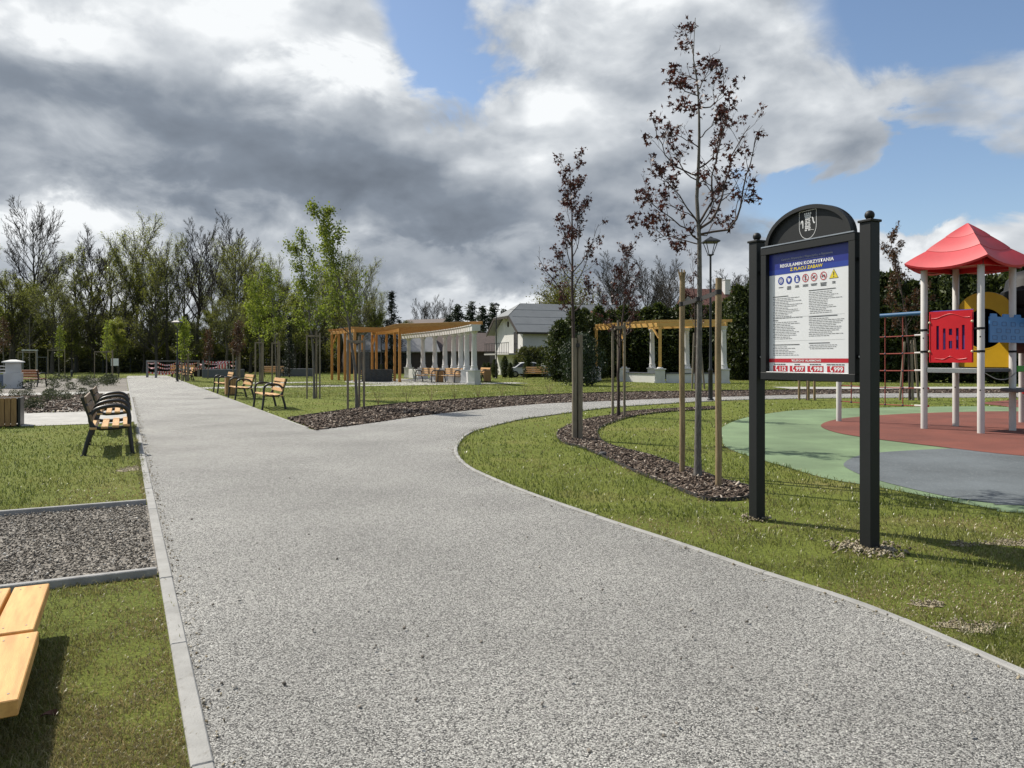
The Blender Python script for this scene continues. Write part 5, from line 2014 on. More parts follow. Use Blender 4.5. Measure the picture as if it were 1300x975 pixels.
def lettering(name, text, u, v, width, mat, lift, bold=0.0, align='CENTER', squash=1.0, parent=None, height=None):
    cu = bpy.data.curves.new(name, 'FONT')
    cu.body = text
    cu.size = 1.0
    cu.offset = bold
    cu.resolution_u = 2
    ob = bpy.data.objects.new(name, cu)
    COL.objects.link(ob)
    dg = bpy.context.evaluated_depsgraph_get()
    me = bpy.data.meshes.new_from_object(ob.evaluated_get(dg))
    bpy.data.objects.remove(ob)
    n = len(me.vertices)
    co = np.zeros(n * 3, np.float32)
    me.vertices.foreach_get('co', co)
    co = co.reshape(-1, 3)
    lo, hi = co[:, :2].min(0), co[:, :2].max(0)
    s_ = width * KU * pw / (hi[0] - lo[0])
    sz_ = s_ if height is None else height * ph / (hi[1] - lo[1])
    out = np.zeros_like(co)
    x_ = (co[:, 0] - (lo[0] + hi[0]) / 2) * s_
    out[:, 0] = PX0 + u * KU * pw + (x_ if align == 'CENTER' else x_ + width * pw / 2)
    out[:, 1] = PY - lift
    out[:, 2] = PZ1 - v * ph + (co[:, 1] - (lo[1] + hi[1]) / 2) * sz_
    me.vertices.foreach_set('co', out.ravel())
    me.materials.clear()
    me.materials.append(mat)
    me.update()
    return link(name, me, parent or poster)


flat('header_panel', [pq(0, 0, 1, 0.163, 0.001)], MT['p_navy'])
flat('header_band', [pq(0, 0.135, 1, 0.178, 0.0015)], MT['p_blue'])
lettering('small_heading', 'Centrum Aktywności i Wypoczynku w Rzeszowie', 0.5, 0.058, 0.66, MT['p_grey'], 0.002, 0.0)
flat('subline', [pq(0.24, 0.077, 0.74, 0.079, 0.002)], MT['p_grey'])
lettering('heading', 'REGULAMIN KORZYSTANIA', 0.5, 0.108, 0.69, MT['p_white'], 0.003, 0.028, height=0.028)
lettering('subheading', 'Z PLACU ZABAW', 0.5, 0.147, 0.42, MT['p_yellow'], 0.003, 0.028, height=0.027)
# pictograms
us = [0.165, 0.275, 0.382, 0.492, 0.60, 0.718, 0.842]
vi = 0.232
kk = pw / ph
icons = [
    [(0, [circ(us[0], vi, 0.040, 0.0012)]), (1, ring(us[0], vi, 0.018, 0.024, 0.002) + [circ(us[0], vi, 0.010, 0.002, 12)])],
    [(0, [circ(us[1], vi, 0.040, 0.0012)]), (1, [circ(us[1] - 0.010, vi - 0.010, 0.010, 0.002, 10), circ(us[1] + 0.012, vi - 0.006, 0.009, 0.0021, 10), seg_(us[1], vi + 0.018, us[1], vi - 0.004, 0.014, 0.0022), seg_(us[1] - .015, vi + .004, us[1] + .016, vi + .004, 0.012, 0.0023)])],
    [(0, [circ(us[2], vi, 0.040, 0.0012)]), (1, [circ(us[2] - 0.004, vi - 0.020, 0.008, 0.002, 10), pq(us[2] - 0.014, vi - 0.010, us[2] + 0.006, vi + 0.024, 0.002), circ(us[2] + 0.013, vi - 0.004, 0.006, 0.0021, 10), pq(us[2] + 0.008, vi + 0.004, us[2] + 0.019, vi + 0.024, 0.002)])]]
for i, blk in ((3, [seg_(us[3] - .006, vi + .02, us[3] + .004, vi - .016, 0.012, 0.002), circ(us[3] + .004, vi - .018, 0.006, 0.0021, 10)]),
               (4, [seg_(us[4] - .018, vi + .012, us[4] + .018, vi - .012, 0.010, 0.002), circ(us[4] - .012, vi + .004, 0.008, 0.0021, 10)]),
               (5, [circ(us[5] - .014, vi + .006, 0.008, 0.002, 10), circ(us[5] + .014, vi + .006, 0.008, 0.0021, 10), seg_(us[5] - .016, vi - .002, us[5] + .016, vi - .006, 0.010, 0.0023)])):
    u = us[i]
    icons.append([(2, ring(u, vi, 0.033, 0.040, 0.0025) + [seg_(u - 0.025, vi - 0.025 * kk, u + 0.025, vi + 0.025 * kk, 0.007, 0.0027)]), (3, blk)])
u = us[6]
icons.append([(4, [ppoly([(u - 0.050, vi + 0.026), (u + 0.050, vi + 0.026), (u, vi - 0.040)], 0.0022)]), (3, [ppoly([(u - 0.056, vi + 0.0295), (u + 0.056, vi + 0.0295), (u, vi - 0.0460)], 0.0012),
    ppoly([(u - 0.006, vi - 0.022), (u + 0.006, vi - 0.022), (u + 0.004, vi + 0.006), (u - 0.004, vi + 0.006)][::-1], 0.003), circ(u, vi + 0.016, 0.006, 0.003, 10)])])
for ic_ in icons:
    mb = MB()
    mi = []
    for m_i, qs in ic_:
        for q in qs:
            mb.add(q, [tuple(range(len(q)))])
            mi.append(m_i)
    me = bpy.data.meshes.new('pictogram')
    me.from_pydata(mb.v, [], mb.f)
    for nm in ('p_blue', 'p_white', 'p_red', 'p_ink', 'p_yellow'):
        me.materials.append(MT[nm])
    me.polygons.foreach_set('material_index', mi)
    link('pictogram', me, poster)
# captions and rules: too small to read in the photograph, printed as word-length dashes
g = random.Random(4)
dash, hair = [], []
for i, u in enumerate(us):
    for j in range((1, 3, 2, 2, 2, 3, 2)[i]):
        w = (0.042, 0.036, 0.034, 0.036, 0.044, 0.046, 0.026)[i] * g.uniform(0.7, 1.0)
        dash.append(pq(u - w, vi + 0.052 + j * 0.0105, u + w, vi + 0.0575 + j * 0.0105, 0.002))


def text_block(u0, v0, lines, wmax, head):
    v = v0
    dash.append(pq(u0, v, u0 + head, v + 0.0055, 0.002))
    dash.append(pq(u0, v + .001, u0 + 0.008, v + 0.0065, 0.0023))
    v += 0.018
    for _ in range(lines):
        u = u0 + g.choice((0.0, 0.0, 0.012))
        end = u0 + wmax * g.uniform(0.5, 1.0)
        while u < end:
            w = g.uniform(0.012, 0.05)
            hair.append(pq(u, v, min(u + w, end), v + 0.0034, 0.002))
            u += w + 0.006
        v += 0.0138


text_block(0.055, 0.360, 13, 0.40, 0.21)
text_block(0.535, 0.335, 13, 0.43, 0.33)
text_block(0.055, 0.560, 11, 0.40, 0.07)
text_block(0.535, 0.545, 11, 0.43, 0.35)
text_block(0.055, 0.765, 6, 0.36, 0.36)
text_block(0.535, 0.757, 3, 0.40, 0.26)
tag(flat('caption_print', dash, MT['p_ink']), kind='stuff')
tag(flat('rules_print', hair, MT['p_ink']), kind='stuff')
flat('divider_line', [pq(0.05, 0.539, 0.97, 0.5405, 0.0015), pq(0.05, 0.735, 0.97, 0.7365, 0.0015)], MT['p_grey'])
flat('alarm_band', [pq(0, 0.883, 1, 0.916, 0.0015)], MT['p_red'])
lettering('alarm_heading', 'TELEFONY ALARMOWE', 0.5, 0.8995, 0.38, MT['p_white'], 0.003, 0.02, height=0.017)
boxes_, phones, caps = [], [], []
for i, (u, txt) in enumerate(((0.155, '112'), (0.385, '997'), (0.617, '998'), (0.862, '999'))):
    boxes_.append(pq(u - 0.100, 0.943, u + 0.100, 0.991, 0.0015))
    lettering('phone_number', txt, u + 0.036, 0.967, 0.108 if i else 0.085, MT['p_white'], 0.003, 0.03, height=0.036)
    c = u - 0.058
    k = pw / ph
    for a in range(6):
        t0, t1 = R(95 + a * 25), R(95 + (a + 1) * 25)
        phones.append(seg_(c + 0.026 + 0.028 * math.cos(t0), 0.963 - 0.028 * k * math.sin(t0), c + 0.026 + 0.028 * math.cos(t1), 0.963 - 0.028 * k * math.sin(t1), 0.011, 0.0025 + a * 0.0001))
    phones.append(seg_(c - 0.002, 0.953, c + 0.014, 0.951, 0.018, 0.0033))
    phones.append(seg_(c + 0.010, 0.984, c + 0.028, 0.981, 0.018, 0.0034))
    w = (0.085, 0.036, 0.07, 0.105)[i]
    x_ = u - w
    while x_ < u + w - 0.01:
        ww = g.uniform(0.02, 0.05)
        caps.append(pq(x_, 0.9275, min(x_ + ww, u + w), 0.9345, 0.002))
        x_ += ww + 0.006
flat('phone_box', boxes_, MT['p_red'])
flat('phone_icon', phones, MT['p_white'])
flat('phone_caption', caps, MT['p_ink'])

# crest on the arch
CY = -0.0095
cz, cw, ch_ = bz1 + 0.150, 0.092, 0.13


def cp(pts, lift=0.0):
    return [(x, CY - lift, cz + z) for x, z in pts]


mbc = MB()
sh = [(-cw, ch_ * .86), (cw, ch_ * .86), (cw, -0.02)] + [(cw * math.cos(t), -0.02 - (ch_ - .02) * math.sin(t)) for t in np.linspace(0.25, PI - 0.25, 12)] + [(-cw, -0.02)]
for i in range(len(sh)):
    a, b = Vector((sh[i][0], 0, sh[i][1])), Vector((sh[(i + 1) % len(sh)][0], 0, sh[(i + 1) % len(sh)][1]))
    mbc.bar((a.x, CY, cz + a.z), (b.x, CY, cz + b.z), 0.002, 0.0045, up=(0, 1, 0)) if False else mbc.add(
        *(lambda d, nrm: ([(a.x + nrm.x, CY, cz + a.z + nrm.z), (b.x + nrm.x, CY, cz + b.z + nrm.z), (b.x - nrm.x, CY, cz + b.z - nrm.z), (a.x - nrm.x, CY, cz + a.z - nrm.z)], [(0, 1, 2, 3)]))(
            (b - a), Vector((-(b - a).z, 0, (b - a).x)).normalized() * 0.0022))
for r_i in range(9):        # tower of small blocks, wider at foot and battlement
    z0 = -0.062 + r_i * 0.0155
    hw = 0.031 - 0.0009 * r_i if r_i < 7 else 0.034
    nbk = 5
    for c_i in range(nbk):
        if 2 < r_i < 6 and c_i == 2 and r_i != 4:
            continue
        if r_i == 0 and c_i == 2:
            continue
        w_ = 2 * hw / nbk
        x0 = -hw + c_i * w_ + (w_ * 0.25 if r_i % 2 else 0)
        mbc.add(cp([(x0 + .0008, z0 + .0012), (x0 + w_ - .0024, z0 + .0012), (x0 + w_ - .0024, z0 + .0135), (x0 + .0008, z0 + .0135)], 0.0004), [(0, 1, 2, 3)])
for c_i in range(4):
    x0 = -0.036 + c_i * 0.0205
    mbc.add(cp([(x0, 0.078), (x0 + 0.0125, 0.078), (x0 + 0.0125, 0.094), (x0, 0.094)], 0.0004), [(0, 1, 2, 3)])


def crest_stroke(pts, ws):
    P_ = catmull(pts, 5)
    W_ = np.interp(np.linspace(0, 1, len(P_)), np.linspace(0, 1, len(ws)), ws)
    T_ = np.gradient(P_, axis=0)
    T_ /= np.linalg.norm(T_, axis=1)[:, None]
    for i in range(len(P_) - 1):
        n0, n1 = np.array([-T_[i][1], T_[i][0]]) * W_[i], np.array([-T_[i + 1][1], T_[i + 1][0]]) * W_[i + 1]
        mbc.add(cp([P_[i] + n0, P_[i] - n0, P_[i + 1] - n1, P_[i + 1] + n1], 0.0006), [(0, 1, 2, 3)])


crest_stroke([(-0.052, -0.035), (-0.052, 0.0), (-0.056, 0.028), (-0.068, 0.024), (-0.074, 0.004)], [0.003, 0.005, 0.006, 0.005, 0.002])
crest_stroke([(0.044, 0.048), (0.055, 0.040), (0.060, 0.015), (0.070, -0.002), (0.078, 0.002)], [0.002, 0.006, 0.005, 0.006, 0.002])
crest_stroke([(0.034, -0.054), (0.05, -0.058), (0.068, -0.060)], [0.0015, 0.0015, 0.001])
me = bpy.data.meshes.new('crest')
me.from_pydata(mbc.v, [], mbc.f)
me.materials.append(MT['p_white'])
link('crest', me, IB)

# ------------------------------------------------------------------ playground climber
PGc = np.array((9.62, 15.73))
PGa = math.atan2(0.49, 0.87)
PG = thing('playground_climber', 'playground tower with red pagoda roof, white posts and coloured panels', 'playground tower', (PGc[0], PGc[1], 0), PGa)
hs = 0.585
# local: +X along a (to the right and away), -Y towards the viewer's right front; P1=(-,+) is left, P3=(-,-) front, P4=(+,-), P2=(+,+)
corner = {'P1': (-hs, hs), 'P2': (hs, hs), 'P3': (-hs, -hs), 'P4': (hs, -hs)}
for nm, (x, y) in corner.items():
    p = MB().lathe([(0.066, 0), (0.066, 3.62), (0.05, 3.64)], (x, y, 0), 20).build('post', MT['white_post'], PG, smooth=50)
    for z in (2.12, 1.66):
        MB().lathe([(0.075, -0.022), (0.075, 0.022)], (x, y, z), 16).build('clamp', MT['plastic_black'], p, smooth=40)
    for z in (0.88, 1.95):
        MB().sphere((x * 1.0 - 0.0, y, z), 0.0, 6) if False else MB().sphere((x - 0.062, y - 0.02, z), 0.016, 8).build('bolt_cap', MT['plastic_black'], p, smooth=60)
# roof: three tiers, upturned corners


def roof_tier(h0, h1, z0, z1, sag0, sag1, thick=0.03):
    """square ring from half-side h0 at z0 (eave) up to half-side h1 at z1; eaves sag between the corners"""
    n = 10
    vs, fs = [], []
    rings = 5
    per = 4 * n
    for k in range(rings):
        f = k / (rings - 1)
        h = h0 + (h1 - h0) * f
        z = z0 + (z1 - z0) * (f ** 0.9)
        sg = sag0 + (sag1 - sag0) * f
        for side in range(4):
            for i in range(n):
                t = -1 + 2 * i / n
                x, y = (t, -1) if side == 0 else (1, t) if side == 1 else (-t, 1) if side == 2 else (-1, -t)
                dip = (1 - t * t)
                bul = 1 + 0.03 * dip
                vs.append((x * h * bul, y * h * bul, z - sg * dip))
    for k in range(rings - 1):
        for i in range(per):
            fs.append((k * per + i, k * per + (i + 1) % per, (k + 1) * per + (i + 1) % per, (k + 1) * per + i))
    # underside lip
    b = len(vs)
    for i in range(per):
        v = vs[i]
        vs.append((v[0] * 0.985, v[1] * 0.985, v[2] - thick))
    for i in range(per):
        v = vs[i]
        vs.append((v[0] * 0.90, v[1] * 0.90, v[2] - thick * 0.3))
    for i in range(per):
        j = (i + 1) % per
        fs.append((i, b + i, b + j, j))
        fs.append((b + i, b + per + i, b + per + j, b + j))
    return MB().add(vs, fs)


roof = thing('roof', None, None)
del_empty = roof
bpy.data.objects.remove(roof)
e0 = 0.86
r1_ = roof_tier(e0, 0.52, 3.555, 3.84, 0.16, 0.075, 0.045).build('roof', MT['roof_red'], PG, smooth=35)
r2_ = roof_tier(0.555, 0.27, 3.825, 4.12, 0.085, 0.045, 0.02).build('roof_tier', MT['roof_red'], r1_, smooth=35)
r3_ = roof_tier(0.295, 0.012, 4.105, 4.37, 0.05, 0.0, 0.02).build('roof_tier', MT['roof_red'], r1_, smooth=35)
und = MB()
und.box((0, 0, 3.50), (1.30, 1.30, 0.02)).box((0, -0.70, 3.45), (1.35, 0.03, 0.12)).box((-0.70, 0, 3.45), (0.03, 1.35, 0.12)).box((0, 0.70, 3.45), (1.35, 0.03, 0.12)).box((0.70, 0, 3.45), (0.03, 1.35, 0.12))
und.build('roof_lining', MT['plastic_red'], r1_)


# red panel with slots on the P1-P3 side (x = -hs)
def panel_x(name, mat, xx, y0, y1, z0, z1, thick, parent, holes=()):
    """panel in the YZ plane built from strips round its slots"""
    mb = MB()
    ys = sorted({y0, y1, *[h[0] for h in holes], *[h[1] for h in holes]})
    for a, b in zip(ys[:-1], ys[1:]):
        cuts = sorted([(h[2], h[3]) for h in holes if h[0] <= a + 1e-6 and h[1] >= b - 1e-6])
        z = z0
        for c0, c1 in cuts + [(z1, z1)]:
            if c0 > z + 1e-6:
                mb.box((xx, (a + b) / 2, (z + c0) / 2), (thick, b - a, c0 - z))
            z = c1
    return mb.build(name, mat, parent)


hol = []
for k, yy in enumerate((-0.26, -0.14, 0.0, 0.13, 0.27)):
    if k == 2:
        hol += [(yy - 0.035, yy + 0.035, 1.72, 1.88), (yy - 0.035, yy + 0.035, 2.0, 2.13)]
    else:
        zz = 2.20 if k in (0, 4) else 2.14
        hol.append((yy - 0.028, yy + 0.028, 1.70, zz))
panel_x('red_panel', MT['plastic_red'], -hs - 0.03, -0.45, 0.45, 1.43, 2.50, 0.022, PG, hol)
rp_ = [c for c in PG.children if c.name.startswith('red_panel')][0]
wav = [(-0.40, 2.36), (-0.28, 2.36), (-0.14, 2.41), (0.0, 2.44), (0.14, 2.41), (0.28, 2.36), (0.40, 2.36)]
wav2 = [(-0.33, 1.52), (-0.15, 1.50), (0.0, 1.56), (0.15, 1.50), (0.33, 1.52)]
mb = MB()
for w_ in (wav, wav2):
    c_ = catmull(w_, 5)
    mb.tube([(-hs - 0.043, p[0], p[1]) for p in c_], 0.008, 5)
mb.tube([(-hs - 0.043, -0.43, z) for z in (1.46, 2.46)], 0.008, 5)
mb.tube([(-hs - 0.043, 0.43, z) for z in (1.46, 2.46)], 0.008, 5)
mb.build('moulded_rim', MT['plastic_red'], rp_)
for yy in (-0.44, 0.44):
    for z in (1.66, 2.27):
        MB().sphere((-hs - 0.047, yy, z), 0.026, 10).build('panel_bolt', MT['bolt'], rp_, smooth=60)
panel_x('violet_backing', MT['violet'], -hs + 0.03, -0.42, 0.46, 1.46, 2.52, 0.015, PG)
# clamps reaching to the panel
for y_, s_ in ((hs, -1), (-hs, 1)):
    for z in (1.66, 2.27 if False else 2.12):
        MB().box((-hs - 0.012, y_ + s_ * 0.08, z), (0.03, 0.11, 0.035)).build('panel_clamp', MT['plastic_black'], PG, bevel=0.004)
# blue castle-wall panel on the P3-P4 side (y = -hs), outside
bx0, bx1, bz_0, bz_1 = -0.42, 0.95, 1.84, 2.36
prof = [(bx0, bz_0), (bx1, bz_0), (bx1, bz_1)]
x = bx1
for i in range(3):
    prof += [(x - 0.20, bz_1), (x - 0.22, bz_1 + 0.06), (x - 0.42, bz_1 + 0.06), (x - 0.44, bz_1)]
    x -= 0.45
prof = [p for p in prof if p[0] >= bx0 + 0.02 or p[1] == bz_0] + [(bx0, bz_1)]
bp_ = MB().prism(prof, -hs - 0.085, -hs - 0.060).build('blue_panel', MT['plastic_blue'], PG)
mb = MB()
for r_i, z in enumerate((1.90, 2.04, 2.18)):
    for c_i in range(4):
        x = bx0 + 0.10 + c_i * 0.34 + (0.15 if r_i % 2 else 0)
        w_, h_ = 0.16, 0.075
        if x + w_ > bx1 - .05:
            continue
        q = [(x, z), (x + w_, z), (x + w_, z + h_), (x, z + h_)]
        for a in range(4):
            p, s_ = q[a], q[(a + 1) % 4]
            mb.bar((p[0], -hs - 0.0865, p[1]), (s_[0], -hs - 0.0865, s_[1]), 0.004, 0.009)
mb.build('brick_outline', MT['plastic_dblue'], bp_)
# yellow tunnel panel on the P2-P4 side (x = +hs)
ypts = [(-0.60, 1.33), (0.60, 1.33), (0.60, 2.45)] + [(0.60 * math.cos(t), 2.45 + 0.50 * math.sin(t)) for t in np.linspace(0.15, PI - 0.15, 12)] + [(-0.60, 2.45)]
hc, hr = (0.0, 2.16), 0.43
mb = MB()
nn_ = 40
out_ = resample(np.array(ypts + ypts[:1]), 0.01)
ang_o = np.arctan2(out_[:, 1] - hc[1], out_[:, 0] - hc[0])
vs, fs = [], []
for i in range(nn_):
    t = -PI + 2 * PI * i / nn_
    j = int(np.argmin(np.abs(np.angle(np.exp(1j * (ang_o - t))))))
    for xx in (hs + 0.02, hs + 0.05):
        vs.append((xx, hc[0] + hr * math.cos(t), hc[1] + hr * math.sin(t)))
        vs.append((xx, out_[j][0], out_[j][1]))
for i in range(nn_):
    a, b = i * 4, ((i + 1) % nn_) * 4
    fs += [(a, a + 1, b + 1, b), (a + 2, b + 2, b + 3, a + 3), (a, b, b + 2, a + 2), (a + 1, a + 3, b + 3, b + 1)]
MB().add(vs, fs).build('yellow_panel', MT['plastic_yellow'], PG)
tp = [(hs + 0.02, 0, 2.16), (hs + 0.6, 0, 2.15), (hs + 1.5, -.05, 2.08), (hs + 2.2, -.3, 1.85), (hs + 2.6, -.8, 1.45), (hs + 2.7, -1.4, 1.05), (hs + 2.7, -2.0, 0.7), (hs + 2.7, -2.6, 0.55)]
tl = catmull(tp, 6)
rr_ = [0.43 + (0.03 if i % 6 == 0 else 0) for i in range(len(tl))]
MB().tube([tuple(p) for p in tl], rr_, 24, caps=False).build('tube_slide', MT['plastic_black'], PG, smooth=50)
mb = MB()
mb.lathe([(0.62, 2.25), (0.66, 2.3), (0.66, 2.55), (0.60, 2.6), (0.66, 2.65), (0.66, 2.95), (0.60, 3.0), (0.56, 3.2), (0.40, 3.38), (0.1, 3.45)], (1.62, -0.55, 0), 24)
mb.build('tube_hood', MT['plastic_black'], PG, smooth=40)
# floor of the tower, step disc, chain, far parts
MB().box((0, 0, 1.275), (1.15, 1.15, 0.07)).build('platform', MT['deckgrey'], PG, bevel=0.006)
MB().box((-hs, 0, 1.265), (0.05, 1.03, 0.10)).build('platform_edge', MT['steel'], PG, bevel=0.004)
disc = [(0.62 * math.cos(t) + 0.60, -hs - 0.30 + 0.45 * math.sin(t)) for t in np.linspace(0, 2 * PI, 25)[:-1]]
MB().prism(disc, 0.84, 0.90, 'z').build('step_platform', MT['deckgrey'], PG, bevel=0.01)
mb = MB()
c_ = catmull([(-hs, -hs - 0.08, 1.22), (-0.2, -hs - 0.1, 1.10), (0.2, -hs - 0.1, 1.10), (hs, -hs - 0.06, 1.22)], 6)
mb.tube([tuple(p) for p in c_], 0.010, 6)
mb.build('chain', MT['steel'], PG, smooth=50)
MB().box((hs + 0.42, -hs - 0.07, 1.30), (0.75, 0.04, 0.13)).build('green_bar', MT['plastic_green'], PG, bevel=0.01)
MB().prism([(-0.05, 1.38), (0.10, 1.33), (0.35, 1.33), (0.30, 1.62)], hs - 0.10, hs - 0.08, 'x').build('yellow_flap', MT['plastic_yellow'], PG) if False else None
P5 = np.array(G(1297, 537)) - PGc
ca, sa = math.cos(-PGa), math.sin(-PGa)
p5 = (P5[0] * ca - P5[1] * sa, P5[0] * sa + P5[1] * ca)
MB().lathe([(0.060, 0), (0.060, 1.70)], (p5[0], p5[1], 0), 16).build('post', MT['white_post'], PG, smooth=50)
MB().box((p5[0] + 0.4, p5[1] - 0.05, 1.74), (0.95, 0.10, 0.07)).build('timber_bar', MT['bin_wood'], PG, bevel=0.005)
MB().box((p5[0] + 0.35, p5[1] - 0.08, 0.72), (0.9, 0.05, 0.05)).build('red_bar', MT['plastic_red'], PG, bevel=0.01)
# net side: P1 towards the outer post
P0n = np.array(G(1065, 535.5)) - PGc
p0 = (P0n[0] * ca - P0n[1] * sa, P0n[0] * sa + P0n[1] * ca)
p1 = corner['P1']
MB().lathe([(0.060, 0), (0.060, 2.62), (0.04, 2.64)], (p0[0], p0[1], 0), 16).build('post', MT['white_post'], PG, smooth=50)
MB().tube([(p0[0], p0[1], 2.47), (p1[0], p1[1], 2.49)], 0.045, 14).build('top_bar', MT['blue_bar'], PG, smooth=50)
net = thing('climbing_net', None, None)
net.parent = PG


def netp(f, z, sag=0.0):
    return (p0[0] + (p1[0] - p0[0]) * f, p0[1] + (p1[1] - p0[1]) * f, z - sag * 4 * f * (1 - f))


zs = (0.50, 0.88, 1.26, 1.64, 2.02)
fsx = (0.16, 0.36, 0.57, 0.77)
for z in zs:
    MB().tube([netp(f, z, 0.02) for f in np.linspace(0.03, 0.97, 9)], 0.011, 6).build('net_rope', MT['rope'], net)
    for f in (0.94,):
        MB().tube([netp(0.90, z, 0.01), netp(0.97, z, 0.0)], 0.020, 8).build('rope_sleeve', MT['white_post'], net)
    MB().sphere((p1[0] + 0.045, p1[1] - 0.06, z), 0.026, 8).build('rope_bolt', MT['plastic_red'], net, smooth=60)
for f in fsx:
    MB().tube([netp(f, 0.48, 0.02), netp(f, 1.2), netp(f, 2.47)], 0.011, 6).build('net_rope', MT['rope'], net)
    for z in zs:
        MB().sphere(netp(f, z, 0.02), 0.026, 8).build('net_knot', MT['knot'], net, smooth=60)

# ------------------------------------------------------------------ street lamps
def make_lamp(label, loc, H):
    o = thing('street_lamp', label, 'street lamp', loc, 0, 'black park lamps')
    MB().lathe([(0.12, 0), (0.12, 0.05), (0.085, 0.08), (0.08, 1.05), (0.095, 1.08), (0.095, 1.12), (0.055, 1.18), (0.046, 2.2), (0.036, H - 0.72), (0.07, H - 0.70), (0.07, H - 0.66)], (0, 0, 0), 14).build('pole', MT['black'], o, smooth=45)
    mb = MB()
    for a in range(4):
        t = a * PI / 2 + PI / 4
        mb.bar((math.cos(t) * 0.10, math.sin(t) * 0.10, H - 0.66), (math.cos(t) * 0.30, math.sin(t) * 0.30, H - 0.20), 0.022, 0.022)
    mb.box((0, 0, H - 0.665), (0.20, 0.20, 0.03))
    la = mb.build('lantern_cage', MT['black'], o)
    MB().lathe([(0.09, -0.64), (0.22, -0.22)], (0, 0, H), 12).build('lantern_glass', MT['lantern_glass'], la, smooth=50) if False else None
    MB().lathe([(0.40, H - 0.22), (0.40, H - 0.18), (0.24, H - 0.10), (0.12, H - 0.06), (0.06, H - 0.02), (0.02, H)], (0, 0, 0), 4).build('lantern_roof', MT['black'], la)
    return o


make_lamp('black lantern lamp right of the tallest maple', G(902, 508.5), 5.95)
make_lamp('black lantern lamp before the white house', G(630, 480.5), 5.9)
make_lamp('black lantern lamp beside the far path by the tape fence', G(225, 484.5), 4.15)
make_lamp('thin black lamp seen between the timber pergola posts', (at(484, 478, 60).x, 60, 0), 3.9)
for c in scene.objects:
    if c.name.startswith('lantern_roof'):
        c.rotation_euler = (0, 0, PI / 4)

# ------------------------------------------------------------------ timber and stone pergola
PE = thing('pergola', 'curved timber pergola joined to a curve of white stone columns', 'pergola', (0, 0, 0))


def tpost(x, y, h, w=0.16, mat=None, z0=0.0):
    return MB().box((0, 0, 0), (w, w, h)).build('timber_post', mat or MT['pergola'], PE, (x, y, z0 + h / 2), (0, 0, 0.35), bevel=0.008)


left_row = [(at(421.5, 482, 54).x, 54.0), (at(430, 482, 53.2).x, 53.2), (at(438, 482, 52.0).x, 52.0), (at(443.5, 482, 51.0).x, 51.0), (at(450.5, 482, 49.6).x, 49.6)]
right_row = [(at(472.5, 480, 56).x, 56.0), (at(490.5, 481, 53.5).x, 53.5), (at(501, 483, 50.6).x, 50.6), (at(507.5, 484, 48.6).x, 48.6)]
ZB = 3.30
for q in left_row + right_row:
    tpost(q[0], q[1], ZB)
# second row behind the left wing
for q in left_row[:4:2]:
    tpost(q[0] + 1.9, q[1] + 1.6, ZB)


def beam(a, b, w, h, z, mat, ext=0.0, name='beam'):
    a, b = Vector((a[0], a[1], z)), Vector((b[0], b[1], z))
    d = (b - a)
    L_ = d.length + 2 * ext
    c = (a + b) / 2
    return MB().box((0, 0, 0), (L_, w, h)).build(name, mat, PE, c, (0, -math.asin(d.normalized().z), math.atan2(d.y, d.x)), bevel=0.006)


for row in (left_row, right_row):
    for i in range(len(row) - 1):
        beam(row[i], row[i + 1], 0.12, 0.20, ZB + 0.10, MT['pergola_beam'], 0.02 if 0 < i < len(row) - 2 else 0.1)
# braces
for row in (left_row, right_row):
    a, b = Vector((*row[0], 0)), Vector((*row[1], 0))
    d = (b - a).normalized()
    MB().bar((a.x + d.x * .08, a.y + d.y * .08, ZB - 0.75), (a.x + d.x * .75, a.y + d.y * .75, ZB), 0.08, 0.10).build('brace', MT['pergola'], PE)
cols_px = [(519, 60.0), (537, 56.6), (552, 54.0), (565, 51.6), (576, 49.5), (585, 47.7), (592.5, 46.1), (602, 44.0)]
cols = [((px - 650) / F * d, d) for px, d in cols_px]
col_prof = [(0.27, 0.0), (0.27, 0.10), (0.23, 0.16), (0.25, 0.22), (0.205, 0.28), (0.195, 0.9), (0.165, 2.0), (0.18, 2.03), (0.18, 2.07), (0.165, 2.10), (0.24, 2.22), (0.26, 2.24), (0.26, 2.30)]
PED = 0.80
for i, (x, y) in enumerate(cols):
    pd = MB().box((0, 0, PED / 2), (0.52, 0.52, PED)).box((0, 0, PED + 0.03), (0.59, 0.59, 0.06)).box((0, 0, 0.06), (0.59, 0.59, 0.12)).build('pedestal', MT['stone_white'], PE, (x, y, 0), (0, 0, 0.9))
    MB().lathe([(r_ * 0.84, z_) for r_, z_ in col_prof], (0, 0, PED + 0.06), 18).build('column', MT['stone_white'], pd, smooth=40)
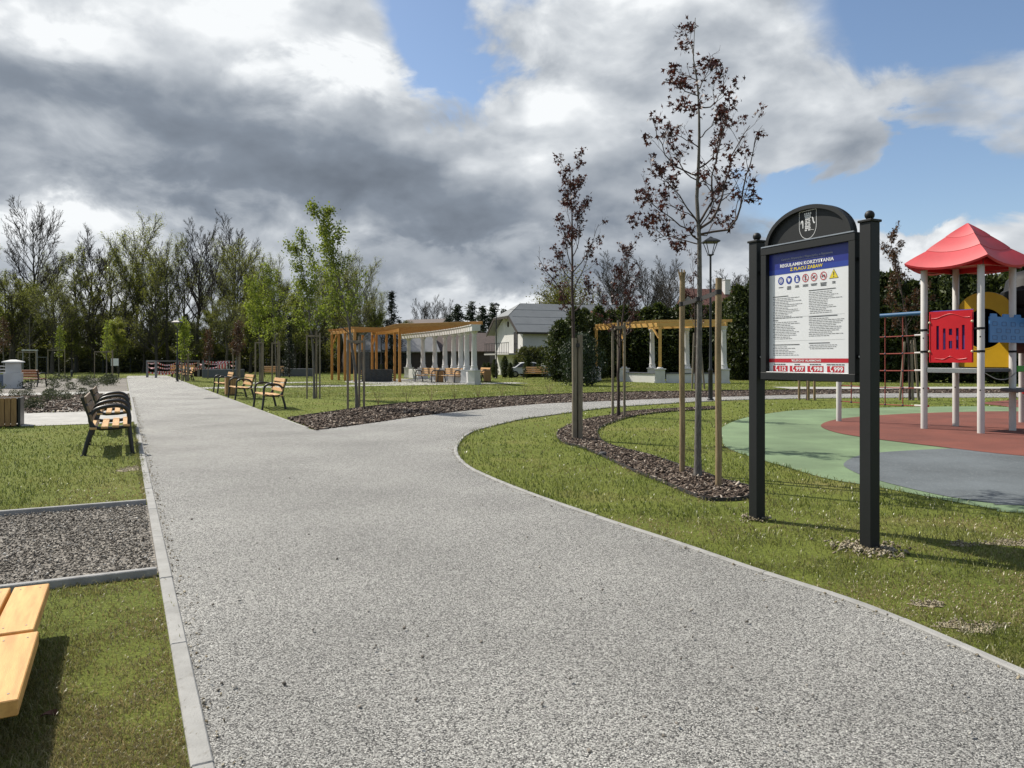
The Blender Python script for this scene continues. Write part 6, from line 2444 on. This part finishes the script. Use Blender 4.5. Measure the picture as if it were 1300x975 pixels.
# low screen walls between some pedestals
for i in (0, 5, 6):
    a, b = cols[i], cols[i + 1]
    d = np.array(b) - np.array(a)
    L_ = float(np.linalg.norm(d)) - 0.72
    c = (np.array(a) + np.array(b)) / 2
    MB().box((0, 0, 0.36), (L_, 0.25, 0.72)).build('screen_wall', MT['stone_white'], PE, (c[0], c[1], 0), (0, 0, math.atan2(d[1], d[0])), bevel=0.01)
ZE = PED + 0.06 + 2.30
pts = np.array([(np.array(cols[0]) * 2 - np.array(cols[1])) * 0.35 + np.array(cols[0]) * 0.65] + [np.array(c) for c in cols] + [(np.array(cols[-1]) * 2 - np.array(cols[-2])) * 0.25 + np.array(cols[-1]) * 0.75])
for i in range(len(pts) - 1):
    a, b = pts[i], pts[i + 1]
    d = b - a
    c = (a + b) / 2
    MB().box((0, 0, ZE + 0.16), (float(np.linalg.norm(d)) - 0.01, 0.50, 0.32)).box((0, 0, ZE + 0.345), (float(np.linalg.norm(d)) - 0.01, 0.60, 0.05)).build('entablature', MT['stone_white'], PE, (c[0], c[1], 0), (0, 0, math.atan2(d[1], d[0])))
# rafters from the timber beams to the entablature
Ra = resample(np.array([(left_row[-1][0] - 0.2, left_row[-1][1] + 4.5)] + right_row + [(right_row[-1][0] + 0.7, right_row[-1][1] - 2.6)]), 0.05)
Rb = resample(np.array([tuple(np.array(cols[0]) + [-1.5, 1.5])] + cols), 0.05)
for i in range(30):
    f = i / 29
    a = Ra[int(f * (len(Ra) - 1))]
    b = Rb[int(f * (len(Rb) - 1))]
    d = b - a
    d = d / np.linalg.norm(d)
    a2, b2 = a - d * 0.7, b + d * 0.55
    av, bv = Vector((a2[0], a2[1], ZB + 0.30)), Vector((b2[0], b2[1], ZE + 0.47))
    dd = bv - av
    MB().box((0, 0, 0), (dd.length, 0.07, 0.20)).build('rafter', MT['pergola_beam'], PE, (av + bv) / 2, (0, -math.asin(dd.normalized().z), math.atan2(dd.y, dd.x)), bevel=0.004)
for i in range(len(left_row) * 2 - 1):
    f = i / (len(left_row) * 2 - 2)
    L_ = resample(np.array(left_row), 0.05)
    a = L_[int(f * (len(L_) - 1))]
    MB().box((0, 0, 0), (2.9, 0.07, 0.16)).build('rafter', MT['pergola_beam'], PE, (a[0] + 0.9, a[1] + 0.8, ZB + 0.28), (0, 0, 0.72), bevel=0.004)
# dark slate water wall under the pergola
SW = thing('slate_wall', 'dark stacked slate wall with a taller end under the timber pergola', 'wall', (at(478, 483, 50).x, 49.8, 0), 0.12)
for r_i in range(11):
    for c_i in range(6):
        w_ = 2.1 / 6
        off_ = (w_ / 2 if r_i % 2 else 0)
        x = -0.85 + c_i * w_ + off_ * 0.6
        piece('slate_block', SW, (w_ - 0.012, 0.42, 0.068), (x, rnd.uniform(-.02, .02), 0.04 + r_i * 0.075), MT['slate'], (0, 0, 0), 0.006)
for r_i in range(11, 27):
    for c_i in range(2):
        piece('slate_block', SW, (0.27, 0.42, 0.068), (-0.86 + c_i * 0.28, rnd.uniform(-.02, .02), 0.04 + r_i * 0.075), MT['slate'], (0, 0, 0), 0.006)
MB().box((-0.72, 0, 2.09), (0.66, 0.5, 0.06)).build('coping', MT['slate'], SW)

# second pergola on the right
PR = thing('pergola', 'timber pergola on white stone columns and pedestals before the thuja hedge', 'pergola', (0, 0, 0))
d2 = 47.0
ZT = 3.55
fr_ = [(at(757, 480, 53).x, 53.0, 'w'), (at(792.5, 480, 50).x, 50.0, 'w'), (at(838, 480, 47).x, 47.0, 'w')]
bk_ = [(at(828, 480, 51).x, 51.0, 's'), (at(872, 480, 49).x, 49.0, 's'), (at(919, 480, 46.5).x, 46.5, 's')]
for x, y, k_ in fr_ + bk_:
    pd = MB().box((0, 0, 0.42), (0.62, 0.62, 0.84)).box((0, 0, 0.87), (0.74, 0.74, 0.06)).box((0, 0, 0.06), (0.72, 0.72, 0.12)).box((0, -0.312, 0.45), (0.34, 0.02, 0.5)).build('pedestal', MT['stone_white'], PR, (x, y, 0), (0, 0, -0.2))
    if k_ == 'w':
        MB().lathe([(0.2, 0.9), (0.2, 0.96), (0.15, 1.0)], (0, 0, 0), 14).build('base_ring', MT['stone_white'], pd)
        MB().box((0, 0, 1.0 + (ZT - 1.0) / 2), (0.19, 0.19, ZT - 1.0)).build('timber_post', MT['pergola_light'], pd, bevel=0.008)
    else:
        k2 = (ZT - 0.9) / 2.30
        MB().lathe([(r_ * 0.86, z_ * k2) for r_, z_ in col_prof], (0, 0, 0.9), 18).build('column', MT['stone_white'], pd, smooth=40)


def beam2(a, b, w, h, z, name, ext=0.3):
    a, b = Vector((a[0], a[1], z)), Vector((b[0], b[1], z))
    d = b - a
    return MB().box((0, 0, 0), (d.length + 2 * ext, w, h)).build(name, MT['pergola_light'], PR, (a + b) / 2, (0, 0, math.atan2(d.y, d.x)), bevel=0.006)


beam2(fr_[0], fr_[1], 0.14, 0.24, ZT + 0.12, 'beam', 0.25)
beam2(fr_[1], fr_[2], 0.14, 0.24, ZT + 0.125, 'beam', 0.1)
beam2(bk_[0], bk_[1], 0.14, 0.24, ZT + 0.12, 'beam', 0.3)
beam2(bk_[1], bk_[2], 0.14, 0.24, ZT + 0.125, 'beam', 0.2)
beam2(fr_[2], bk_[2], 0.14, 0.24, ZT + 0.13, 'beam', 0.2)
fa, ba = resample(np.array([f[:2] for f in fr_]), 0.05), resample(np.array([(bk_[0][0] - 3.5, bk_[0][1] + 2.5)] + [b_[:2] for b_ in bk_]), 0.05)
for i in range(13):
    f = i / 12
    a, b = fa[int(f * (len(fa) - 1))], ba[int(f * (len(ba) - 1))]
    d = (b - a) / np.linalg.norm(b - a)
    beam2(a - d * 0.25, b + d * 0.25, 0.08, 0.15, ZT + 0.325 + 0.002 * i, 'rafter', 0.25)
for k_ in (1, 2):
    x, y, _ = fr_[k_]
    dx, dy = fr_[k_ - 1][0] - x, fr_[k_ - 1][1] - y
    l_ = math.hypot(dx, dy)
    MB().bar((x + dx / l_ * .1, y + dy / l_ * .1, ZT - 0.7), (x + dx / l_ * .75, y + dy / l_ * .75, ZT), 0.09, 0.11).build('brace', MT['pergola_light'], PR)
for a, b in ((fr_[1], fr_[2]), (fr_[2], bk_[2])):
    d = np.array(b[:2]) - np.array(a[:2])
    c = (np.array(a[:2]) + np.array(b[:2])) / 2
    ang_ = math.atan2(d[1], d[0])
    w_ = MB().box((0, 0, 0.29), (float(np.linalg.norm(d)) - 0.75, 0.22, 0.58)).build('low_wall', MT['plaster'], PR, (c[0], c[1], 0), (0, 0, ang_))
    MB().box((0, 0, 0.61), (float(np.linalg.norm(d)) - 0.76, 0.34, 0.06)).build('wall_cap', MT['planter'], w_)


# ------------------------------------------------------------------ houses
def window(parent, c, w, h, rz, frame_m, name='window'):
    f = MB().box((0, 0.02, h / 2 - 0.03), (w, 0.06, 0.06)).box((0, 0.02, -h / 2 + 0.03), (w, 0.06, 0.06)).box((-w / 2 + 0.03, 0.021, 0), (0.06, 0.06, h - .12)).box((w / 2 - 0.03, 0.021, 0), (0.06, 0.06, h - .12)).box((0, 0.022, 0), (0.05, 0.05, h - .12)).build(name, frame_m, parent, c, (0, 0, rz))
    MB().box((0, 0.03, 0), (w - 0.1, 0.02, h - 0.1)).build('pane', MT['glass'], f)
    return f


WB = math.radians(20)
HC = (0.95, 66.0)     # near corner below the right eave
WH = thing('white_house', 'white rendered house with grey hipped sheet roof and a balcony', 'house', (HC[0], HC[1], 0), WB)
# local: X along the long side (right, away), Y along the gable (left, away)
HL, HW, EA, RG = 10.5, 7.6, 4.15, 6.65
wall = MB()
gp = [(0, 0), (HW, 0), (HW, EA), (HW * 0.69, 5.35), (HW * 0.31, 5.35), (0, EA)]
n6 = len(gp)
wall.prism(gp, 0.0, HL, 'x')
wall.build('wall', MT['plaster'], WH)
ov, go = 0.55, 0.7
sl = (RG - EA) / (HW / 2)


def slab(name, pts, mat, parent, th=0.10):
    """roof plane with thickness, pts counter-clockwise from above"""
    v = [Vector(p) for p in pts]
    nrm = (v[1] - v[0]).cross(v[2] - v[0]).normalized()
    if nrm.z < 0:
        nrm = -nrm
    n = len(v)
    vs = [p + nrm * 0.02 for p in v] + [p + nrm * (0.02 + th) for p in v]
    fs = [tuple(range(n)), tuple(range(2 * n - 1, n - 1, -1))] + [(i, n + i, n + (i + 1) % n, (i + 1) % n) for i in range(n)]
    return MB().add(vs, fs).build(name, mat, parent)


ez = EA - sl * ov
hz_, hy = 5.32, HW / 2
ht = (RG - 5.32) / sl       # half width of the clipped part
hip_in = 1.25
rf1 = slab('roof', [(-go, -ov, ez), (HL + .5, -ov, ez), (HL + .5, hy, RG), (hip_in, hy, RG), (-go, hy - ht, 5.32)], MT['roof_grey'], WH)
slab('roof', [(-go, HW + ov, ez), (-go, hy + ht, 5.32), (hip_in, hy, RG), (HL + .5, hy, RG), (HL + .5, HW + ov, ez)], MT['roof_dark'], WH)
slab('roof_hip', [(-go - 0.05, hy - ht - .05, 5.30), (hip_in, hy, RG), (-go - 0.05, hy + ht + .05, 5.30)], MT['roof_grey'], WH)
for k_ in range(1, 4):      # sheet laps
    f = k_ / 4
    MB().bar((-go + f * 0.6, -ov + (hy + ov) * f, ez + (RG - ez) * f + 0.14), (HL + .5, -ov + (hy + ov) * f, ez + (RG - ez) * f + 0.14), 0.05, 0.02).build('sheet_lap', MT['roof_dark'], rf1)
mb = MB()
for a, b in (((-go - .03, -ov, ez + .02), (-go - .03, hy - ht, 5.34)), ((-go - .03, HW + ov, ez + .02), (-go - .03, hy + ht, 5.34)), ((-go - .06, hy - ht, 5.33), (-go - .06, hy + ht, 5.33))):
    mb.bar(a, b, 0.06, 0.24)
mb.bar((-go, -ov - .03, ez), (HL, -ov - .03, ez), 0.07, 0.14)
mb.build('verge_board', MT['dark_wood'], WH)
MB().box((0.5, 0.2, 0), (0.6, 0.5, 1.0)).build('chimney', MT['brick'], WH, (7.6, 1.9, 5.6))
# gable end fittings (x = 0 face looks along -X)
dv = window(WH, (-0.03, 1.75, 3.0), 0.95, 1.9, -PI / 2, MT['dark_wood'], 'balcony_door')
window(WH, (-0.03, 4.9, 1.35), 0.5, 0.7, -PI / 2, MT['plaster'])
window(WH, (-0.03, 1.3, 1.3), 1.5, 0.9, -PI / 2, MT['dark_wood'])
window(WH, (-0.03, 3.8, 4.75), 0.35, 0.5, -PI / 2, MT['dark_wood'])
bal = MB().box((-0.65, 3.6, 1.96), (1.3, 7.0, 0.14)).build('balcony', MT['plaster_grey'], WH)
mb = MB()
for i in range(15):
    mb.box((-1.27, 0.2 + i * 0.48, 2.5), (0.03, 0.03, 0.95))
mb.box((-1.27, 3.6, 2.97), (0.05, 6.9, 0.05)).box((-1.27, 3.6, 2.12), (0.04, 6.9, 0.04))
mb.build('railing', MT['black'], bal)


def simple_house(name, label, loc, rz, L_, W_, eh, rh, wall_m, roof_m, wins=(), chim=None):
    o = thing(name, label, 'house', loc, rz)
    MB().prism([(-W_ / 2, 0), (W_ / 2, 0), (W_ / 2, eh), (0, eh + rh * 0.93), (-W_ / 2, eh)], -L_ / 2, L_ / 2, 'x').build('wall', wall_m, o)
    ov_ = 0.5
    sl_ = rh / (W_ / 2)
    for sgn in (-1, 1):
        pts_ = [(-L_ / 2 - ov_, sgn * (W_ / 2 + ov_), eh - sl_ * ov_), (L_ / 2 + ov_, sgn * (W_ / 2 + ov_), eh - sl_ * ov_), (L_ / 2 + ov_, 0, eh + rh), (-L_ / 2 - ov_, 0, eh + rh)]
        r_ = slab('roof', pts_ if sgn < 0 else pts_[::-1], roof_m, o, 0.14)
    if chim:
        MB().box((0, 0, 0), (0.7, 0.6, 1.6)).box((0, 0, 0.83), (0.8, 0.7, 0.08)).build('chimney', MT['plaster'] if chim[2] else MT['brick'], o, (chim[0], chim[1], eh + rh + 0.3))
    for x, z, w, h in wins:
        window(o, (x, -W_ / 2 - 0.03, z), w, h, 0, MT['dark_wood'])
    return o


simple_house('barn', 'dark boarded house with a grey roof seen through the timber pergola', (at(487, 470, 80).x, 82, 0), 0.35, 9, 7, 2.5, 2.3, MT['dark_wood'], MT['roof_dark'], ((-2, 1.6, 1.2, 1.2), (1.5, 1.6, 1.2, 1.2)))
simple_house('house', 'brown house rising behind the pergola roof', (at(540, 470, 118).x, 120, 0), -0.5, 7, 7, 6.0, 1.8, MT['brown_wall'], MT['roof_brown'], ((-2.5, 5.2, 1.2, 1.4), (1.5, 5.2, 1.2, 1.4)))
simple_house('house', 'low brown roofed house between the columns and the white house', (at(600, 470, 84).x, 86, 0), 0.15, 10, 7, 2.5, 1.9, MT['dark_wood'], MT['roof_brown'], ((-3, 1.6, 1.2, 1.2), (2, 1.6, 1.2, 1.2)))
simple_house('house', 'red tiled house with a pale chimney behind the thuja hedge', (at(930, 470, 84).x, 84, 0), 0.3, 11, 9, 5.0, 4.2, MT['plaster_grey'], MT['roof_tile'], ((-2.5, 3, 1.2, 1.4), (2, 3, 1.2, 1.4)), (-1.2, -0.6, True))
simple_house('house', 'grey roofed house wing behind the white house chimney', (at(742, 470, 82).x, 84, 0), 0.35, 9, 8, 3.8, 3.8, MT['plaster'], MT['roof_grey'], ((-2, 1.7, 1.2, 1.3), (2, 1.7, 1.2, 1.3)))


# ------------------------------------------------------------------ cars
def make_car(label, loc, rz, paint):
    o = thing('parked_car', label, 'car', loc, rz)
    prof = [(-2.1, 0.35), (-2.15, 0.62), (-2.05, 0.86), (-1.35, 0.97), (-0.72, 1.38), (-0.1, 1.47), (0.75, 1.44), (1.45, 1.16), (1.98, 1.05), (2.1, 0.75), (2.08, 0.35)]
    pr = [tuple(p) for p in catmull(prof, 3)]
    vs, fs = [], []
    n = len(pr)
    ws = (-0.86, -0.80, 0.80, 0.86)
    for k_, yy in enumerate((-1, -0.94, 0.94, 1)):
        for x, z in pr:
            t = max(0, (z - 0.95) / 0.5)
            shrink = 1 - 0.17 * t
            inset = 0.97 if k_ in (0, 3) else 1.0
            vs.append((x * inset, 0.86 * yy * shrink, 0.35 + (z - 0.35) * (0.975 if k_ in (0, 3) else 1)))
    for k_ in range(3):
        for i in range(n - 1):
            fs.append((k_ * n + i, k_ * n + i + 1, (k_ + 1) * n + i + 1, (k_ + 1) * n + i))
        fs.append((k_ * n + n - 1, k_ * n, (k_ + 1) * n, (k_ + 1) * n + n - 1))
    fs += [tuple(range(n - 1, -1, -1)), tuple(3 * n + i for i in range(n))]
    MB().add(vs, fs).build('body', paint, o, smooth=35)
    for sgn in (-1, 1):
        wp = [(-1.12, 1.0), (-0.68, 1.32), (-0.08, 1.40), (0.7, 1.37), (1.2, 1.10), (0.9, 1.0)]
        vs = []
        for x, z in wp:
            t = (z - 0.95) / 0.5
            vs.append((x, sgn * (0.865 * (1 - 0.17 * max(0, t)) + 0.006), z))
        vs2 = [(x, y - sgn * 0.03, z) for x, y, z in vs]
        m_ = len(vs)
        MB().add(vs + vs2, [tuple(range(m_)), tuple(range(2 * m_ - 1, m_ - 1, -1))] + [(i, m_ + i, m_ + (i + 1) % m_, (i + 1) % m_) for i in range(m_)]).build('side_window', MT['glass'], o)
        for x in (-1.3, 1.3):
            w_ = MB().tube([(x, sgn * 0.68, 0.31), (x, sgn * 0.88, 0.31)], 0.31, 18).build('wheel', MT['tyre'], o, smooth=40)
            MB().tube([(x, sgn * 0.86, 0.31), (x, sgn * 0.892, 0.31)], 0.19, 14).build('rim', MT['steel'], w_)
        MB().box((-2.03, sgn * 0.58, 0.74), (0.14, 0.36, 0.13)).build('headlight', MT['lantern_glass'], o, bevel=0.02)
    MB().add([(-1.36, -0.68, 0.995), (-1.36, 0.68, 0.995), (-0.76, 0.62, 1.375), (-0.76, -0.62, 1.375), (-1.34, -0.68, 0.97), (-1.34, 0.68, 0.97), (-0.74, 0.62, 1.35), (-0.74, -0.62, 1.35)],
             [(0, 3, 2, 1), (4, 5, 6, 7), (0, 1, 5, 4), (1, 2, 6, 5), (2, 3, 7, 6), (3, 0, 4, 7)]).build('windscreen', MT['glass'], o)
    return o


make_car('white car parked behind the young thujas by the white house', (at(668, 475, 63).x, 62.8, 0), R(12), MT['car_white']).scale = (0.85, 0.85, 0.85)

# ------------------------------------------------------------------ far left: pillar, boards, tape fence, planters
pb = G(17, 493)
PI_ = thing('stone_pillar', 'white capped stone pillar with a railing and blue grey wall at the left edge', 'pillar', (pb[0], pb[1], 0), PATH_ROT + PI / 2)
MB().box((0, 0, 0.40), (0.78, 0.78, 0.80)).build('pillar_base', MT['stone_white'], PI_, bevel=0.01)
MB().box((0, 0, 1.06), (0.64, 0.64, 0.52)).build('pillar_shaft', MT['stone_white'], PI_, bevel=0.01)
vs = [(-.46, -.46, 1.32), (.46, -.46, 1.32), (.46, .46, 1.32), (-.46, .46, 1.32), (-.46, -.46, 1.38), (.46, -.46, 1.38), (.46, .46, 1.38), (-.46, .46, 1.38), (-.1, -.1, 1.48), (.1, -.1, 1.48), (.1, .1, 1.48), (-.1, .1, 1.48)]
MB().add(vs, [(0, 3, 2, 1), (0, 1, 5, 4), (1, 2, 6, 5), (2, 3, 7, 6), (3, 0, 4, 7), (4, 5, 9, 8), (5, 6, 10, 9), (6, 7, 11, 10), (7, 4, 8, 11), (8, 9, 10, 11)]).build('pillar_cap', MT['plaster'], PI_)
MB().box((3.4, 0.05, 0.36), (6.0, 0.3, 0.72)).build('wall', MT['blue_wall'], PI_)
for z in (0.82, 0.98, 1.14):
    MB().tube([(0.3, 0, z), (6.4, 0, z)], 0.028, 8).build('rail', MT['plaster'], PI_)
for x in (0.6, 2.0, 3.4):
    MB().box((x, 0, 0.95), (0.05, 0.05, 0.46)).build('rail_post', MT['plaster'], PI_)


def board_small(name, label, loc, w, h, z, mat, rz=0.0, posts=2):
    o = thing(name, label, 'notice board', loc, rz)
    MB().box((0, -0.03, z), (w, 0.04, h)).build('panel', mat, o)
    mb_ = MB()
    for x in ((-w / 2, w / 2) if posts == 2 else (0,)):
        mb_ = MB().box((x, 0.02, (z + h / 2) / 2), (0.07, 0.05, z + h / 2)).build('post', MT['black'], o)
    return o


board_small('notice_board', 'small pale notice board on black posts far down the lawn', G(146, 478.5), 0.62, 0.62, 1.25, MT['poster'])
board_small('small_sign', 'tiny white sign at the forest edge left of the far notice board', (at(52, 470, 92).x, 90, 0), 0.45, 0.5, 1.1, MT['poster'], posts=1)
board_small('small_sign', 'tiny white sign at the forest edge right of the far notice board', (at(160, 470, 92).x, 90, 0), 0.35, 0.45, 1.2, MT['poster'], posts=1)
for i, (px, py, h, lab) in enumerate(((91, 478.5, 0.62, 'short black bollard on the far lawn'), (225 + 30, 480, 0.0, ''))):
    if h:
        o = thing('bollard', lab, 'bollard', G(px, py))
        MB().lathe([(0.09, 0), (0.09, h - 0.06), (0.07, h)], (0, 0, 0), 12).build('shaft', MT['black'], o, smooth=40)
        MB().lathe([(0.095, h - 0.14), (0.095, h - 0.10)], (0, 0, 0), 12).build('collar', MT['steel'], o)
o = thing('exercise_bar', 'tall pull up frame behind the red brown bench', 'exercise bar', G(38, 480.5))
for x in (-0.55, 0.55):
    MB().box((x, 0, 1.1), (0.06, 0.06, 2.2)).build('post', MT['post_grey'], o)
MB().box((0, 0, 2.2), (1.25, 0.09, 0.09)).build('bar', MT['steel'], o)
o = thing('exercise_bar', 'low horizontal bar frame beside a black post on the far lawn', 'exercise bar', (at(53, 470, 74).x, 74, 0))
for x in (-0.55, 0.55):
    MB().box((x, 0, 0.85), (0.06 if x < 0 else 0.2, 0.06, 1.7)).build('post', MT['post_grey'] if x < 0 else MT['black'], o)
MB().box((0, 0, 1.70), (1.2, 0.05, 0.05)).build('bar', MT['post_grey'], o)

# tape fence round the works
TF0 = G(187, 479.3)
TF = thing('tape_fence', 'grey post fence hung with red and white warning tape', 'tape fence', (TF0[0], TF0[1], 0))
fp = []
for px, d in ((187, 61.0), (198, 59.5), (226, 62), (252, 64), (258, 60.5), (290, 64), (300, 62)):
    fp.append((at(px, 470, d).x - TF0[0], d - TF0[1]))
for x, y in fp:
    MB().box((x, y, 0.70), (0.14, 0.14, 1.40)).build('post', MT['post_grey'], TF)
for z in (1.35,):
    for a, b in ((0, 1), (1, 2), (2, 3)):
        MB().bar((*fp[a], z), (*fp[b], z), 0.10, 0.08).build('rail', MT['post_grey'], TF)


def tape(a, b, za, zb, sag, w=0.11):
    A, B = Vector((*a, za)), Vector((*b, zb))
    L_ = (B - A).length
    rz = math.atan2(B.y - A.y, B.x - A.x)
    n = 14
    vs, fs = [], []
    for i in range(n + 1):
        f = i / n
        x = L_ * f
        z = (zb - za) * f - sag * 4 * f * (1 - f)
        tw = 0.03 * math.sin(f * 9)
        vs += [(x, tw, z - w / 2), (x, -tw, z + w / 2)]
    fs = [(2 * i, 2 * i + 2, 2 * i + 3, 2 * i + 1) for i in range(n)]
    me = bpy.data.meshes.new('tape')
    me.from_pydata(vs, [], fs)
    me.materials.append(MT['tape'])
    return link('tape', me, TF, A, (0, 0, rz))


for a, b, za, zb, sg in ((0, 1, 0.9, 0.85, 0.1), (1, 2, 0.95, 1.0, 0.25), (2, 3, 1.2, 1.2, 0.12), (2, 3, 0.7, 0.9, 0.2), (3, 4, 1.2, 1.1, 0.1), (4, 5, 1.2, 1.25, 0.15), (4, 5, 0.95, 1.1, 0.5), (5, 6, 1.15, 1.0, 0.15), (1, 3, 0.5, 0.6, 0.1), (4, 6, 1.35, 1.3, 0.1), (0, 1, 1.2, 1.2, 0.05), (0, 2, 0.45, 0.4, 0.15), (1, 2, 1.3, 1.3, 0.3), (2, 4, 1.0, 0.75, 0.12), (3, 5, 0.9, 1.3, 0.35)):
    tape(fp[a], fp[b], za, zb, sg)
MB().box((fp[5][0] - 0.4, fp[5][1] - 0.05, 1.02), (1.0, 0.04, 0.65)).build('warning_board', MT['tape'], TF, rot=(0, 0, 0))
o = thing('storage_box', 'dark box standing by the tape fence', 'box', G(252, 478))
MB().box((0, 0, 0.38), (0.62, 0.6, 0.74)).build('body', MT['plastic_black'], o, bevel=0.03)
MB().box((0, 0, 0.78), (0.68, 0.66, 0.06)).build('lid', MT['plastic_black'], o, bevel=0.01)


def planter(label, loc, L_, rz):
    o = thing('planter', label, 'planter', loc, rz)
    for yy in (-0.6, 0.6):
        MB().box((0, yy, 0.34), (L_, 0.10, 0.68)).build('side_wall', MT['planter'], o, bevel=0.01)
    for xx in (-L_ / 2, L_ / 2):
        MB().box((xx, 0, 0.338), (0.10, 1.1, 0.675)).build('end_wall', MT['planter'], o, bevel=0.01)
    MB().box((0, 0, 0.30), (L_ - 0.1, 1.1, 0.56)).build('soil', MT['mulch_base'], o)
    return o


planter('long grey planter beside the tape fence', (at(281, 478, 60).x, 60.5, 0), 2.9, 0.05)
planter('long grey planter on the lawn behind the staked trees', (at(373, 477, 64).x, 65.0, 0), 2.5, 0.0)
for i, (px, d, lab) in enumerate(((231, 63, 'pale low bench board behind the far lamp'),)):
    o = thing('low_bench', lab, 'bench', (at(px, 475, d).x, d, 0), 0.1)
    piece('seat_board', o, (2.0, 0.35, 0.06), (0, 0, 0.46), MT['wood'])
    piece('back_board', o, (2.0, 0.05, 0.45), (0, 0.2, 0.78), MT['wood'])
    for x in (-0.8, 0.8):
        piece('leg', o, (0.08, 0.3, 0.43), (x, 0, 0.215), MT['black'])

# mesh fence at the forest edge
MF = thing('mesh_fence', 'dark wire mesh fence along the forest edge', 'fence', (0, 0, 0))
xs = np.arange(-72, -6, 3.0)
for x in xs:
    piece('post', MF, (0.08, 0.08, 1.6), (float(x), 82.0, 0.8), MT['fence'], (0, 0, 0), 0)
mb = MB()
for z in np.linspace(0.1, 1.5, 9):
    mb.box((-39.5, 82.0, float(z)), (66, 0.02, 0.02))
mb.build('wire', MT['fence'], MF)

# herbs and little shrubs in the left planting beds
g_ = np.random.default_rng(77)
hb = [shrub_volume(400 + i, 0.55, 0.5, 420, 0.11, MT['l_lav'], 'bush', 4) for i in range(2)]
spots = []
for i in range(26):
    spots.append((U(37.0 + g_.uniform(0, 6.5), -1.5 - i * 0.95 - g_.uniform(0, .4)), 0.5 + g_.uniform(0, 0.35)))
for i in range(15):
    spots.append((U(45 + g_.uniform(0, 16), -0.6 - g_.uniform(0, 4.6)), 0.5 + g_.uniform(0, 0.45)))
for i in range(10):
    spots.append((U(22.5 + g_.uniform(0, 10), -0.6 - g_.uniform(0, 2.6)), 0.35 + g_.uniform(0, 0.3)))
for i in range(12):
    spots.append((U(32.2 + g_.uniform(0, 0.9), -1.0 - g_.uniform(0, 6.2)), 0.35 + g_.uniform(0, 0.2)))
for i, (p, s_) in enumerate(spots):
    far = i < 26
    lab, grp = (('small dark herb in the strip bed between the pale paths', 'herbs in the strip bed') if far else
                ('grey green herb in the mound bed beside the far path', 'herbs in the mound bed') if i < 41 else
                ('low grey green herb in the stony bed beyond the left benches', 'herbs in the stony bed'))
    o = thing('herb_plant', lab, 'plant', p, i * 1.3, grp)
    o.scale = (s_, s_, s_)
    link('foliage', hb[i % 2][1], o)

# thin young plants tied to canes before the far mulch bed
for i in range(9):
    px = 480 + i * 31 + (i * 13 % 7)
    b = G(px, np.interp(px, [420, 480, 560, 640, 700, 780], [523, 515, 508, 503, 500.5, 497.5]) - 0.6)
    o = thing('seedling', 'thin spindly seedling at the edge of the far mulch bed', 'plant', b, i, 'seedlings by the far mulch bed')
    mb = MB()
    for k_ in range(5):
        a = k_ * 1.256 + i
        mb.tube([(0, 0, 0), (math.cos(a) * .10, math.sin(a) * .10, 0.28), (math.cos(a) * .26, math.sin(a) * .26, 0.45 + 0.05 * k_)], [0.008, 0.006, 0.003], 4)
    mb.build('stem', MT['stake'], o)

# small litter of nature
o = thing('rock', 'dark rock with a pale face at the edge of the mulch crescent', 'rock', G(766, 579))
bm = bmesh.new()
bmesh.ops.create_icosphere(bm, subdivisions=2, radius=0.075)
for v in bm.verts:
    v.co *= 0.8 + 0.35 * rnd.random()
    v.co.z *= 0.6
me = bpy.data.meshes.new('stone')
bm.to_mesh(me)
bm.free()
me.materials.append(MT['rock'])
link('stone', me, o, (0, 0, 0.03))
o = thing('dead_leaf', 'curled brown dead leaf lying on the grass by the timber seat', 'leaf', G(62, 914), 0.6)
o.scale = (0.6, 0.6, 0.6)
mb = MB()
vs, fs = [], []
for i in range(7):
    t = i / 6
    w_ = 0.030 * math.sin(PI * min(1, t * 0.92 + 0.05)) + 0.002
    vs += [(-0.05 + 0.10 * t, -w_, 0.045 + 0.012 * math.sin(t * 5)), (-0.05 + 0.10 * t, 0, 0.030 + 0.012 * math.sin(t * 5)), (-0.05 + 0.10 * t, w_, 0.042 + 0.02 * t)]
for i in range(6):
    a = i * 3
    fs += [(a, a + 3, a + 4, a + 1), (a + 1, a + 4, a + 5, a + 2)]
mb.add(vs, fs).build('blade', MT['dead_leaf'], o, smooth=60)
o = thing('drain_cover', 'round dark drain cover set in the path near the benches', 'drain cover', (*G(269, 506), 0.012))
MB().lathe([(0.30, 0.0), (0.30, 0.006), (0.26, 0.008)], (0, 0, 0), 24).build('lid', MT['slate'], o)
